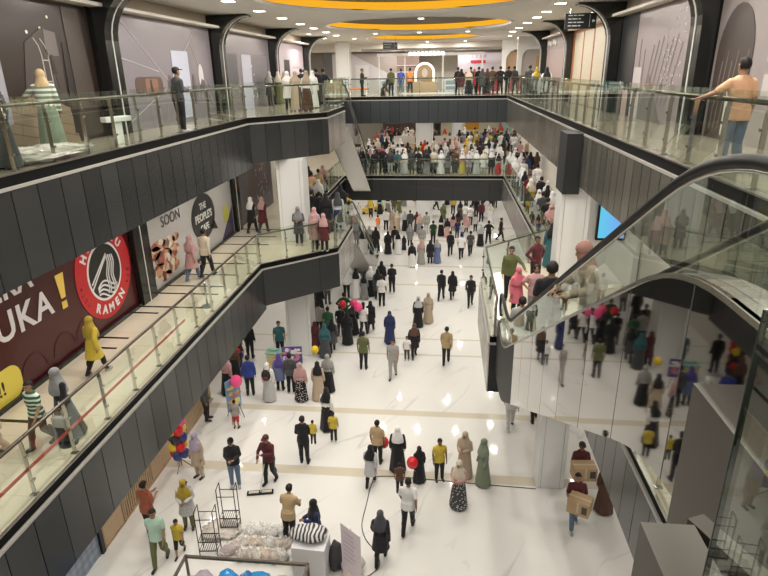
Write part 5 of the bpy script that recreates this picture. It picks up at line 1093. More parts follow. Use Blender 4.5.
PEOPLE=[
(-4.98,13.93,0.00,-12,'L','push','m','m','k','person in maroon shirt, black trousers, pushing the wide dust mop',1.0,'people on the marble floor',None),
(-3.81,16.86,0.00,180,'H','walk','k','w','k','person in black headscarf, white top, black skirt, behind the child in yellow',0.925,'people on the marble floor',None),
(-3.46,16.13,0.00,180,'M','stand','k','y','k','child in yellow shirt, black trousers, following the white-bloused person',0.66,'people on the marble floor',None),
(-4.17,14.91,0.00,180,'L','hold','k','k','k','person in black shirt, black trousers, holding a small child in yellow',1.0,'people on the marble floor',None),
(-3.85,14.93,0.72,180,'M','stand','k','y','k','child in yellow shirt, black trousers, carried on that black-dressed arm',0.5,'people on the marble floor',None),
(-1.88,15.09,0.00,170,'M','stand','k','T','k','person in tan shirt, black trousers, beside the red balloon',0.92,'people on the marble floor',None),
(-1.97,14.04,0.00,175,'T','walk','k','l','k','person in black headscarf, pale grey tunic, walking in front of the tan shirt',0.82,'people on the marble floor',None),
(-1.23,14.80,0.00,180,'D','stand','w','k','k','person in white headscarf, black dress, near the red balloon',0.925,'people on the marble floor',None),
(-0.56,14.34,0.00,200,'D','stand','k','k','k','child in black headscarf and dress, with red balloon',0.72,'people on the marble floor',None),
(0.04,14.43,0.00,15,'M','stand','k','y','k','person in yellow shirt, black trousers, standing beside the floor cable',0.86,'people on the marble floor',None),
(0.78,14.68,0.00,-20,'D','hold','b','b','b','person in beige headscarf and dress, facing the green dress',0.925,'people on the marble floor',None),
(1.30,14.35,0.00,-70,'D','stand','s','s','s','person in sage green headscarf and dress, at the right of that trio',0.925,'people on the marble floor',None),
(0.58,13.32,0.00,-20,'H','hold','c','p','d','person in cream headscarf, pink top, patterned dark grey skirt, standing alone in front',0.925,'people on the marble floor',' p'),
(-0.76,12.29,0.00,175,'M','walk','k','w','k','person in white shirt, black trousers, walking near the floor cable',1.0,'people on the marble floor',None),
(-1.05,13.22,0.45,185,'M','stand','k','r','k','child in brown shirt, black trousers, lifted beside the white shirt',0.6,'people on the marble floor',None),
(-1.37,11.19,0.00,180,'T','walk','d','k','k','person in dark grey headscarf, black tunic, at the bottom beside pink banner',0.925,'people on the marble floor',None),
(-3.80,11.68,0.00,172,'M','lean','k','T','k','person in tan shirt, black trousers, leaning over the zebra cloth',1.0,'people on the marble floor',None),
(-3.06,11.47,0.00,-60,'T','hold','k','n','n','person in black headscarf, navy tunic, behind the white display box',0.925,'people on the marble floor',None),
(-5.97,13.67,0.00,15,'K','hold','d','k','j','person in black shirt, denim blue trousers, in cap beside the mop',1.0,'people on the marble floor',None),
(-7.21,13.98,0.00,-20,'T','stand','i','b','b','person in lilac headscarf, beige tunic, next to the balloon tower',0.925,'people on the marble floor',None),
(-6.96,16.61,0.00,180,'S','stand','k','a','R','child in ash shirt, red shorts, under the pink balloon',0.66,'people on the marble floor',None),
(-8.16,17.02,0.00,100,'L','stand','k','d','k','person in dark grey shirt, black trousers, behind the tall menu board',1.0,'people on the marble floor',None),
(-7.58,11.61,0.00,165,'M','hold','k','R2','k','person in rust shirt, black trousers, by the wooden fence',1.0,'people on the marble floor',None),
(-6.86,10.69,0.00,10,'M','walk','k','M','o','person in mint shirt, olive trousers, nearest the wooden fence',1.0,'people on the marble floor',None),
(-6.50,11.01,0.00,10,'S','walk','k','y','k','child in yellow shirt, black shorts, walking beside the mint shirt',0.66,'people on the marble floor',None),
(-6.66,11.94,0.00,15,'T','hold','Y','l','o','person in mustard headscarf, patterned pale grey tunic, carrying a child',0.925,'people on the marble floor','p'),
(-6.58,11.95,0.75,20,'M','stand','k','l','o','child in pale grey shirt, olive trousers, carried in arms near trolleys',0.45,'people on the marble floor',None),
(-7.16,18.80,0.00,195,'L','stand','k','u','k','person in blue shirt, black trousers, in blue uniform by left wall',1.0,'people on the marble floor',None),
(-8.06,18.88,0.00,180,'H','walk','p','p','k','person in pink headscarf, pink top, black skirt, left of the blue uniform',0.925,'people on the marble floor',None),
(-8.18,20.04,0.00,170,'D','stand','r','r','k','person in brown headscarf and dress, between pink headscarf and wall',0.925,'people on the marble floor',None),
(-8.30,20.88,0.00,150,'L','stand','k','k','k','person in black shirt, black trousers, in shade by left wall',1.0,'people on the marble floor',None),
(-8.13,21.80,0.00,180,'L','stand','k','k','k','person in black shirt, black trousers, beside far balloon tower',1.0,'people on the marble floor',None),
(-6.33,18.50,0.00,180,'H','stand','w','w','l','person in white headscarf, white top, pale grey skirt, with dark rucksack',0.925,'people on the marble floor',None),
(-6.11,19.25,0.00,180,'T','stand','v','U','k','person in purple headscarf, slate blue tunic, in front of small stall',0.925,'people on the marble floor',None),
(-5.63,19.06,0.00,180,'L','stand','k','d','k','person in dark grey shirt, black trousers, beside slate-blue coat',1.0,'people on the marble floor',None),
(-5.13,18.59,0.00,180,'H','stand','p','p','k','person in pink headscarf, pink top, patterned black skirt, by the purple picture board',0.925,'people on the marble floor',' p'),
(-6.85,21.98,0.00,15,'M','stand','k','t','k','person in teal shirt, black trousers, selling behind small stall counter',1.0,'people on the marble floor',None),
(-4.50,18.71,0.00,180,'D','stand','k','b','b','person in black headscarf, beige dress, beside the yellow balloon',0.925,'people on the marble floor',None),
(-4.24,19.31,0.00,180,'H','stand','a','a','k','person in ash headscarf, ash top, black skirt, right of yellow balloon pair',0.925,'people on the marble floor',None),
(-5.95,24.97,0.00,180,'L','stand','k','r','d','person in brown shirt, dark grey trousers, touching the left column',1.0,'people on the marble floor',None),
(-5.60,24.20,0.00,180,'M','stand','k','a','k','person in ash shirt, black trousers, behind the teal dress',1.0,'people on the marble floor',None),
(-5.07,23.70,0.00,180,'M','stand','k','G','k','person in green shirt, black trousers, in the group by left column',1.0,'people on the marble floor',None),
(-5.36,22.29,0.00,180,'T','stand','m','m','k','person in maroon headscarf, maroon tunic, front of group by column',0.925,'people on the marble floor',None),
(-4.92,22.11,0.00,180,'D','stand','t','t','d','person in teal headscarf and dress, in group by left column',0.925,'people on the marble floor',None),
(-4.69,22.61,0.00,195,'T','walk','k','d','k','person in black headscarf, dark grey tunic, right front of column group',0.925,'people on the marble floor',None),
(-4.62,24.27,0.00,180,'M','stand','k','k','d','person in black shirt, dark grey trousers, beneath small red balloon',0.9,'people on the marble floor',None),
(-4.16,23.45,0.00,185,'D','stand','k','k','k','person in black headscarf and dress, tallest in black-dressed group',0.925,'people on the marble floor',None),
(-4.63,25.52,0.00,180,'L','akimbo','k','D','k','person in dark green shirt, black trousers, hands on hips behind group',1.0,'people on the marble floor',None),
(-4.04,24.53,0.00,180,'D','stand','d','k','k','person in dark grey headscarf, black dress, under the pink balloons',0.925,'people on the marble floor',None),
(-3.55,24.34,0.00,170,'F','walk','k','w','k','person in white shirt, long hair, right of the pink balloons',1.0,'people on the marble floor',None),
(-3.28,24.80,0.00,175,'T','walk','k','k','k','person in black headscarf, black tunic, rightmost beside the pink balloons',0.925,'people on the marble floor',None),
(-3.13,21.17,0.00,180,'M','stand','k','o','k','person in olive shirt, black trousers, walking away alone',1.0,'people on the marble floor',None),
(-1.87,20.58,0.00,0,'M','walk','k','a','a','person in ash shirt, ash trousers, walking toward the camera',1.0,'people on the marble floor',None),
(-2.28,23.68,0.00,10,'D','walk','n','n','n','person in navy headscarf and dress, behind the ash-grey suit',0.925,'people on the marble floor',None),
(-1.41,22.09,0.00,0,'M','stand','k','w','d','child in white shirt, dark grey trousers, holding hand at floor centre',0.66,'people on the marble floor',None),
(-1.12,22.39,0.00,10,'T','walk','r','k','k','person in brown headscarf, black tunic, with small white-shirted child',0.925,'people on the marble floor',None),
(0.24,21.84,0.00,178,'M','walk','k','h','k','person in khaki shirt, black trousers, walking away right of centre',1.0,'people on the marble floor',None),
(-1.09,25.52,0.00,10,'H','stand','l','k','k','person in pale grey headscarf, black top, black skirt, left of the beige coat',0.925,'people on the marble floor',None),
(-0.63,26.03,0.00,-10,'D','stand','b','b','b','person in beige headscarf and dress, pair at floor centre',0.925,'people on the marble floor',None),
(-5.11,29.09,0.00,190,'L','stand','k','w','k','person in white shirt, black trousers, in front of escalator underside',1.0,'people on the marble floor',None),
(-4.59,29.13,0.00,180,'D','stand','k','w','w','person in black headscarf, white dress, before the escalator underside',1.0,'people on the marble floor',None),
(-4.14,28.99,0.00,180,'D','stand','k','g','g','person in black headscarf, grey dress, beside the white dress',0.833,'people on the marble floor',None),
(-3.84,29.47,0.00,190,'H','stand','w','l','k','person in white headscarf, pale grey top, black skirt, at escalator foot',1.0,'people on the marble floor',None),
(-3.41,29.05,0.00,190,'T','stand','k','d','k','person in black headscarf, dark grey tunic, left of white shirt at escalator',1.0,'people on the marble floor',None),
(-3.09,28.07,0.00,180,'M','stand','k','w','k','person in white shirt, black trousers, front of escalator-foot group',1.0,'people on the marble floor',None),
(-3.34,30.43,0.00,170,'D','stand','k','k','k','person in black headscarf and dress, behind escalator-foot group',1.0,'people on the marble floor',None),
(-2.73,30.00,0.00,185,'L','hold','k','k','k','person in black shirt, black trousers, alone right of escalator-foot group',1.0,'people on the marble floor',None),
(-5.98,28.17,0.00,170,'M','stand','k','g','d','person in grey shirt, dark grey trousers, left of escalator underside',1.0,'people on the marble floor',None),
(-6.13,26.80,0.00,175,'D','stand','k','k','k','person in black headscarf and dress, left of escalator beside column',1.0,'people on the marble floor',None),
(-0.03,29.11,0.00,170,'L','walk','k','k','k','person in black shirt, black trousers, left of the black pair',1.0,'people on the marble floor',None),
(0.56,29.29,0.00,185,'T','walk','k','k','k','person in black headscarf, black tunic, right of the black pair',0.925,'people on the marble floor',None),
(1.48,28.35,0.00,0,'L','walk','k','k','k','person in black shirt, black trousers, alone right of the black pair',1.0,'people on the marble floor',None),
(-1.88,34.62,0.00,5,'H','stand','k','k','w','person in black headscarf, black top, white skirt, with pale skirt at mid floor',0.925,'people on the marble floor',None),
(-1.34,35.25,0.00,180,'D','stand','p','a','a','person in pink headscarf, ash dress, between the mid-floor pairs',0.925,'people on the marble floor',None),
(-0.77,35.28,0.00,185,'T','stand','k','k','k','person in black headscarf, black tunic, left of slate-blue at mid floor',0.925,'people on the marble floor',None),
(-0.34,35.51,0.00,180,'D','stand','a','U','U','person in ash headscarf, slate blue dress, right of mid-floor pair',0.925,'people on the marble floor',None),
(-7.24,48.86,0.00,0,'M','stand','k','w','w','child in white shirt, white trousers, beside yellow ride',0.6,'people on the marble floor',None),
(-6.07,47.80,0.00,180,'M','stand','k','y','k','person in yellow shirt, black trousers, at the yellow ride',1.0,'people on the marble floor',None),
(-5.42,48.93,0.00,190,'H','walk','k','M','k','person in black headscarf, mint top, black skirt, right of the yellow ride',0.925,'people on the marble floor',None),
(-4.77,49.33,0.00,180,'H','stand','k','w','g','person in black headscarf, white top, grey skirt, in far-left knot',0.925,'people on the marble floor',None),
(-4.28,49.73,0.00,170,'T','stand','o','o','k','person in olive headscarf, olive tunic, in far-left knot',0.925,'people on the marble floor',None),
(-3.81,49.36,0.00,180,'D','stand','b','o','o','person in beige headscarf, olive dress, in far-left knot',0.925,'people on the marble floor',None),
(-4.97,43.25,0.00,180,'S','walk','k','O','p','child in orange shirt, pink shorts, running alone',0.72,'people on the marble floor',None),
(-4.37,43.58,0.00,180,'L','stand','k','w','k','person in white shirt, black trousers, left of beige far pair',1.0,'people on the marble floor',None),
(-3.87,43.61,0.00,180,'D','stand','b','b','b','person in beige headscarf and dress, of far pair',0.925,'people on the marble floor',None),
(-3.50,43.30,0.00,190,'D','stand','c','b','b','person in cream headscarf, beige dress, of far pair',0.925,'people on the marble floor',None),
(-2.90,43.34,0.00,180,'H','stand','l','l','k','person in pale grey headscarf, pale grey top, black skirt, left of red-dressed four',0.925,'people on the marble floor',None),
(-2.48,43.06,0.00,175,'L','stand','k','d','d','person in dark grey shirt, dark grey trousers, left of maroon at four',1.0,'people on the marble floor',None),
(-1.98,43.08,0.00,180,'D','hold','m','m','d','person in maroon headscarf and dress, in middle of four',0.925,'people on the marble floor',None),
(-1.74,42.51,0.00,180,'D','stand','p','b','g','person in pink headscarf, beige dress, right of maroon at four',0.925,'people on the marble floor',None),
(-1.24,42.53,0.00,180,'M','stand','k','a','l','person in ash shirt, pale grey trousers, right end of four',1.0,'people on the marble floor',None),
(-4.98,38.17,0.00,185,'T','stand','a','o','k','person in ash headscarf, olive tunic, beside escalator rail',1.0,'people on the marble floor',None),
(-4.51,37.94,0.00,180,'H','stand','k','k','k','person in black headscarf, black top, black skirt, right of olive beside escalator',1.0,'people on the marble floor',None),
(-3.64,37.30,0.00,180,'D','stand','k','k','k','person in black headscarf and dress, alone above white bin',0.925,'people on the marble floor',None),
(-3.25,38.25,0.00,175,'L','stand','k','k','k','person in black shirt, black trousers, behind pale dress above bin',1.0,'people on the marble floor',None),
(-2.97,37.33,0.00,185,'D','stand','k','w','w','person in black headscarf, white dress, right of black dress above bin',0.925,'people on the marble floor',None),
(-2.63,38.28,0.00,180,'D','stand','k','k','k','child in black headscarf and dress, next to pale dress',0.6,'people on the marble floor',None),
(-2.28,39.27,0.00,170,'T','stand','a','g','k','person in ash headscarf, grey tunic, upper mid floor',0.925,'people on the marble floor',None),
(-1.40,38.34,0.00,180,'M','stand','k','a','c','person in ash shirt, cream trousers, left of dark green shirt',1.0,'people on the marble floor',None),
(-0.01,45.96,0.00,180,'D','walk','o','o','o','person in olive headscarf and dress, far centre',0.925,'people on the marble floor',None),
(0.82,49.14,0.00,180,'M','stand','k','y','k','person in yellow shirt, black trousers, far centre',1.0,'people on the marble floor',None),
(1.37,47.02,0.00,180,'D','stand','k','o','d','person in black headscarf, olive dress, right of far yellow shirt',0.925,'people on the marble floor',None),
(1.74,45.71,0.00,180,'M','stand','k','w','l','person in white shirt, pale grey trousers, right of far olive dress',1.0,'people on the marble floor',None),
(2.11,45.08,0.00,175,'M','walk','k','w','d','person in white shirt, dark grey trousers, right of far olive dress',1.0,'people on the marble floor',None),
(-0.65,50.62,0.00,90,'M','walk','k','w','k','person in white shirt, black trousers, by far white pillar',1.0,'people on the marble floor',None),
(3.04,46.41,0.00,180,'L','stand','k','m','k','person in maroon shirt, black trousers, far right by walkway',1.0,'people on the marble floor',None),
(2.70,47.77,0.00,180,'M','stand','k','k','k','person in black shirt, black trousers, far right by walkway',1.0,'people on the marble floor',None),
(4.14,50.78,0.00,180,'T','stand','k','k','k','person in black headscarf, black tunic, far right corner',0.925,'people on the marble floor',None),
(4.55,51.59,0.00,185,'L','stand','k','k','k','person in black shirt, black trousers, far right corner',1.0,'people on the marble floor',None),
(3.52,47.80,0.00,180,'H','stand','w','w','w','person in white headscarf, white top, white skirt, far right corner',0.925,'people on the marble floor',None),
(3.73,46.11,0.00,180,'D','stand','c','w','w','person in cream headscarf, white dress, far right corner',0.925,'people on the marble floor',None),
(3.56,51.16,0.00,180,'D','stand','w','w','k','person in white headscarf and dress, far right corner',0.925,'people on the marble floor',None),
(-0.68,39.85,0.00,180,'M','stand','k','D','k','person in dark green shirt, black trousers, centre of far floor',1.0,'people on the marble floor',None),
(-0.14,42.01,0.00,170,'H','stand','k','w','k','person in black headscarf, white top, black skirt, right of dark green shirt',0.925,'people on the marble floor',None),
(0.31,41.75,0.00,190,'D','stand','k','k','p','person in black headscarf and dress, right of dark green shirt',0.833,'people on the marble floor',None),
(0.76,43.49,0.00,180,'T','stand','k','p','d','person in black headscarf, pink tunic, in pink-and-blue children cluster',0.8,'people on the marble floor',None),
(1.03,41.51,0.00,180,'M','stand','k','n','k','person in navy shirt, black trousers, in pink-and-blue children cluster',0.8,'people on the marble floor',None),
(1.39,41.26,0.00,190,'M','stand','k','l','u','child in pale grey shirt, blue trousers, in pink-and-blue children cluster',0.7,'people on the marble floor',None),
(1.73,42.95,0.00,170,'T','stand','p','p','k','person in pink headscarf, pink tunic, in pink-and-blue children cluster',0.85,'people on the marble floor',None),
(1.15,44.11,0.00,180,'D','stand','k','r','r','person in black headscarf, brown dress, in pink-and-blue children cluster',0.85,'people on the marble floor',None),
(0.50,37.05,0.00,178,'L','walk','k','k','k','person in black shirt, black trousers, left of three at right mid-floor',1.0,'people on the marble floor',None),
(1.20,36.43,0.00,182,'M','walk','k','w','k','person in white shirt, black trousers, middle of three at right mid-floor',1.0,'people on the marble floor',None),
(1.81,37.12,0.00,185,'M','walk','k','d','k','person in dark grey shirt, black trousers, right of three at right mid-floor',1.0,'people on the marble floor',None),
(2.59,39.50,0.00,180,'H','stand','l','l','k','person in pale grey headscarf, pale grey top, black skirt, left of the black tee',0.925,'people on the marble floor',None),
(3.17,40.03,0.00,180,'M','akimbo','k','k','k','person in black shirt, black trousers, right of black skirt',1.0,'people on the marble floor',None),
(4.08,40.85,0.00,90,'M','walk','k','k','k','person in black shirt, black trousers, striding right near walkway',1.0,'people on the marble floor',None),
(2.42,43.27,0.00,180,'M','stand','k','l','k','person in pale grey shirt, black trousers, behind black skirt on right',0.8,'people on the marble floor',None),
(0.32,52.70,0.00,180,'H','stand','k','w','k','person in black headscarf, white top, black skirt, farthest centre',0.925,'people on the marble floor',None),
(2.01,51.91,0.00,180,'M','stand','k','g','k','person in grey shirt, black trousers, farthest centre',1.0,'people on the marble floor',None),
(2.74,52.35,0.00,180,'D','stand','k','k','k','person in black headscarf and dress, farthest centre',0.925,'people on the marble floor',None),
(3.30,52.78,0.00,180,'M','stand','k','w','k','person in white shirt, black trousers, farthest centre',1.0,'people on the marble floor',None),
(-3.57,52.16,0.00,180,'D','stand','a','g','g','person in ash headscarf, grey dress, farthest centre',0.925,'people on the marble floor',None),
(-1.41,52.64,0.00,180,'M','stand','k','k','k','person in black shirt, black trousers, farthest centre',1.0,'people on the marble floor',None),
(4.01,14.18,0.00,0,'K','carry','d','m','k','person in maroon shirt, black trousers, carrying the rear carton',1.0,'people on the marble floor',None),
(3.62,12.80,0.00,0,'M','carry','k','m','j','person in maroon shirt, denim blue trousers, carrying the front carton',1.0,'people on the marble floor',None),
(4.57,13.49,0.00,160,'D','stand','r','r','r','person in brown headscarf and dress, right of the two cartons',0.925,'people on the marble floor',None),
(2.42,17.34,0.00,180,'M','walk','k','l','l','person in pale grey shirt, pale grey trousers, half hidden under mirrored escalator',1.0,'people on the marble floor',None),
(3.29,17.83,0.00,180,'L','walk','k','k','k','person in black shirt, black trousers, legs seen under mirrored escalator',1.0,'people on the marble floor',None),
(-7.90,11.28,5.00,165,'T','walk','Y','y','k','person in mustard headscarf, yellow tunic, walking by the maroon sign',0.851,'people on the first floor',None),
(-7.05,8.85,5.00,-25,'D','walk','g','k','d','person in grey headscarf, black dress, beside the striped child',0.879,'people on the first floor',None),
(-7.36,8.53,5.00,-15,'M','walk','k','G','r','person in striped green shirt, brown trousers, beside the grey headscarf',0.82,'people on the first floor','s'),
(-8.19,8.28,5.00,-60,'T','walk','b','b','b','person in beige headscarf, beige tunic, cut off at left picture edge',0.925,'people on the first floor',None),
(-8.28,17.68,5.00,165,'T','walk','p','p','j','person in pink headscarf, pink tunic, in front of cafe hoarding',0.925,'people on the first floor',None),
(-7.96,18.11,5.00,170,'L','walk','k','c','k','person in cream shirt, black trousers, beside the pink headscarf at cafe',1.0,'people on the first floor',None),
(-8.22,23.88,5.00,165,'T','walk','w','k','k','person in white headscarf, black tunic, left of two before dark hoarding',0.925,'people on the first floor',None),
(-7.73,23.90,5.00,165,'T','walk','p','m','d','person in pink headscarf, maroon tunic, right of two before dark hoarding',0.925,'people on the first floor',None),
(-5.72,22.13,5.00,10,'T','hold','g','d','k','person in grey headscarf, dark grey tunic, leaning by the corner railing',0.925,'people on the first floor',None),
(-5.04,22.02,5.00,175,'T','stand','p','i','d','person in pink headscarf, lilac tunic, at left first-floor corner railing',0.925,'people on the first floor',None),
(-5.79,24.85,5.00,180,'L','stand','k','k','k','person in black shirt, black trousers, queueing for left lower escalator, left of two',1.0,'people on the first floor',None),
(-5.36,24.57,5.00,180,'L','stand','k','k','k','person in black shirt, black trousers, queueing for left lower escalator, right of two',1.0,'people on the first floor',None),
(-5.00,24.19,5.00,185,'D','stand','k','k','k','person in black headscarf and dress, queueing for left lower escalator',1.0,'people on the first floor',None),
(-4.51,24.36,5.00,185,'H','stand','d','l','n','person in dark grey headscarf, pale grey top, navy skirt, queueing by the escalator rail',1.0,'people on the first floor',None),
(-4.71,26.19,5.00,180,'D','stand','k','k','k','person in black headscarf and dress, front of the escalator queue',1.0,'people on the first floor',None),
(-4.96,21.48,5.00,190,'T','stand','p','p','k','person in pink headscarf, pink tunic, front row at corner railing',0.833,'people on the first floor',None),
(-4.53,21.31,5.00,180,'T','stand','p','m','k','person in pink headscarf, maroon tunic, front row at corner railing',0.879,'people on the first floor',None),
(-6.63,27.45,5.00,180,'T','stand','r','r','k','person in brown headscarf, brown tunic, behind white column on left',0.925,'people on the first floor',None),
(-6.85,29.78,5.00,180,'M','stand','k','q','k','person in peach shirt, black trousers, behind white column on left',1.0,'people on the first floor',None),
(-6.69,30.76,5.00,180,'L','stand','k','T','k','person in tan shirt, black trousers, behind white column on left',1.0,'people on the first floor',None),
(-7.63,32.52,5.00,180,'T','stand','k','m','k','person in black headscarf, maroon tunic, behind white column on left',0.925,'people on the first floor',None),
(-6.90,32.89,5.00,180,'H','stand','p','p','k','person in pink headscarf, pink top, black skirt, behind white column on left',0.925,'people on the first floor',None),
(-6.17,28.29,5.00,180,'H','stand','w','w','k','person in white headscarf, white top, black skirt, behind white column on left',0.925,'people on the first floor',None),
(-5.62,39.17,5.00,180,'L','lean','k','d','d','person in dark grey shirt, dark grey trousers, at far first-floor railing, left of two',1,'front row at the far first-floor railing',None),
(-5.13,39.18,5.00,20,'T','stand','k','l','g','person in black headscarf, pale grey tunic, at far first-floor railing',0.925,'front row at the far first-floor railing',None),
(-4.65,39.18,5.00,0,'L','stand','k','k','d','person in black shirt, dark grey trousers, at far first-floor railing',0.95,'front row at the far first-floor railing',None),
(-4.13,39.18,5.00,0,'L','akimbo','k','k','k','person in black shirt, black trousers, at far first-floor railing, left of two',1.08,'front row at the far first-floor railing',None),
(-3.60,39.19,5.00,0,'L','stand','k','d','l','person in dark grey shirt, pale grey trousers, at far first-floor railing',1,'front row at the far first-floor railing',None),
(-3.11,39.19,5.00,10,'M','lean','k','t','k','person in teal shirt, black trousers, at far first-floor railing',0.95,'front row at the far first-floor railing',None),
(-2.64,39.20,5.00,0,'H','stand','w','c','l','person in white headscarf, cream top, pale grey skirt, at far first-floor railing',0.925,'front row at the far first-floor railing',None),
(-2.15,39.20,5.00,0,'L','stand','k','d','d','person in dark grey shirt, dark grey trousers, at far first-floor railing, right of two',1,'front row at the far first-floor railing',None),
(-1.65,39.20,5.00,-30,'L','lean','k','k','k','person in black shirt, black trousers, at far first-floor railing, right of two',1,'front row at the far first-floor railing',None),
(-1.17,39.21,5.00,0,'H','lean','k','k','g','person in black headscarf, black top, grey skirt, at far first-floor railing',0.925,'front row at the far first-floor railing',None),
(-0.69,39.21,5.00,0,'M','stand','k','c','k','person in cream shirt, black trousers, at far first-floor railing',1,'front row at the far first-floor railing',None),
(-0.21,39.21,5.00,0,'D','stand','w','w','w','person in white headscarf and dress, at far first-floor railing',0.925,'front row at the far first-floor railing',None),
(0.24,39.22,5.00,0,'T','lean','d','g','d','person in dark grey headscarf, grey tunic, at far first-floor railing',0.879,'front row at the far first-floor railing',None),
(0.71,39.22,5.00,0,'L','stand','k','r','k','person in brown shirt, black trousers, at far first-floor railing',1,'front row at the far first-floor railing',None),
(1.18,39.22,5.00,0,'H','stand','w','p','y','person in white headscarf, pink top, yellow skirt, at far first-floor railing',0.879,'front row at the far first-floor railing',None),
(1.63,39.23,5.00,0,'T','lean','w','l','g','person in white headscarf, pale grey tunic, at far first-floor railing',0.925,'front row at the far first-floor railing',None),
(2.10,39.23,5.00,0,'D','stand','w','l','l','person in white headscarf, pale grey dress, at far first-floor railing',0.925,'front row at the far first-floor railing',None),
(2.58,39.23,5.00,0,'T','stand','c','w','l','person in cream headscarf, white tunic, at far first-floor railing',0.925,'front row at the far first-floor railing',None),
(3.07,39.24,5.00,0,'T','hold','w','k','k','person in white headscarf, black tunic, at far first-floor railing',0.971,'front row at the far first-floor railing',None),
(3.53,39.24,5.00,10,'D','stand','k','l','R','person in black headscarf, pale grey dress, at far first-floor railing',0.8,'front row at the far first-floor railing',None),
(-5.90,57.00,5.00,180,'Q','stand','c','w','k','person in cream headscarf, white top, black skirt, in far first-floor crowd',0.833,'far first-floor crowd',None),
(-5.89,56.54,5.00,0,'H','walk','d','p','d','person in dark grey headscarf, pink top, dark grey skirt, in far first-floor crowd',0.925,'far first-floor crowd',None),
(-5.00,56.81,5.00,160,'D','hold','R','R','R','person in red headscarf and dress, in far first-floor crowd, left of two',0.925,'far first-floor crowd',None),
(-5.44,57.00,5.00,20,'Q','stand','p','p','g','person in pink headscarf, pink top, grey skirt, in far first-floor crowd',0.925,'far first-floor crowd',None),
(-5.90,51.71,5.00,200,'H','walk','R2','R2','k','person in rust headscarf, rust top, black skirt, in far first-floor crowd',0.925,'far first-floor crowd',None),
(-5.90,46.50,5.00,-30,'D','hold','w','k','k','person in white headscarf, black dress, in far first-floor crowd',0.925,'far first-floor crowd',None),
(-5.39,45.74,5.00,180,'Q','stand','b','b','d','person in beige headscarf, beige top, dark grey skirt, in far first-floor crowd',0.925,'far first-floor crowd',None),
(-4.90,45.84,5.00,0,'H','walk','k','v','k','person in black headscarf, purple top, black skirt, in far first-floor crowd',0.833,'far first-floor crowd',None),
(-4.67,51.60,5.00,160,'M','hold','k','k','g','person in black shirt, grey trousers, in far first-floor crowd',1,'far first-floor crowd',None),
(-4.03,49.45,5.00,20,'Q','stand','k','d','k','person in black headscarf, dark grey top, black skirt, in far first-floor crowd',0.925,'far first-floor crowd',None),
(-3.60,52.43,5.00,200,'H','walk','w','p','k','person in white headscarf, pink top, black skirt, in far first-floor crowd',0.925,'far first-floor crowd',None),
(-3.00,50.22,5.00,-30,'D','hold','p','p','p','person in pink headscarf and dress, in far first-floor crowd, leftmost of three',0.925,'far first-floor crowd',None),
(-4.56,46.80,5.00,180,'D','stand','k','k','k','person in black headscarf and dress, in far first-floor crowd',0.925,'far first-floor crowd',None),
(-5.06,40.34,5.00,0,'H','walk','p','w','g','person in pink headscarf, white top, grey skirt, in far first-floor crowd',0.925,'far first-floor crowd',None),
(-4.93,42.06,5.00,160,'M','hold','k','k','k','person in black shirt, black trousers, in far first-floor crowd, leftmost of five',0.9,'far first-floor crowd',None),
(-3.69,40.67,5.00,20,'Q','stand','k','g','k','person in black headscarf, grey top, black skirt, in far first-floor crowd',0.925,'far first-floor crowd',None),
(-3.27,41.80,5.00,200,'M','walk','k','w','d','person in white shirt, dark grey trousers, in far first-floor crowd, left of two',1,'far first-floor crowd',None),
(-3.41,40.11,5.00,-30,'T','hold','k','w','k','person in black headscarf, white tunic, in far first-floor crowd',0.925,'far first-floor crowd',None),
(-2.77,40.64,5.00,180,'Q','stand','c','c','g','person in cream headscarf, cream top, grey skirt, in far first-floor crowd',0.925,'far first-floor crowd',None),
(-2.47,41.20,5.00,0,'H','walk','k','M','k','person in black headscarf, mint top, black skirt, in far first-floor crowd',0.925,'far first-floor crowd',None),
(-1.99,41.18,5.00,160,'D','hold','k','c','c','person in black headscarf, cream dress, in far first-floor crowd, left of two',0.925,'far first-floor crowd',None),
(-1.81,45.72,5.00,20,'Q','stand','k','y','d','person in black headscarf, yellow top, dark grey skirt, in far first-floor crowd',0.833,'far first-floor crowd',None),
(-1.24,43.25,5.00,200,'M','walk','k','c','k','person in cream shirt, black trousers, in far first-floor crowd',1,'far first-floor crowd',None),
(-5.25,39.90,5.00,-30,'H','hold','k','r','g','person in black headscarf, brown top, grey skirt, in far first-floor crowd',0.925,'far first-floor crowd',None),
(-3.92,39.90,5.00,180,'Q','stand','w','l','k','person in white headscarf, pale grey top, black skirt, in far first-floor crowd, left of two',0.925,'far first-floor crowd',None),
(-2.78,39.90,5.00,0,'T','walk','k','l','k','person in black headscarf, pale grey tunic, in far first-floor crowd',0.925,'far first-floor crowd',None),
(-1.73,39.90,5.00,160,'L','hold','k','w','d','person in white shirt, dark grey trousers, in far first-floor crowd, right of two',1,'far first-floor crowd',None),
(-0.74,39.90,5.00,20,'Q','stand','w','w','k','person in white headscarf, white top, black skirt, in far first-floor crowd, leftmost of five',0.925,'far first-floor crowd',None),
(-0.65,44.68,5.00,200,'D','walk','k','c','c','person in black headscarf, cream dress, in far first-floor crowd, right of two',0.833,'far first-floor crowd',None),
(-0.26,42.30,5.00,-30,'T','hold','k','d','k','person in black headscarf, dark grey tunic, in far first-floor crowd, left of two',0.925,'far first-floor crowd',None),
(0.05,43.52,5.00,180,'Q','stand','w','w','k','person in white headscarf, white top, black skirt, in far first-floor crowd, second from left',0.925,'far first-floor crowd',None),
(0.23,44.16,5.00,0,'H','walk','k','w','d','person in black headscarf, white top, dark grey skirt, in far first-floor crowd',0.925,'far first-floor crowd',None),
(0.71,44.14,5.00,160,'D','hold','P','P','P','person in bright pink headscarf and dress, in far first-floor crowd',0.925,'far first-floor crowd',None),
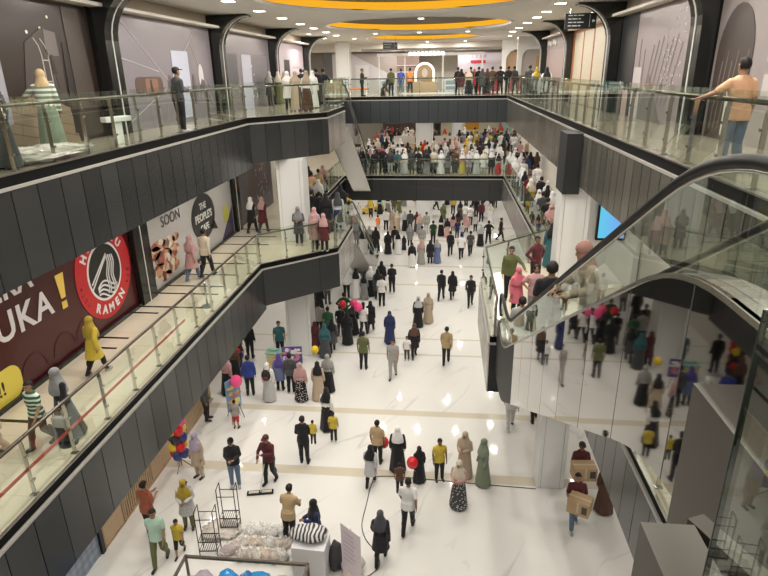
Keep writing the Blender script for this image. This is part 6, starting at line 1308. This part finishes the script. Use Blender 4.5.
(1.20,39.99,5.00,20,'Q','stand','w','p','g','person in white headscarf, pink top, grey skirt, in far first-floor crowd',0.925,'far first-floor crowd',None),
(1.27,55.44,5.00,200,'L','walk','k','k','k','person in black shirt, black trousers, in far first-floor crowd, second from left',1,'far first-floor crowd',None),
(1.75,56.25,5.00,-30,'D','hold','r','r','r','person in brown headscarf and dress, in far first-floor crowd',0.833,'far first-floor crowd',None),
(1.95,51.63,5.00,180,'D','stand','k','y','y','person in black headscarf, yellow dress, in far first-floor crowd',0.925,'far first-floor crowd',None),
(2.26,52.05,5.00,0,'T','walk','k','d','k','person in black headscarf, dark grey tunic, in far first-floor crowd, right of two',0.925,'far first-floor crowd',None),
(2.66,54.35,5.00,160,'M','hold','k','y','g','person in yellow shirt, grey trousers, in far first-floor crowd',1,'far first-floor crowd',None),
(2.76,49.39,5.00,20,'Q','stand','Y','Y','k','person in mustard headscarf, mustard top, black skirt, in far first-floor crowd, right of two',0.925,'far first-floor crowd',None),
(3.46,52.88,5.00,200,'M','walk','k','k','k','person in black shirt, black trousers, in far first-floor crowd, fourth from left',1,'far first-floor crowd',None),
(3.87,53.88,5.00,-30,'D','hold','p','p','p','person in pink headscarf and dress, in far first-floor crowd, rightmost of three',0.925,'far first-floor crowd',None),
(4.14,54.57,5.00,180,'Q','stand','w','w','k','person in white headscarf, white top, black skirt, in far first-floor crowd, rightmost of five',0.833,'far first-floor crowd',None),
(1.61,46.13,5.00,0,'H','walk','P','P','g','person in bright pink headscarf, bright pink top, grey skirt, in far first-floor crowd',0.925,'far first-floor crowd',None),
(1.91,44.09,5.00,160,'D','hold','w','w','w','person in white headscarf and dress, in far first-floor crowd, left of two',0.925,'far first-floor crowd',None),
(2.10,43.45,5.00,20,'Q','stand','w','w','k','person in white headscarf, white top, black skirt, in far first-floor crowd, third from left',0.925,'far first-floor crowd',None),
(2.46,42.21,5.00,200,'M','walk','k','k','d','person in black shirt, dark grey trousers, in far first-floor crowd, right of two',1,'far first-floor crowd',None),
(2.88,41.61,5.00,-30,'D','hold','w','l','l','person in white headscarf, pale grey dress, in far first-floor crowd',0.925,'far first-floor crowd',None),
(3.28,42.18,5.00,180,'Q','stand','l','l','g','person in pale grey headscarf, pale grey top, grey skirt, in far first-floor crowd',0.925,'far first-floor crowd',None),
(4.32,50.07,5.00,0,'H','walk','G','D','k','person in green headscarf, dark green top, black skirt, in far first-floor crowd',0.833,'far first-floor crowd',None),
(3.78,44.02,5.00,160,'L','hold','k','k','k','person in black shirt, black trousers, in far first-floor crowd, rightmost of five',1,'far first-floor crowd',None),
(2.78,46.80,5.00,20,'Q','stand','k','k','d','person in black headscarf, black top, dark grey skirt, in far first-floor crowd',0.925,'far first-floor crowd',None),
(3.26,46.81,5.00,200,'H','walk','w','w','k','person in white headscarf, white top, black skirt, in far first-floor crowd, fourth from left',0.925,'far first-floor crowd',None),
(4.51,54.84,5.00,-30,'D','hold','R','R','R','person in red headscarf and dress, in far first-floor crowd, right of two',0.925,'far first-floor crowd',None),
(1.21,44.12,5.00,180,'M','stand','k','w','k','person in white shirt, black trousers, in far first-floor crowd',1,'far first-floor crowd',None),
(0.98,49.17,5.00,0,'H','walk','k','w','k','person in black headscarf, white top, black skirt, in far first-floor crowd',0.925,'far first-floor crowd',None),
(1.51,50.79,5.00,160,'M','hold','k','k','d','person in black shirt, dark grey trousers, in far first-floor crowd, left of two',0.9,'far first-floor crowd',None),
(2.30,46.82,5.00,20,'Q','stand','Y','Y','k','person in mustard headscarf, mustard top, black skirt, in far first-floor crowd, left of two',0.925,'far first-floor crowd',None),
(2.77,44.06,5.00,200,'L','walk','k','d','g','person in dark grey shirt, grey trousers, in far first-floor crowd',1,'far first-floor crowd',None),
(3.29,45.36,5.00,-30,'H','hold','k','k','k','person in black headscarf, black top, black skirt, in far first-floor crowd, right of two',0.925,'far first-floor crowd',None),
(3.74,46.74,5.00,180,'Q','stand','d','w','k','person in dark grey headscarf, white top, black skirt, in far first-floor crowd',0.925,'far first-floor crowd',None),
(4.69,53.26,5.00,0,'T','walk','k','r','d','person in black headscarf, brown tunic, in far first-floor crowd',0.925,'far first-floor crowd',None),
(3.80,41.01,5.00,160,'D','hold','w','w','w','person in white headscarf and dress, in far first-floor crowd, right of two',0.925,'far first-floor crowd',None),
(3.57,39.90,5.00,20,'Q','stand','w','l','g','person in white headscarf, pale grey top, grey skirt, in far first-floor crowd',0.833,'far first-floor crowd',None),
(2.54,39.90,5.00,200,'M','walk','k','k','k','person in black shirt, black trousers, in far first-floor crowd, third from left',1,'far first-floor crowd',None),
(0.67,39.90,5.00,-30,'T','hold','k','k','k','person in black headscarf, black tunic, in far first-floor crowd',0.925,'far first-floor crowd',None),
(0.09,39.90,5.00,180,'Q','stand','l','l','d','person in pale grey headscarf, pale grey top, dark grey skirt, in far first-floor crowd',0.925,'far first-floor crowd',None),
(1.83,39.90,5.00,0,'H','walk','w','l','k','person in white headscarf, pale grey top, black skirt, in far first-floor crowd, right of two',0.925,'far first-floor crowd',None),
(1.57,40.52,5.00,160,'D','hold','p','p','p','person in pink headscarf and dress, in far first-floor crowd, second from left',0.925,'far first-floor crowd',None),
(-1.23,39.90,5.00,20,'Q','stand','k','k','k','person in black headscarf, black top, black skirt, in far first-floor crowd, left of two',0.925,'far first-floor crowd',None),
(4.15,38.30,5.00,180,'Q','stand','w','w','k','person in white headscarf, white top, black skirt, on crowded right first-floor walkway, left of two',0.925,'crowd on the right first-floor walkway',None),
(5.44,38.30,5.00,170,'T','walk','k','k','d','person in black headscarf, black tunic, on crowded right first-floor walkway',0.925,'crowd on the right first-floor walkway',None),
(5.85,38.30,5.00,200,'D','hold','r','r','r','person in brown headscarf and dress, on crowded right first-floor walkway',0.925,'crowd on the right first-floor walkway',None),
(4.56,38.30,5.00,0,'Q','stand','k','k','k','person in black headscarf, black top, black skirt, on crowded right first-floor walkway',0.925,'crowd on the right first-floor walkway',None),
(4.32,37.86,5.00,180,'H','walk','w','w','k','person in white headscarf, white top, black skirt, on crowded right first-floor walkway, right of two',0.925,'crowd on the right first-floor walkway',None),
(4.15,35.20,5.00,170,'D','hold','w','w','w','person in white headscarf and dress, on crowded right first-floor walkway',0.925,'crowd on the right first-floor walkway',None),
(4.80,37.87,5.00,200,'Q','stand','w','w','g','person in white headscarf, white top, grey skirt, on crowded right first-floor walkway, second from left',0.925,'crowd on the right first-floor walkway',None),
(4.96,36.48,5.00,0,'L','walk','k','n','k','person in navy shirt, black trousers, on crowded right first-floor walkway',1.0,'crowd on the right first-floor walkway',None),
(4.20,31.55,5.00,180,'D','hold','w','l','l','person in white headscarf, pale grey dress, on crowded right first-floor walkway',0.925,'crowd on the right first-floor walkway',None),
(4.15,30.77,5.00,170,'D','stand','k','w','w','person in black headscarf, white dress, on crowded right first-floor walkway',0.925,'crowd on the right first-floor walkway',None),
(4.15,32.03,5.00,200,'H','walk','w','w','g','person in white headscarf, white top, grey skirt, on crowded right first-floor walkway, leftmost of four',0.925,'crowd on the right first-floor walkway',None),
(4.45,31.14,5.00,0,'D','hold','r','m','m','person in brown headscarf, maroon dress, on crowded right first-floor walkway',0.925,'crowd on the right first-floor walkway',None),
(5.04,32.49,5.00,180,'L','stand','k','w','k','person in white shirt, black trousers, on crowded right first-floor walkway',1.0,'crowd on the right first-floor walkway',None),
(4.51,30.16,5.00,170,'H','walk','l','w','d','person in pale grey headscarf, white top, dark grey skirt, on crowded right first-floor walkway',0.925,'crowd on the right first-floor walkway',None),
(4.15,28.12,5.00,200,'D','hold','c','Y','Y','person in cream headscarf, mustard dress, on crowded right first-floor walkway',0.925,'crowd on the right first-floor walkway',None),
(4.15,29.10,5.00,0,'M','stand','k','m','k','person in maroon shirt, black trousers, on crowded right first-floor walkway',1.0,'crowd on the right first-floor walkway',None),
(4.16,28.60,5.00,180,'H','walk','w','R','k','person in white headscarf, red top, black skirt, on crowded right first-floor walkway',0.925,'crowd on the right first-floor walkway',None),
(4.64,28.46,5.00,170,'L','hold','k','k','d','person in black shirt, dark grey trousers, on crowded right first-floor walkway, right of two',1.0,'crowd on the right first-floor walkway',None),
(4.86,28.01,5.00,200,'Q','stand','w','w','g','person in white headscarf, white top, grey skirt, on crowded right first-floor walkway, third from left',0.925,'crowd on the right first-floor walkway',None),
(4.15,25.86,5.00,0,'H','walk','w','d','k','person in white headscarf, dark grey top, black skirt, on crowded right first-floor walkway',0.925,'crowd on the right first-floor walkway',None),
(4.15,24.75,5.00,180,'M','hold','k','d','k','person in dark grey shirt, black trousers, on crowded right first-floor walkway',1.0,'crowd on the right first-floor walkway',None),
(4.67,26.83,5.00,170,'Q','stand','k','k','d','person in black headscarf, black top, dark grey skirt, on crowded right first-floor walkway',0.925,'crowd on the right first-floor walkway',None),
(4.65,25.42,5.00,200,'H','walk','w','w','g','person in white headscarf, white top, grey skirt, on crowded right first-floor walkway, rightmost of four',0.925,'crowd on the right first-floor walkway',None),
(4.15,22.75,5.00,0,'D','hold','p','p','p','person in pink headscarf and dress, on crowded right first-floor walkway',0.925,'crowd on the right first-floor walkway',None),
(4.63,22.82,5.00,180,'Q','stand','q','q','k','person in peach headscarf, peach top, black skirt, on crowded right first-floor walkway',0.925,'crowd on the right first-floor walkway',None),
(4.15,23.53,5.00,170,'M','walk','k','k','d','person in black shirt, dark grey trousers, on crowded right first-floor walkway, left of two',1.0,'crowd on the right first-floor walkway',None),
(5.01,38.30,5.00,200,'T','hold','k','d','g','person in black headscarf, dark grey tunic, on crowded right first-floor walkway',0.925,'crowd on the right first-floor walkway',None),
(4.53,34.38,5.00,0,'L','stand','k','l','k','person in pale grey shirt, black trousers, on crowded right first-floor walkway',1.0,'crowd on the right first-floor walkway',None),
(3.73,19.88,5.00,175,'D','stand','k','t','t','person in black headscarf, teal dress, beside the right white column',0.925,'people on the first floor',None),
(2.01,16.56,5.00,-10,'L','reach','k','o','k','person in olive shirt, black trousers, gripping the landing railing',1.0,'people on the first floor',None),
(2.91,17.68,5.00,35,'L','akimbo','k','m','k','person in maroon shirt, black trousers, at back of right landing',1.0,'people on the first floor',None),
(2.07,15.32,5.00,20,'T','reach','P','P','k','person in bright pink headscarf, bright pink tunic, beside the olive shirt on right landing',0.86,'people on the first floor',None),
(2.51,15.08,5.00,0,'F','akimbo','k','p','g','person in pink shirt, long hair, centre of right landing',0.95,'people on the first floor',None),
(1.98,7.45,7.76,-80,'Q','lean','e','b','b','person in dusty pink headscarf, beige top, beige skirt, on the near escalator',0.99,'people on the first floor',None),
(1.82,9.40,6.67,170,'M','stand','k','k','d','person in black shirt, dark grey trousers, curly-haired on the near escalator',1.09,'people on the first floor',None),
(1.82,12.44,5.00,170,'M','stand','k','a','d','person in ash shirt, dark grey trousers, lowest on the near escalator',1.01,'people on the first floor',None),
(-4.72,28.00,4.25,180,'M','stand','k','y','d','person in yellow shirt, dark grey trousers, stepping onto left lower escalator',1.0,'people on the first floor',None),
(-7.59,9.57,10.00,-10,'D','stand','d','d','d','person in dark grey headscarf and dress, cut off by left edge beside plastic heap',0.925,'people on the top floor','p'),
(-8.35,12.04,10.00,-150,'Q','reach','T','s','s','person in tan headscarf, striped sage green top, sage green skirt, before the brown shopfront',0.971,'people on the top floor','s'),
(-7.28,16.12,10.00,150,'K','hold','k','d','k','person in dark grey shirt, black trousers, in cap beside lilac hoarding',1.0,'people on the top floor',None),
(-8.55,29.39,10.00,180,'T','hold','o','o','k','person in olive headscarf, olive tunic, in top-left headscarf group',0.925,'headscarf group on the left top walkway',None),
(-8.55,32.18,10.00,170,'T','stand','b','b','o','person in beige headscarf, beige tunic, in top-left headscarf group',0.925,'headscarf group on the left top walkway',None),
(-8.43,28.92,10.00,170,'T','hold','a','k','k','person in ash headscarf, black tunic, in top-left headscarf group',0.925,'headscarf group on the left top walkway',None),
(-8.53,30.90,10.00,180,'D','stand','c','o','o','person in cream headscarf, olive dress, in top-left headscarf group',0.925,'headscarf group on the left top walkway',None),
(-6.72,25.73,10.00,185,'T','hold','w','w','k','person in white headscarf, white tunic, in top-left headscarf group',0.925,'headscarf group on the left top walkway',None),
(-6.19,24.98,10.00,180,'D','hold','b','b','b','person in beige headscarf and dress, in top-left headscarf group',0.925,'headscarf group on the left top walkway',None),
(-5.70,24.91,10.00,175,'H','stand','b','w','r','person in beige headscarf, white top, brown skirt, in top-left headscarf group',0.925,'headscarf group on the left top walkway',None),
(-7.26,30.65,10.00,200,'M','hold','k','k','k','person in black shirt, black trousers, in top-left headscarf group, left of two',1.0,'headscarf group on the left top walkway',None),
(-5.91,27.02,10.00,180,'D','stand','w','w','w','person in white headscarf and dress, in top-left headscarf group',0.925,'headscarf group on the left top walkway',None),
(-8.14,35.18,10.00,180,'L','stand','k','k','k','person in black shirt, black trousers, in top-left headscarf group, right of two',1.0,'headscarf group on the left top walkway',None),
(-5.88,27.79,10.00,180,'L','stand','k','k','k','person in black shirt, black trousers, right end of top-left group, left of two',1.0,'people on the top floor',None),
(-5.71,28.57,10.00,170,'L','akimbo','k','k','k','person in black shirt, black trousers, right end of top-left group, right of two',1.0,'people on the top floor',None),
(-5.42,39.70,10.00,90,'L','hold','k','k','k','person in black shirt, black trousers, standing alone on far top bridge',1.0,'people on the top floor',None),
(-4.11,40.30,10.00,90,'H','crouch','k','k','k','person in black headscarf, black top, black skirt, crouching on far top bridge',0.925,'people on the top floor',None),
(-3.61,40.60,10.00,180,'M','stand','k','o','k','person in olive shirt, black trousers, behind the crouching person',1.0,'people on the top floor',None),
(-3.20,44.00,10.00,180,'M','lean','k','u','t','person in blue shirt, teal trousers, before the glowing arch kiosk',1.0,'people on the top floor',None),
(-2.55,44.00,10.00,170,'M','walk','k','O','k','person in orange shirt, black trousers, before the glowing arch kiosk',1.0,'people on the top floor',None),
(0.77,40.51,10.00,160,'L','stand','k','k','k','person in black shirt, black trousers, in the far top bridge group, leftmost of four',1.0,'group at the far top bridge',None),
(0.97,40.04,10.00,180,'T','stand','k','m','b','person in black headscarf, maroon tunic, in the far top bridge group',0.925,'group at the far top bridge',None),
(1.45,40.03,10.00,180,'H','stand','c','b','k','person in cream headscarf, beige top, black skirt, in the far top bridge group',0.925,'group at the far top bridge',None),
(1.58,40.52,10.00,170,'L','hold','k','d','k','person in dark grey shirt, black trousers, in the far top bridge group, left of two',1.0,'group at the far top bridge',None),
(2.10,40.51,10.00,180,'L','hold','k','k','k','person in black shirt, black trousers, in the far top bridge group, second from left',1.0,'group at the far top bridge',None),
(2.30,40.04,10.00,180,'T','stand','d','d','d','person in dark grey headscarf, dark grey tunic, in the far top bridge group',0.925,'group at the far top bridge',None),
(2.64,40.50,10.00,180,'D','stand','r','d','d','person in brown headscarf, dark grey dress, in the far top bridge group',0.925,'group at the far top bridge',None),
(2.93,40.07,10.00,170,'L','stand','k','r','k','person in brown shirt, black trousers, in the far top bridge group',1.0,'group at the far top bridge',None),
(3.43,39.94,10.00,180,'L','akimbo','k','k','k','person in black shirt, black trousers, in the far top bridge group, third from left',1.0,'group at the far top bridge',None),
(3.98,40.50,10.00,185,'L','stand','k','k','k','person in black shirt, black trousers, in the far top bridge group, rightmost of four',1.0,'group at the far top bridge',None),
(4.41,40.95,10.00,180,'L','stand','k','d','k','person in dark grey shirt, black trousers, in the far top bridge group, right of two',1.0,'group at the far top bridge',None),
(1.89,42.30,10.00,0,'T','stand','R','R','k','person in red headscarf, red tunic, in the far top bridge group',0.925,'group at the far top bridge',None),
(4.23,9.31,10.00,-170,'M','reach','k','q','j','person in peach shirt, denim blue trousers, tall back at right railing',0.95,'people on the top floor',None),
(4.41,31.00,10.00,180,'T','stand','Y','l','k','person in mustard headscarf, pale grey tunic, far along right top walkway',0.925,'people on the top floor',None),
(4.58,29.00,10.00,180,'T','stand','k','w','k','person in black headscarf, white tunic, far along right top walkway',0.925,'people on the top floor',None),
(4.47,34.00,10.00,180,'M','stand','k','d','k','person in dark grey shirt, black trousers, far along right top walkway',1.0,'people on the top floor',None),
]
EXTRA_BOX=[(4.01, 13.82, 0.86, 4, 0.62, 0.42, 0.4, 'brown carton carried by the rear man in maroon'), (3.62, 12.44, 0.86, -28, 0.55, 0.42, 0.4, 'brown carton carried tilted by the front man in maroon')]
RUCK=[('dark rucksack on the back of the white-clad person in white headscarf', -6.33, 18.37, 0.95, 180)]
CROWD=[(-0.01, 55.79, 200, 'R', 'y', 'd', 0.88), (-4.47, 53.69, 150, 'k', 'k', 'j', 1.0), (-5.1, 52.1, 20, 'd', 'b', 'j', 0.97), (4.38, 50.97, 180, 'k', 'k', 'd', 1.01), (3.74, 50.59, 150, 'd', 'y', 'd', 0.94), (0.4, 51.24, 180, 'd', 'b', 'g', 0.92), (5.58, 49.82, 180, 'r', 'w', 'g', 0.99), (-5.24, 49.21, 200, 'n', 'k', 'k', 0.87), (5.52, 44.42, 180, 'd', 'p', 'k', 0.93), (-1.56, 51.8, 150, 'c', 'k', 'k', 0.99), (-2.64, 42.89, 180, 'k', 'k', 'k', 0.99), (-4.03, 52.71, 20, 'k', 'p', 'k', 1.03), (4.77, 41.01, 200, 'w', 'g', 'k', 0.89), (-3.04, 56.83, 150, 'k', 'n', 'j', 0.91), (1.39, 42.44, 0, 'k', 'y', 'g', 0.92), (-3.41, 54.86, 0, 'w', 'g', 'd', 1.0), (-3.32, 44.99, 200, 'w', 'b', 'k', 1.01), (-0.54, 50.66, 180, 'k', 'k', 'j', 1.02), (2.85, 44.81, 150, 'p', 'R', 'j', 0.94), (5.55, 49.32, 180, 'k', 'w', 'k', 0.95), (1.77, 54.64, 150, 'w', 'g', 'd', 0.98), (-5.04, 44.99, 150, 'c', 'l', 'j', 1.03), (-3.94, 42.48, 20, 'c', 'b', 'j', 0.96), (-5.18, 43.25, 180, 'd', 'g', 'g', 0.98), (-5.34, 56.4, 180, 'd', 'k', 'g', 0.91), (3.24, 49.74, 0, 'n', 'g', 'g', 0.91), (5.21, 51.96, 20, 'n', 'k', 'k', 0.95), (-1.01, 51.0, 200, 'k', 'y', 'k', 0.86), (6.32, 51.23, 20, 'r', 'c', 'k', 1.02), (-0.11, 52.11, 20, 'R', 'l', 'k', 0.94), (-1.88, 49.23, 180, 'd', 'k', 'd', 1.02), (3.76, 42.81, 20, 'w', 'g', 'k', 0.92), (3.45, 49.29, 150, 'b', 'g', 'k', 0.94), (2.01, 45.01, 0, 'g', 'w', 'k', 0.89), (-3.08, 55.73, 0, 'd', 'c', 'k', 0.98), (-2.28, 56.2, 0, 'k', 'd', 'k', 0.9), (4.47, 46.05, 200, 'd', 'c', 'k', 1.0), (1.69, 45.45, 150, 'y', 'c', 'g', 0.97), (2.09, 50.02, 20, 'd', 'w', 'k', 0.99), (3.75, 45.26, 180, 'b', 'k', 'k', 0.87), (4.29, 44.17, 150, 'k', 'r', 'k', 0.99), (3.74, 44.62, 200, 'r', 'l', 'j', 0.96), (-0.88, 53.1, 0, 'k', 'p', 'k', 0.87), (-1.08, 55.56, 200, 'b', 'g', 'j', 0.99), (-3.14, 51.42, 180, 'w', 'w', 'k', 1.03), (0.84, 56.64, 150, 'w', 'g', 'k', 0.91), (-3.53, 53.8, 150, 'b', 'n', 'd', 0.93), (5.21, 57.0, 200, 'R', 'b', 'k', 1.02), (-2.94, 42.38, 200, 'l', 'w', 'j', 0.96), (4.52, 49.36, 200, 'w', 'w', 'k', 1.02), (-3.91, 45.87, 200, 'l', 'w', 'j', 0.94), (-1.08, 41.08, 200, 'k', 'l', 'k', 0.95), (-4.14, 56.83, 180, 'r', 'k', 'k', 1.02), (-0.75, 53.81, 0, 'd', 'd', 'd', 0.91), (5.63, 55.41, 20, 'l', 'c', 'k', 0.88), (5.5, 50.89, 0, 'r', 'n', 'k', 0.86), (0.39, 44.91, 20, 'r', 'y', 'k', 1.0), (3.01, 50.98, 200, 'g', 'p', 'k', 0.92), (-3.15, 43.56, 200, 'b', 'w', 'j', 0.89), (1.44, 49.69, 0, 'w', 'g', 'g', 1.01), (-2.49, 52.63, 180, 'p', 'R', 'k', 0.95), (-1.48, 51.15, 0, 'n', 'k', 'k', 0.87), (1.02, 41.6, 200, 'g', 'y', 'k', 0.88), (6.28, 54.44, 180, 'y', 'k', 'd', 1.02), (0.0, 46.23, 200, 'c', 'p', 'd', 0.96), (0.55, 43.64, 180, 'c', 'g', 'k', 0.99), (4.73, 52.27, 20, 'y', 'y', 'd', 0.94), (4.06, 56.72, 150, 'w', 'g', 'k', 0.98), (4.18, 53.45, 20, 'k', 'g', 'g', 1.01), (3.61, 52.12, 0, 'p', 'w', 'd', 0.86), (1.23, 51.56, 200, 'k', 'p', 'j', 1.03), (6.16, 53.19, 180, 'k', 'y', 'k', 0.98), (5.27, 45.01, 200, 'l', 'l', 'k', 1.02), (6.34, 50.09, 20, 'n', 'b', 'k', 0.95), (5.86, 51.69, 20, 'g', 'k', 'k', 0.93), (-4.9, 50.78, 20, 'p', 'w', 'j', 0.92), (0.76, 46.0, 20, 'b', 'w', 'j', 1.02), (3.37, 51.62, 180, 'k', 'n', 'd', 0.96), (-0.83, 46.04, 200, 'r', 'c', 'k', 0.99), (-4.42, 41.73, 20, 'k', 'R', 'd', 0.96), (1.89, 42.84, 20, 'k', 'w', 'k', 0.91), (-0.6, 43.24, 200, 'w', 'b', 'j', 0.97), (-3.96, 54.04, 150, 'r', 'k', 'd', 0.94), (2.79, 52.6, 0, 'b', 'w', 'd', 0.88), (6.16, 44.98, 0, 'g', 'b', 'k', 0.96), (-5.14, 41.43, 0, 'l', 'w', 'k', 0.99), (-3.67, 55.61, 0, 'b', 'c', 'k', 0.94), (-1.48, 44.37, 0, 'R', 'R', 'k', 0.99), (3.63, 54.41, 20, 'p', 'r', 'g', 0.92), (-3.76, 43.41, 200, 'c', 'w', 'j', 0.99), (-0.42, 49.7, 200, 'd', 'R', 'k', 0.9), (2.35, 44.41, 180, 'r', 'w', 'k', 0.98), (-2.21, 52.1, 0, 'w', 'c', 'g', 0.92), (2.91, 42.88, 200, 'y', 'g', 'g', 0.93), (-1.94, 53.85, 150, 'w', 'p', 'j', 0.89)]
for a in PEOPLE: person(*a)
def extras():
    # cartons carried by the two men on the right
    for (x,y,z,rz,w,d,h,l) in EXTRA_BOX:
        t=thing('carton',l,'box',(x,y,z),R(rz)); mb=MB(); mb.rbox(-w/2,w/2,-d/2,d/2,0,h,.008); mb.obj('box','carton',t); mb=MB(); mb.box(-w/2-.002,w/2+.002,-.03,.03,h-.001,h+.002); mb.box(-.03,.03,-d/2-.003,-d/2,h*.2,h+.002); mb.obj('tape',flat((.52,.40,.26),.3),t)
        mb=MB(); mb.box(w*.18,w*.42,-d/2-.004,-d/2,h*.25,h*.8); mb.obj('printed_label',flat((.05,.04,.035)),t)
extras()
def crowd():
    V=[];F=[];K=[]
    for i,(x,y,rz,hd,top,bot,sc) in enumerate(CROWD):
        lib=LIB[('stand','walk','hold')[i%3]]; w=i%5<3
        for key,c in ((('body',SKIN[i%4]),('scarf' if w else 'hair',CN[hd][1] if w else (.016,.013,.012)),('blouse' if w else 'tee',CN[top][1]),('skirt' if w else 'trousers',CN[bot][1]),('shoes',(.03,.03,.03)))):
            me=lib[key]; n=len(me.vertices); v=np.empty(n*3); me.vertices.foreach_get('co',v); v=v.reshape(-1,3)*sc; a=R(rz); r=np.array([[math.cos(a),-math.sin(a),0],[math.sin(a),math.cos(a),0],[0,0,1]])
            o=sum(len(q) for q in V); V.append(v@r.T+np.array([x,y,5])); F+=[tuple(j+o for j in p.vertices) for p in me.polygons]; K.append(np.tile(np.array([*c,1]),(n,1)))
    V=np.vstack(V);K=np.vstack(K).astype(np.float32)
    me=bpy.data.meshes.new('crowd'); me.from_pydata(V.tolist(),[],F); me.materials.append(M('crowd_cloth')); at=me.attributes.new('tone','FLOAT_COLOR','POINT'); at.data.foreach_set('color',K.ravel()); me.polygons.foreach_set('use_smooth',[True]*len(F)); me.update()
    o=link('crowd',me); o['kind']='stuff'; tag(o,'rear ranks of the dense crowd at the back of the first floor','crowd')
crowd()
for l,x,y,z,rz in RUCK: rucksack(l,x,y,z,rz)
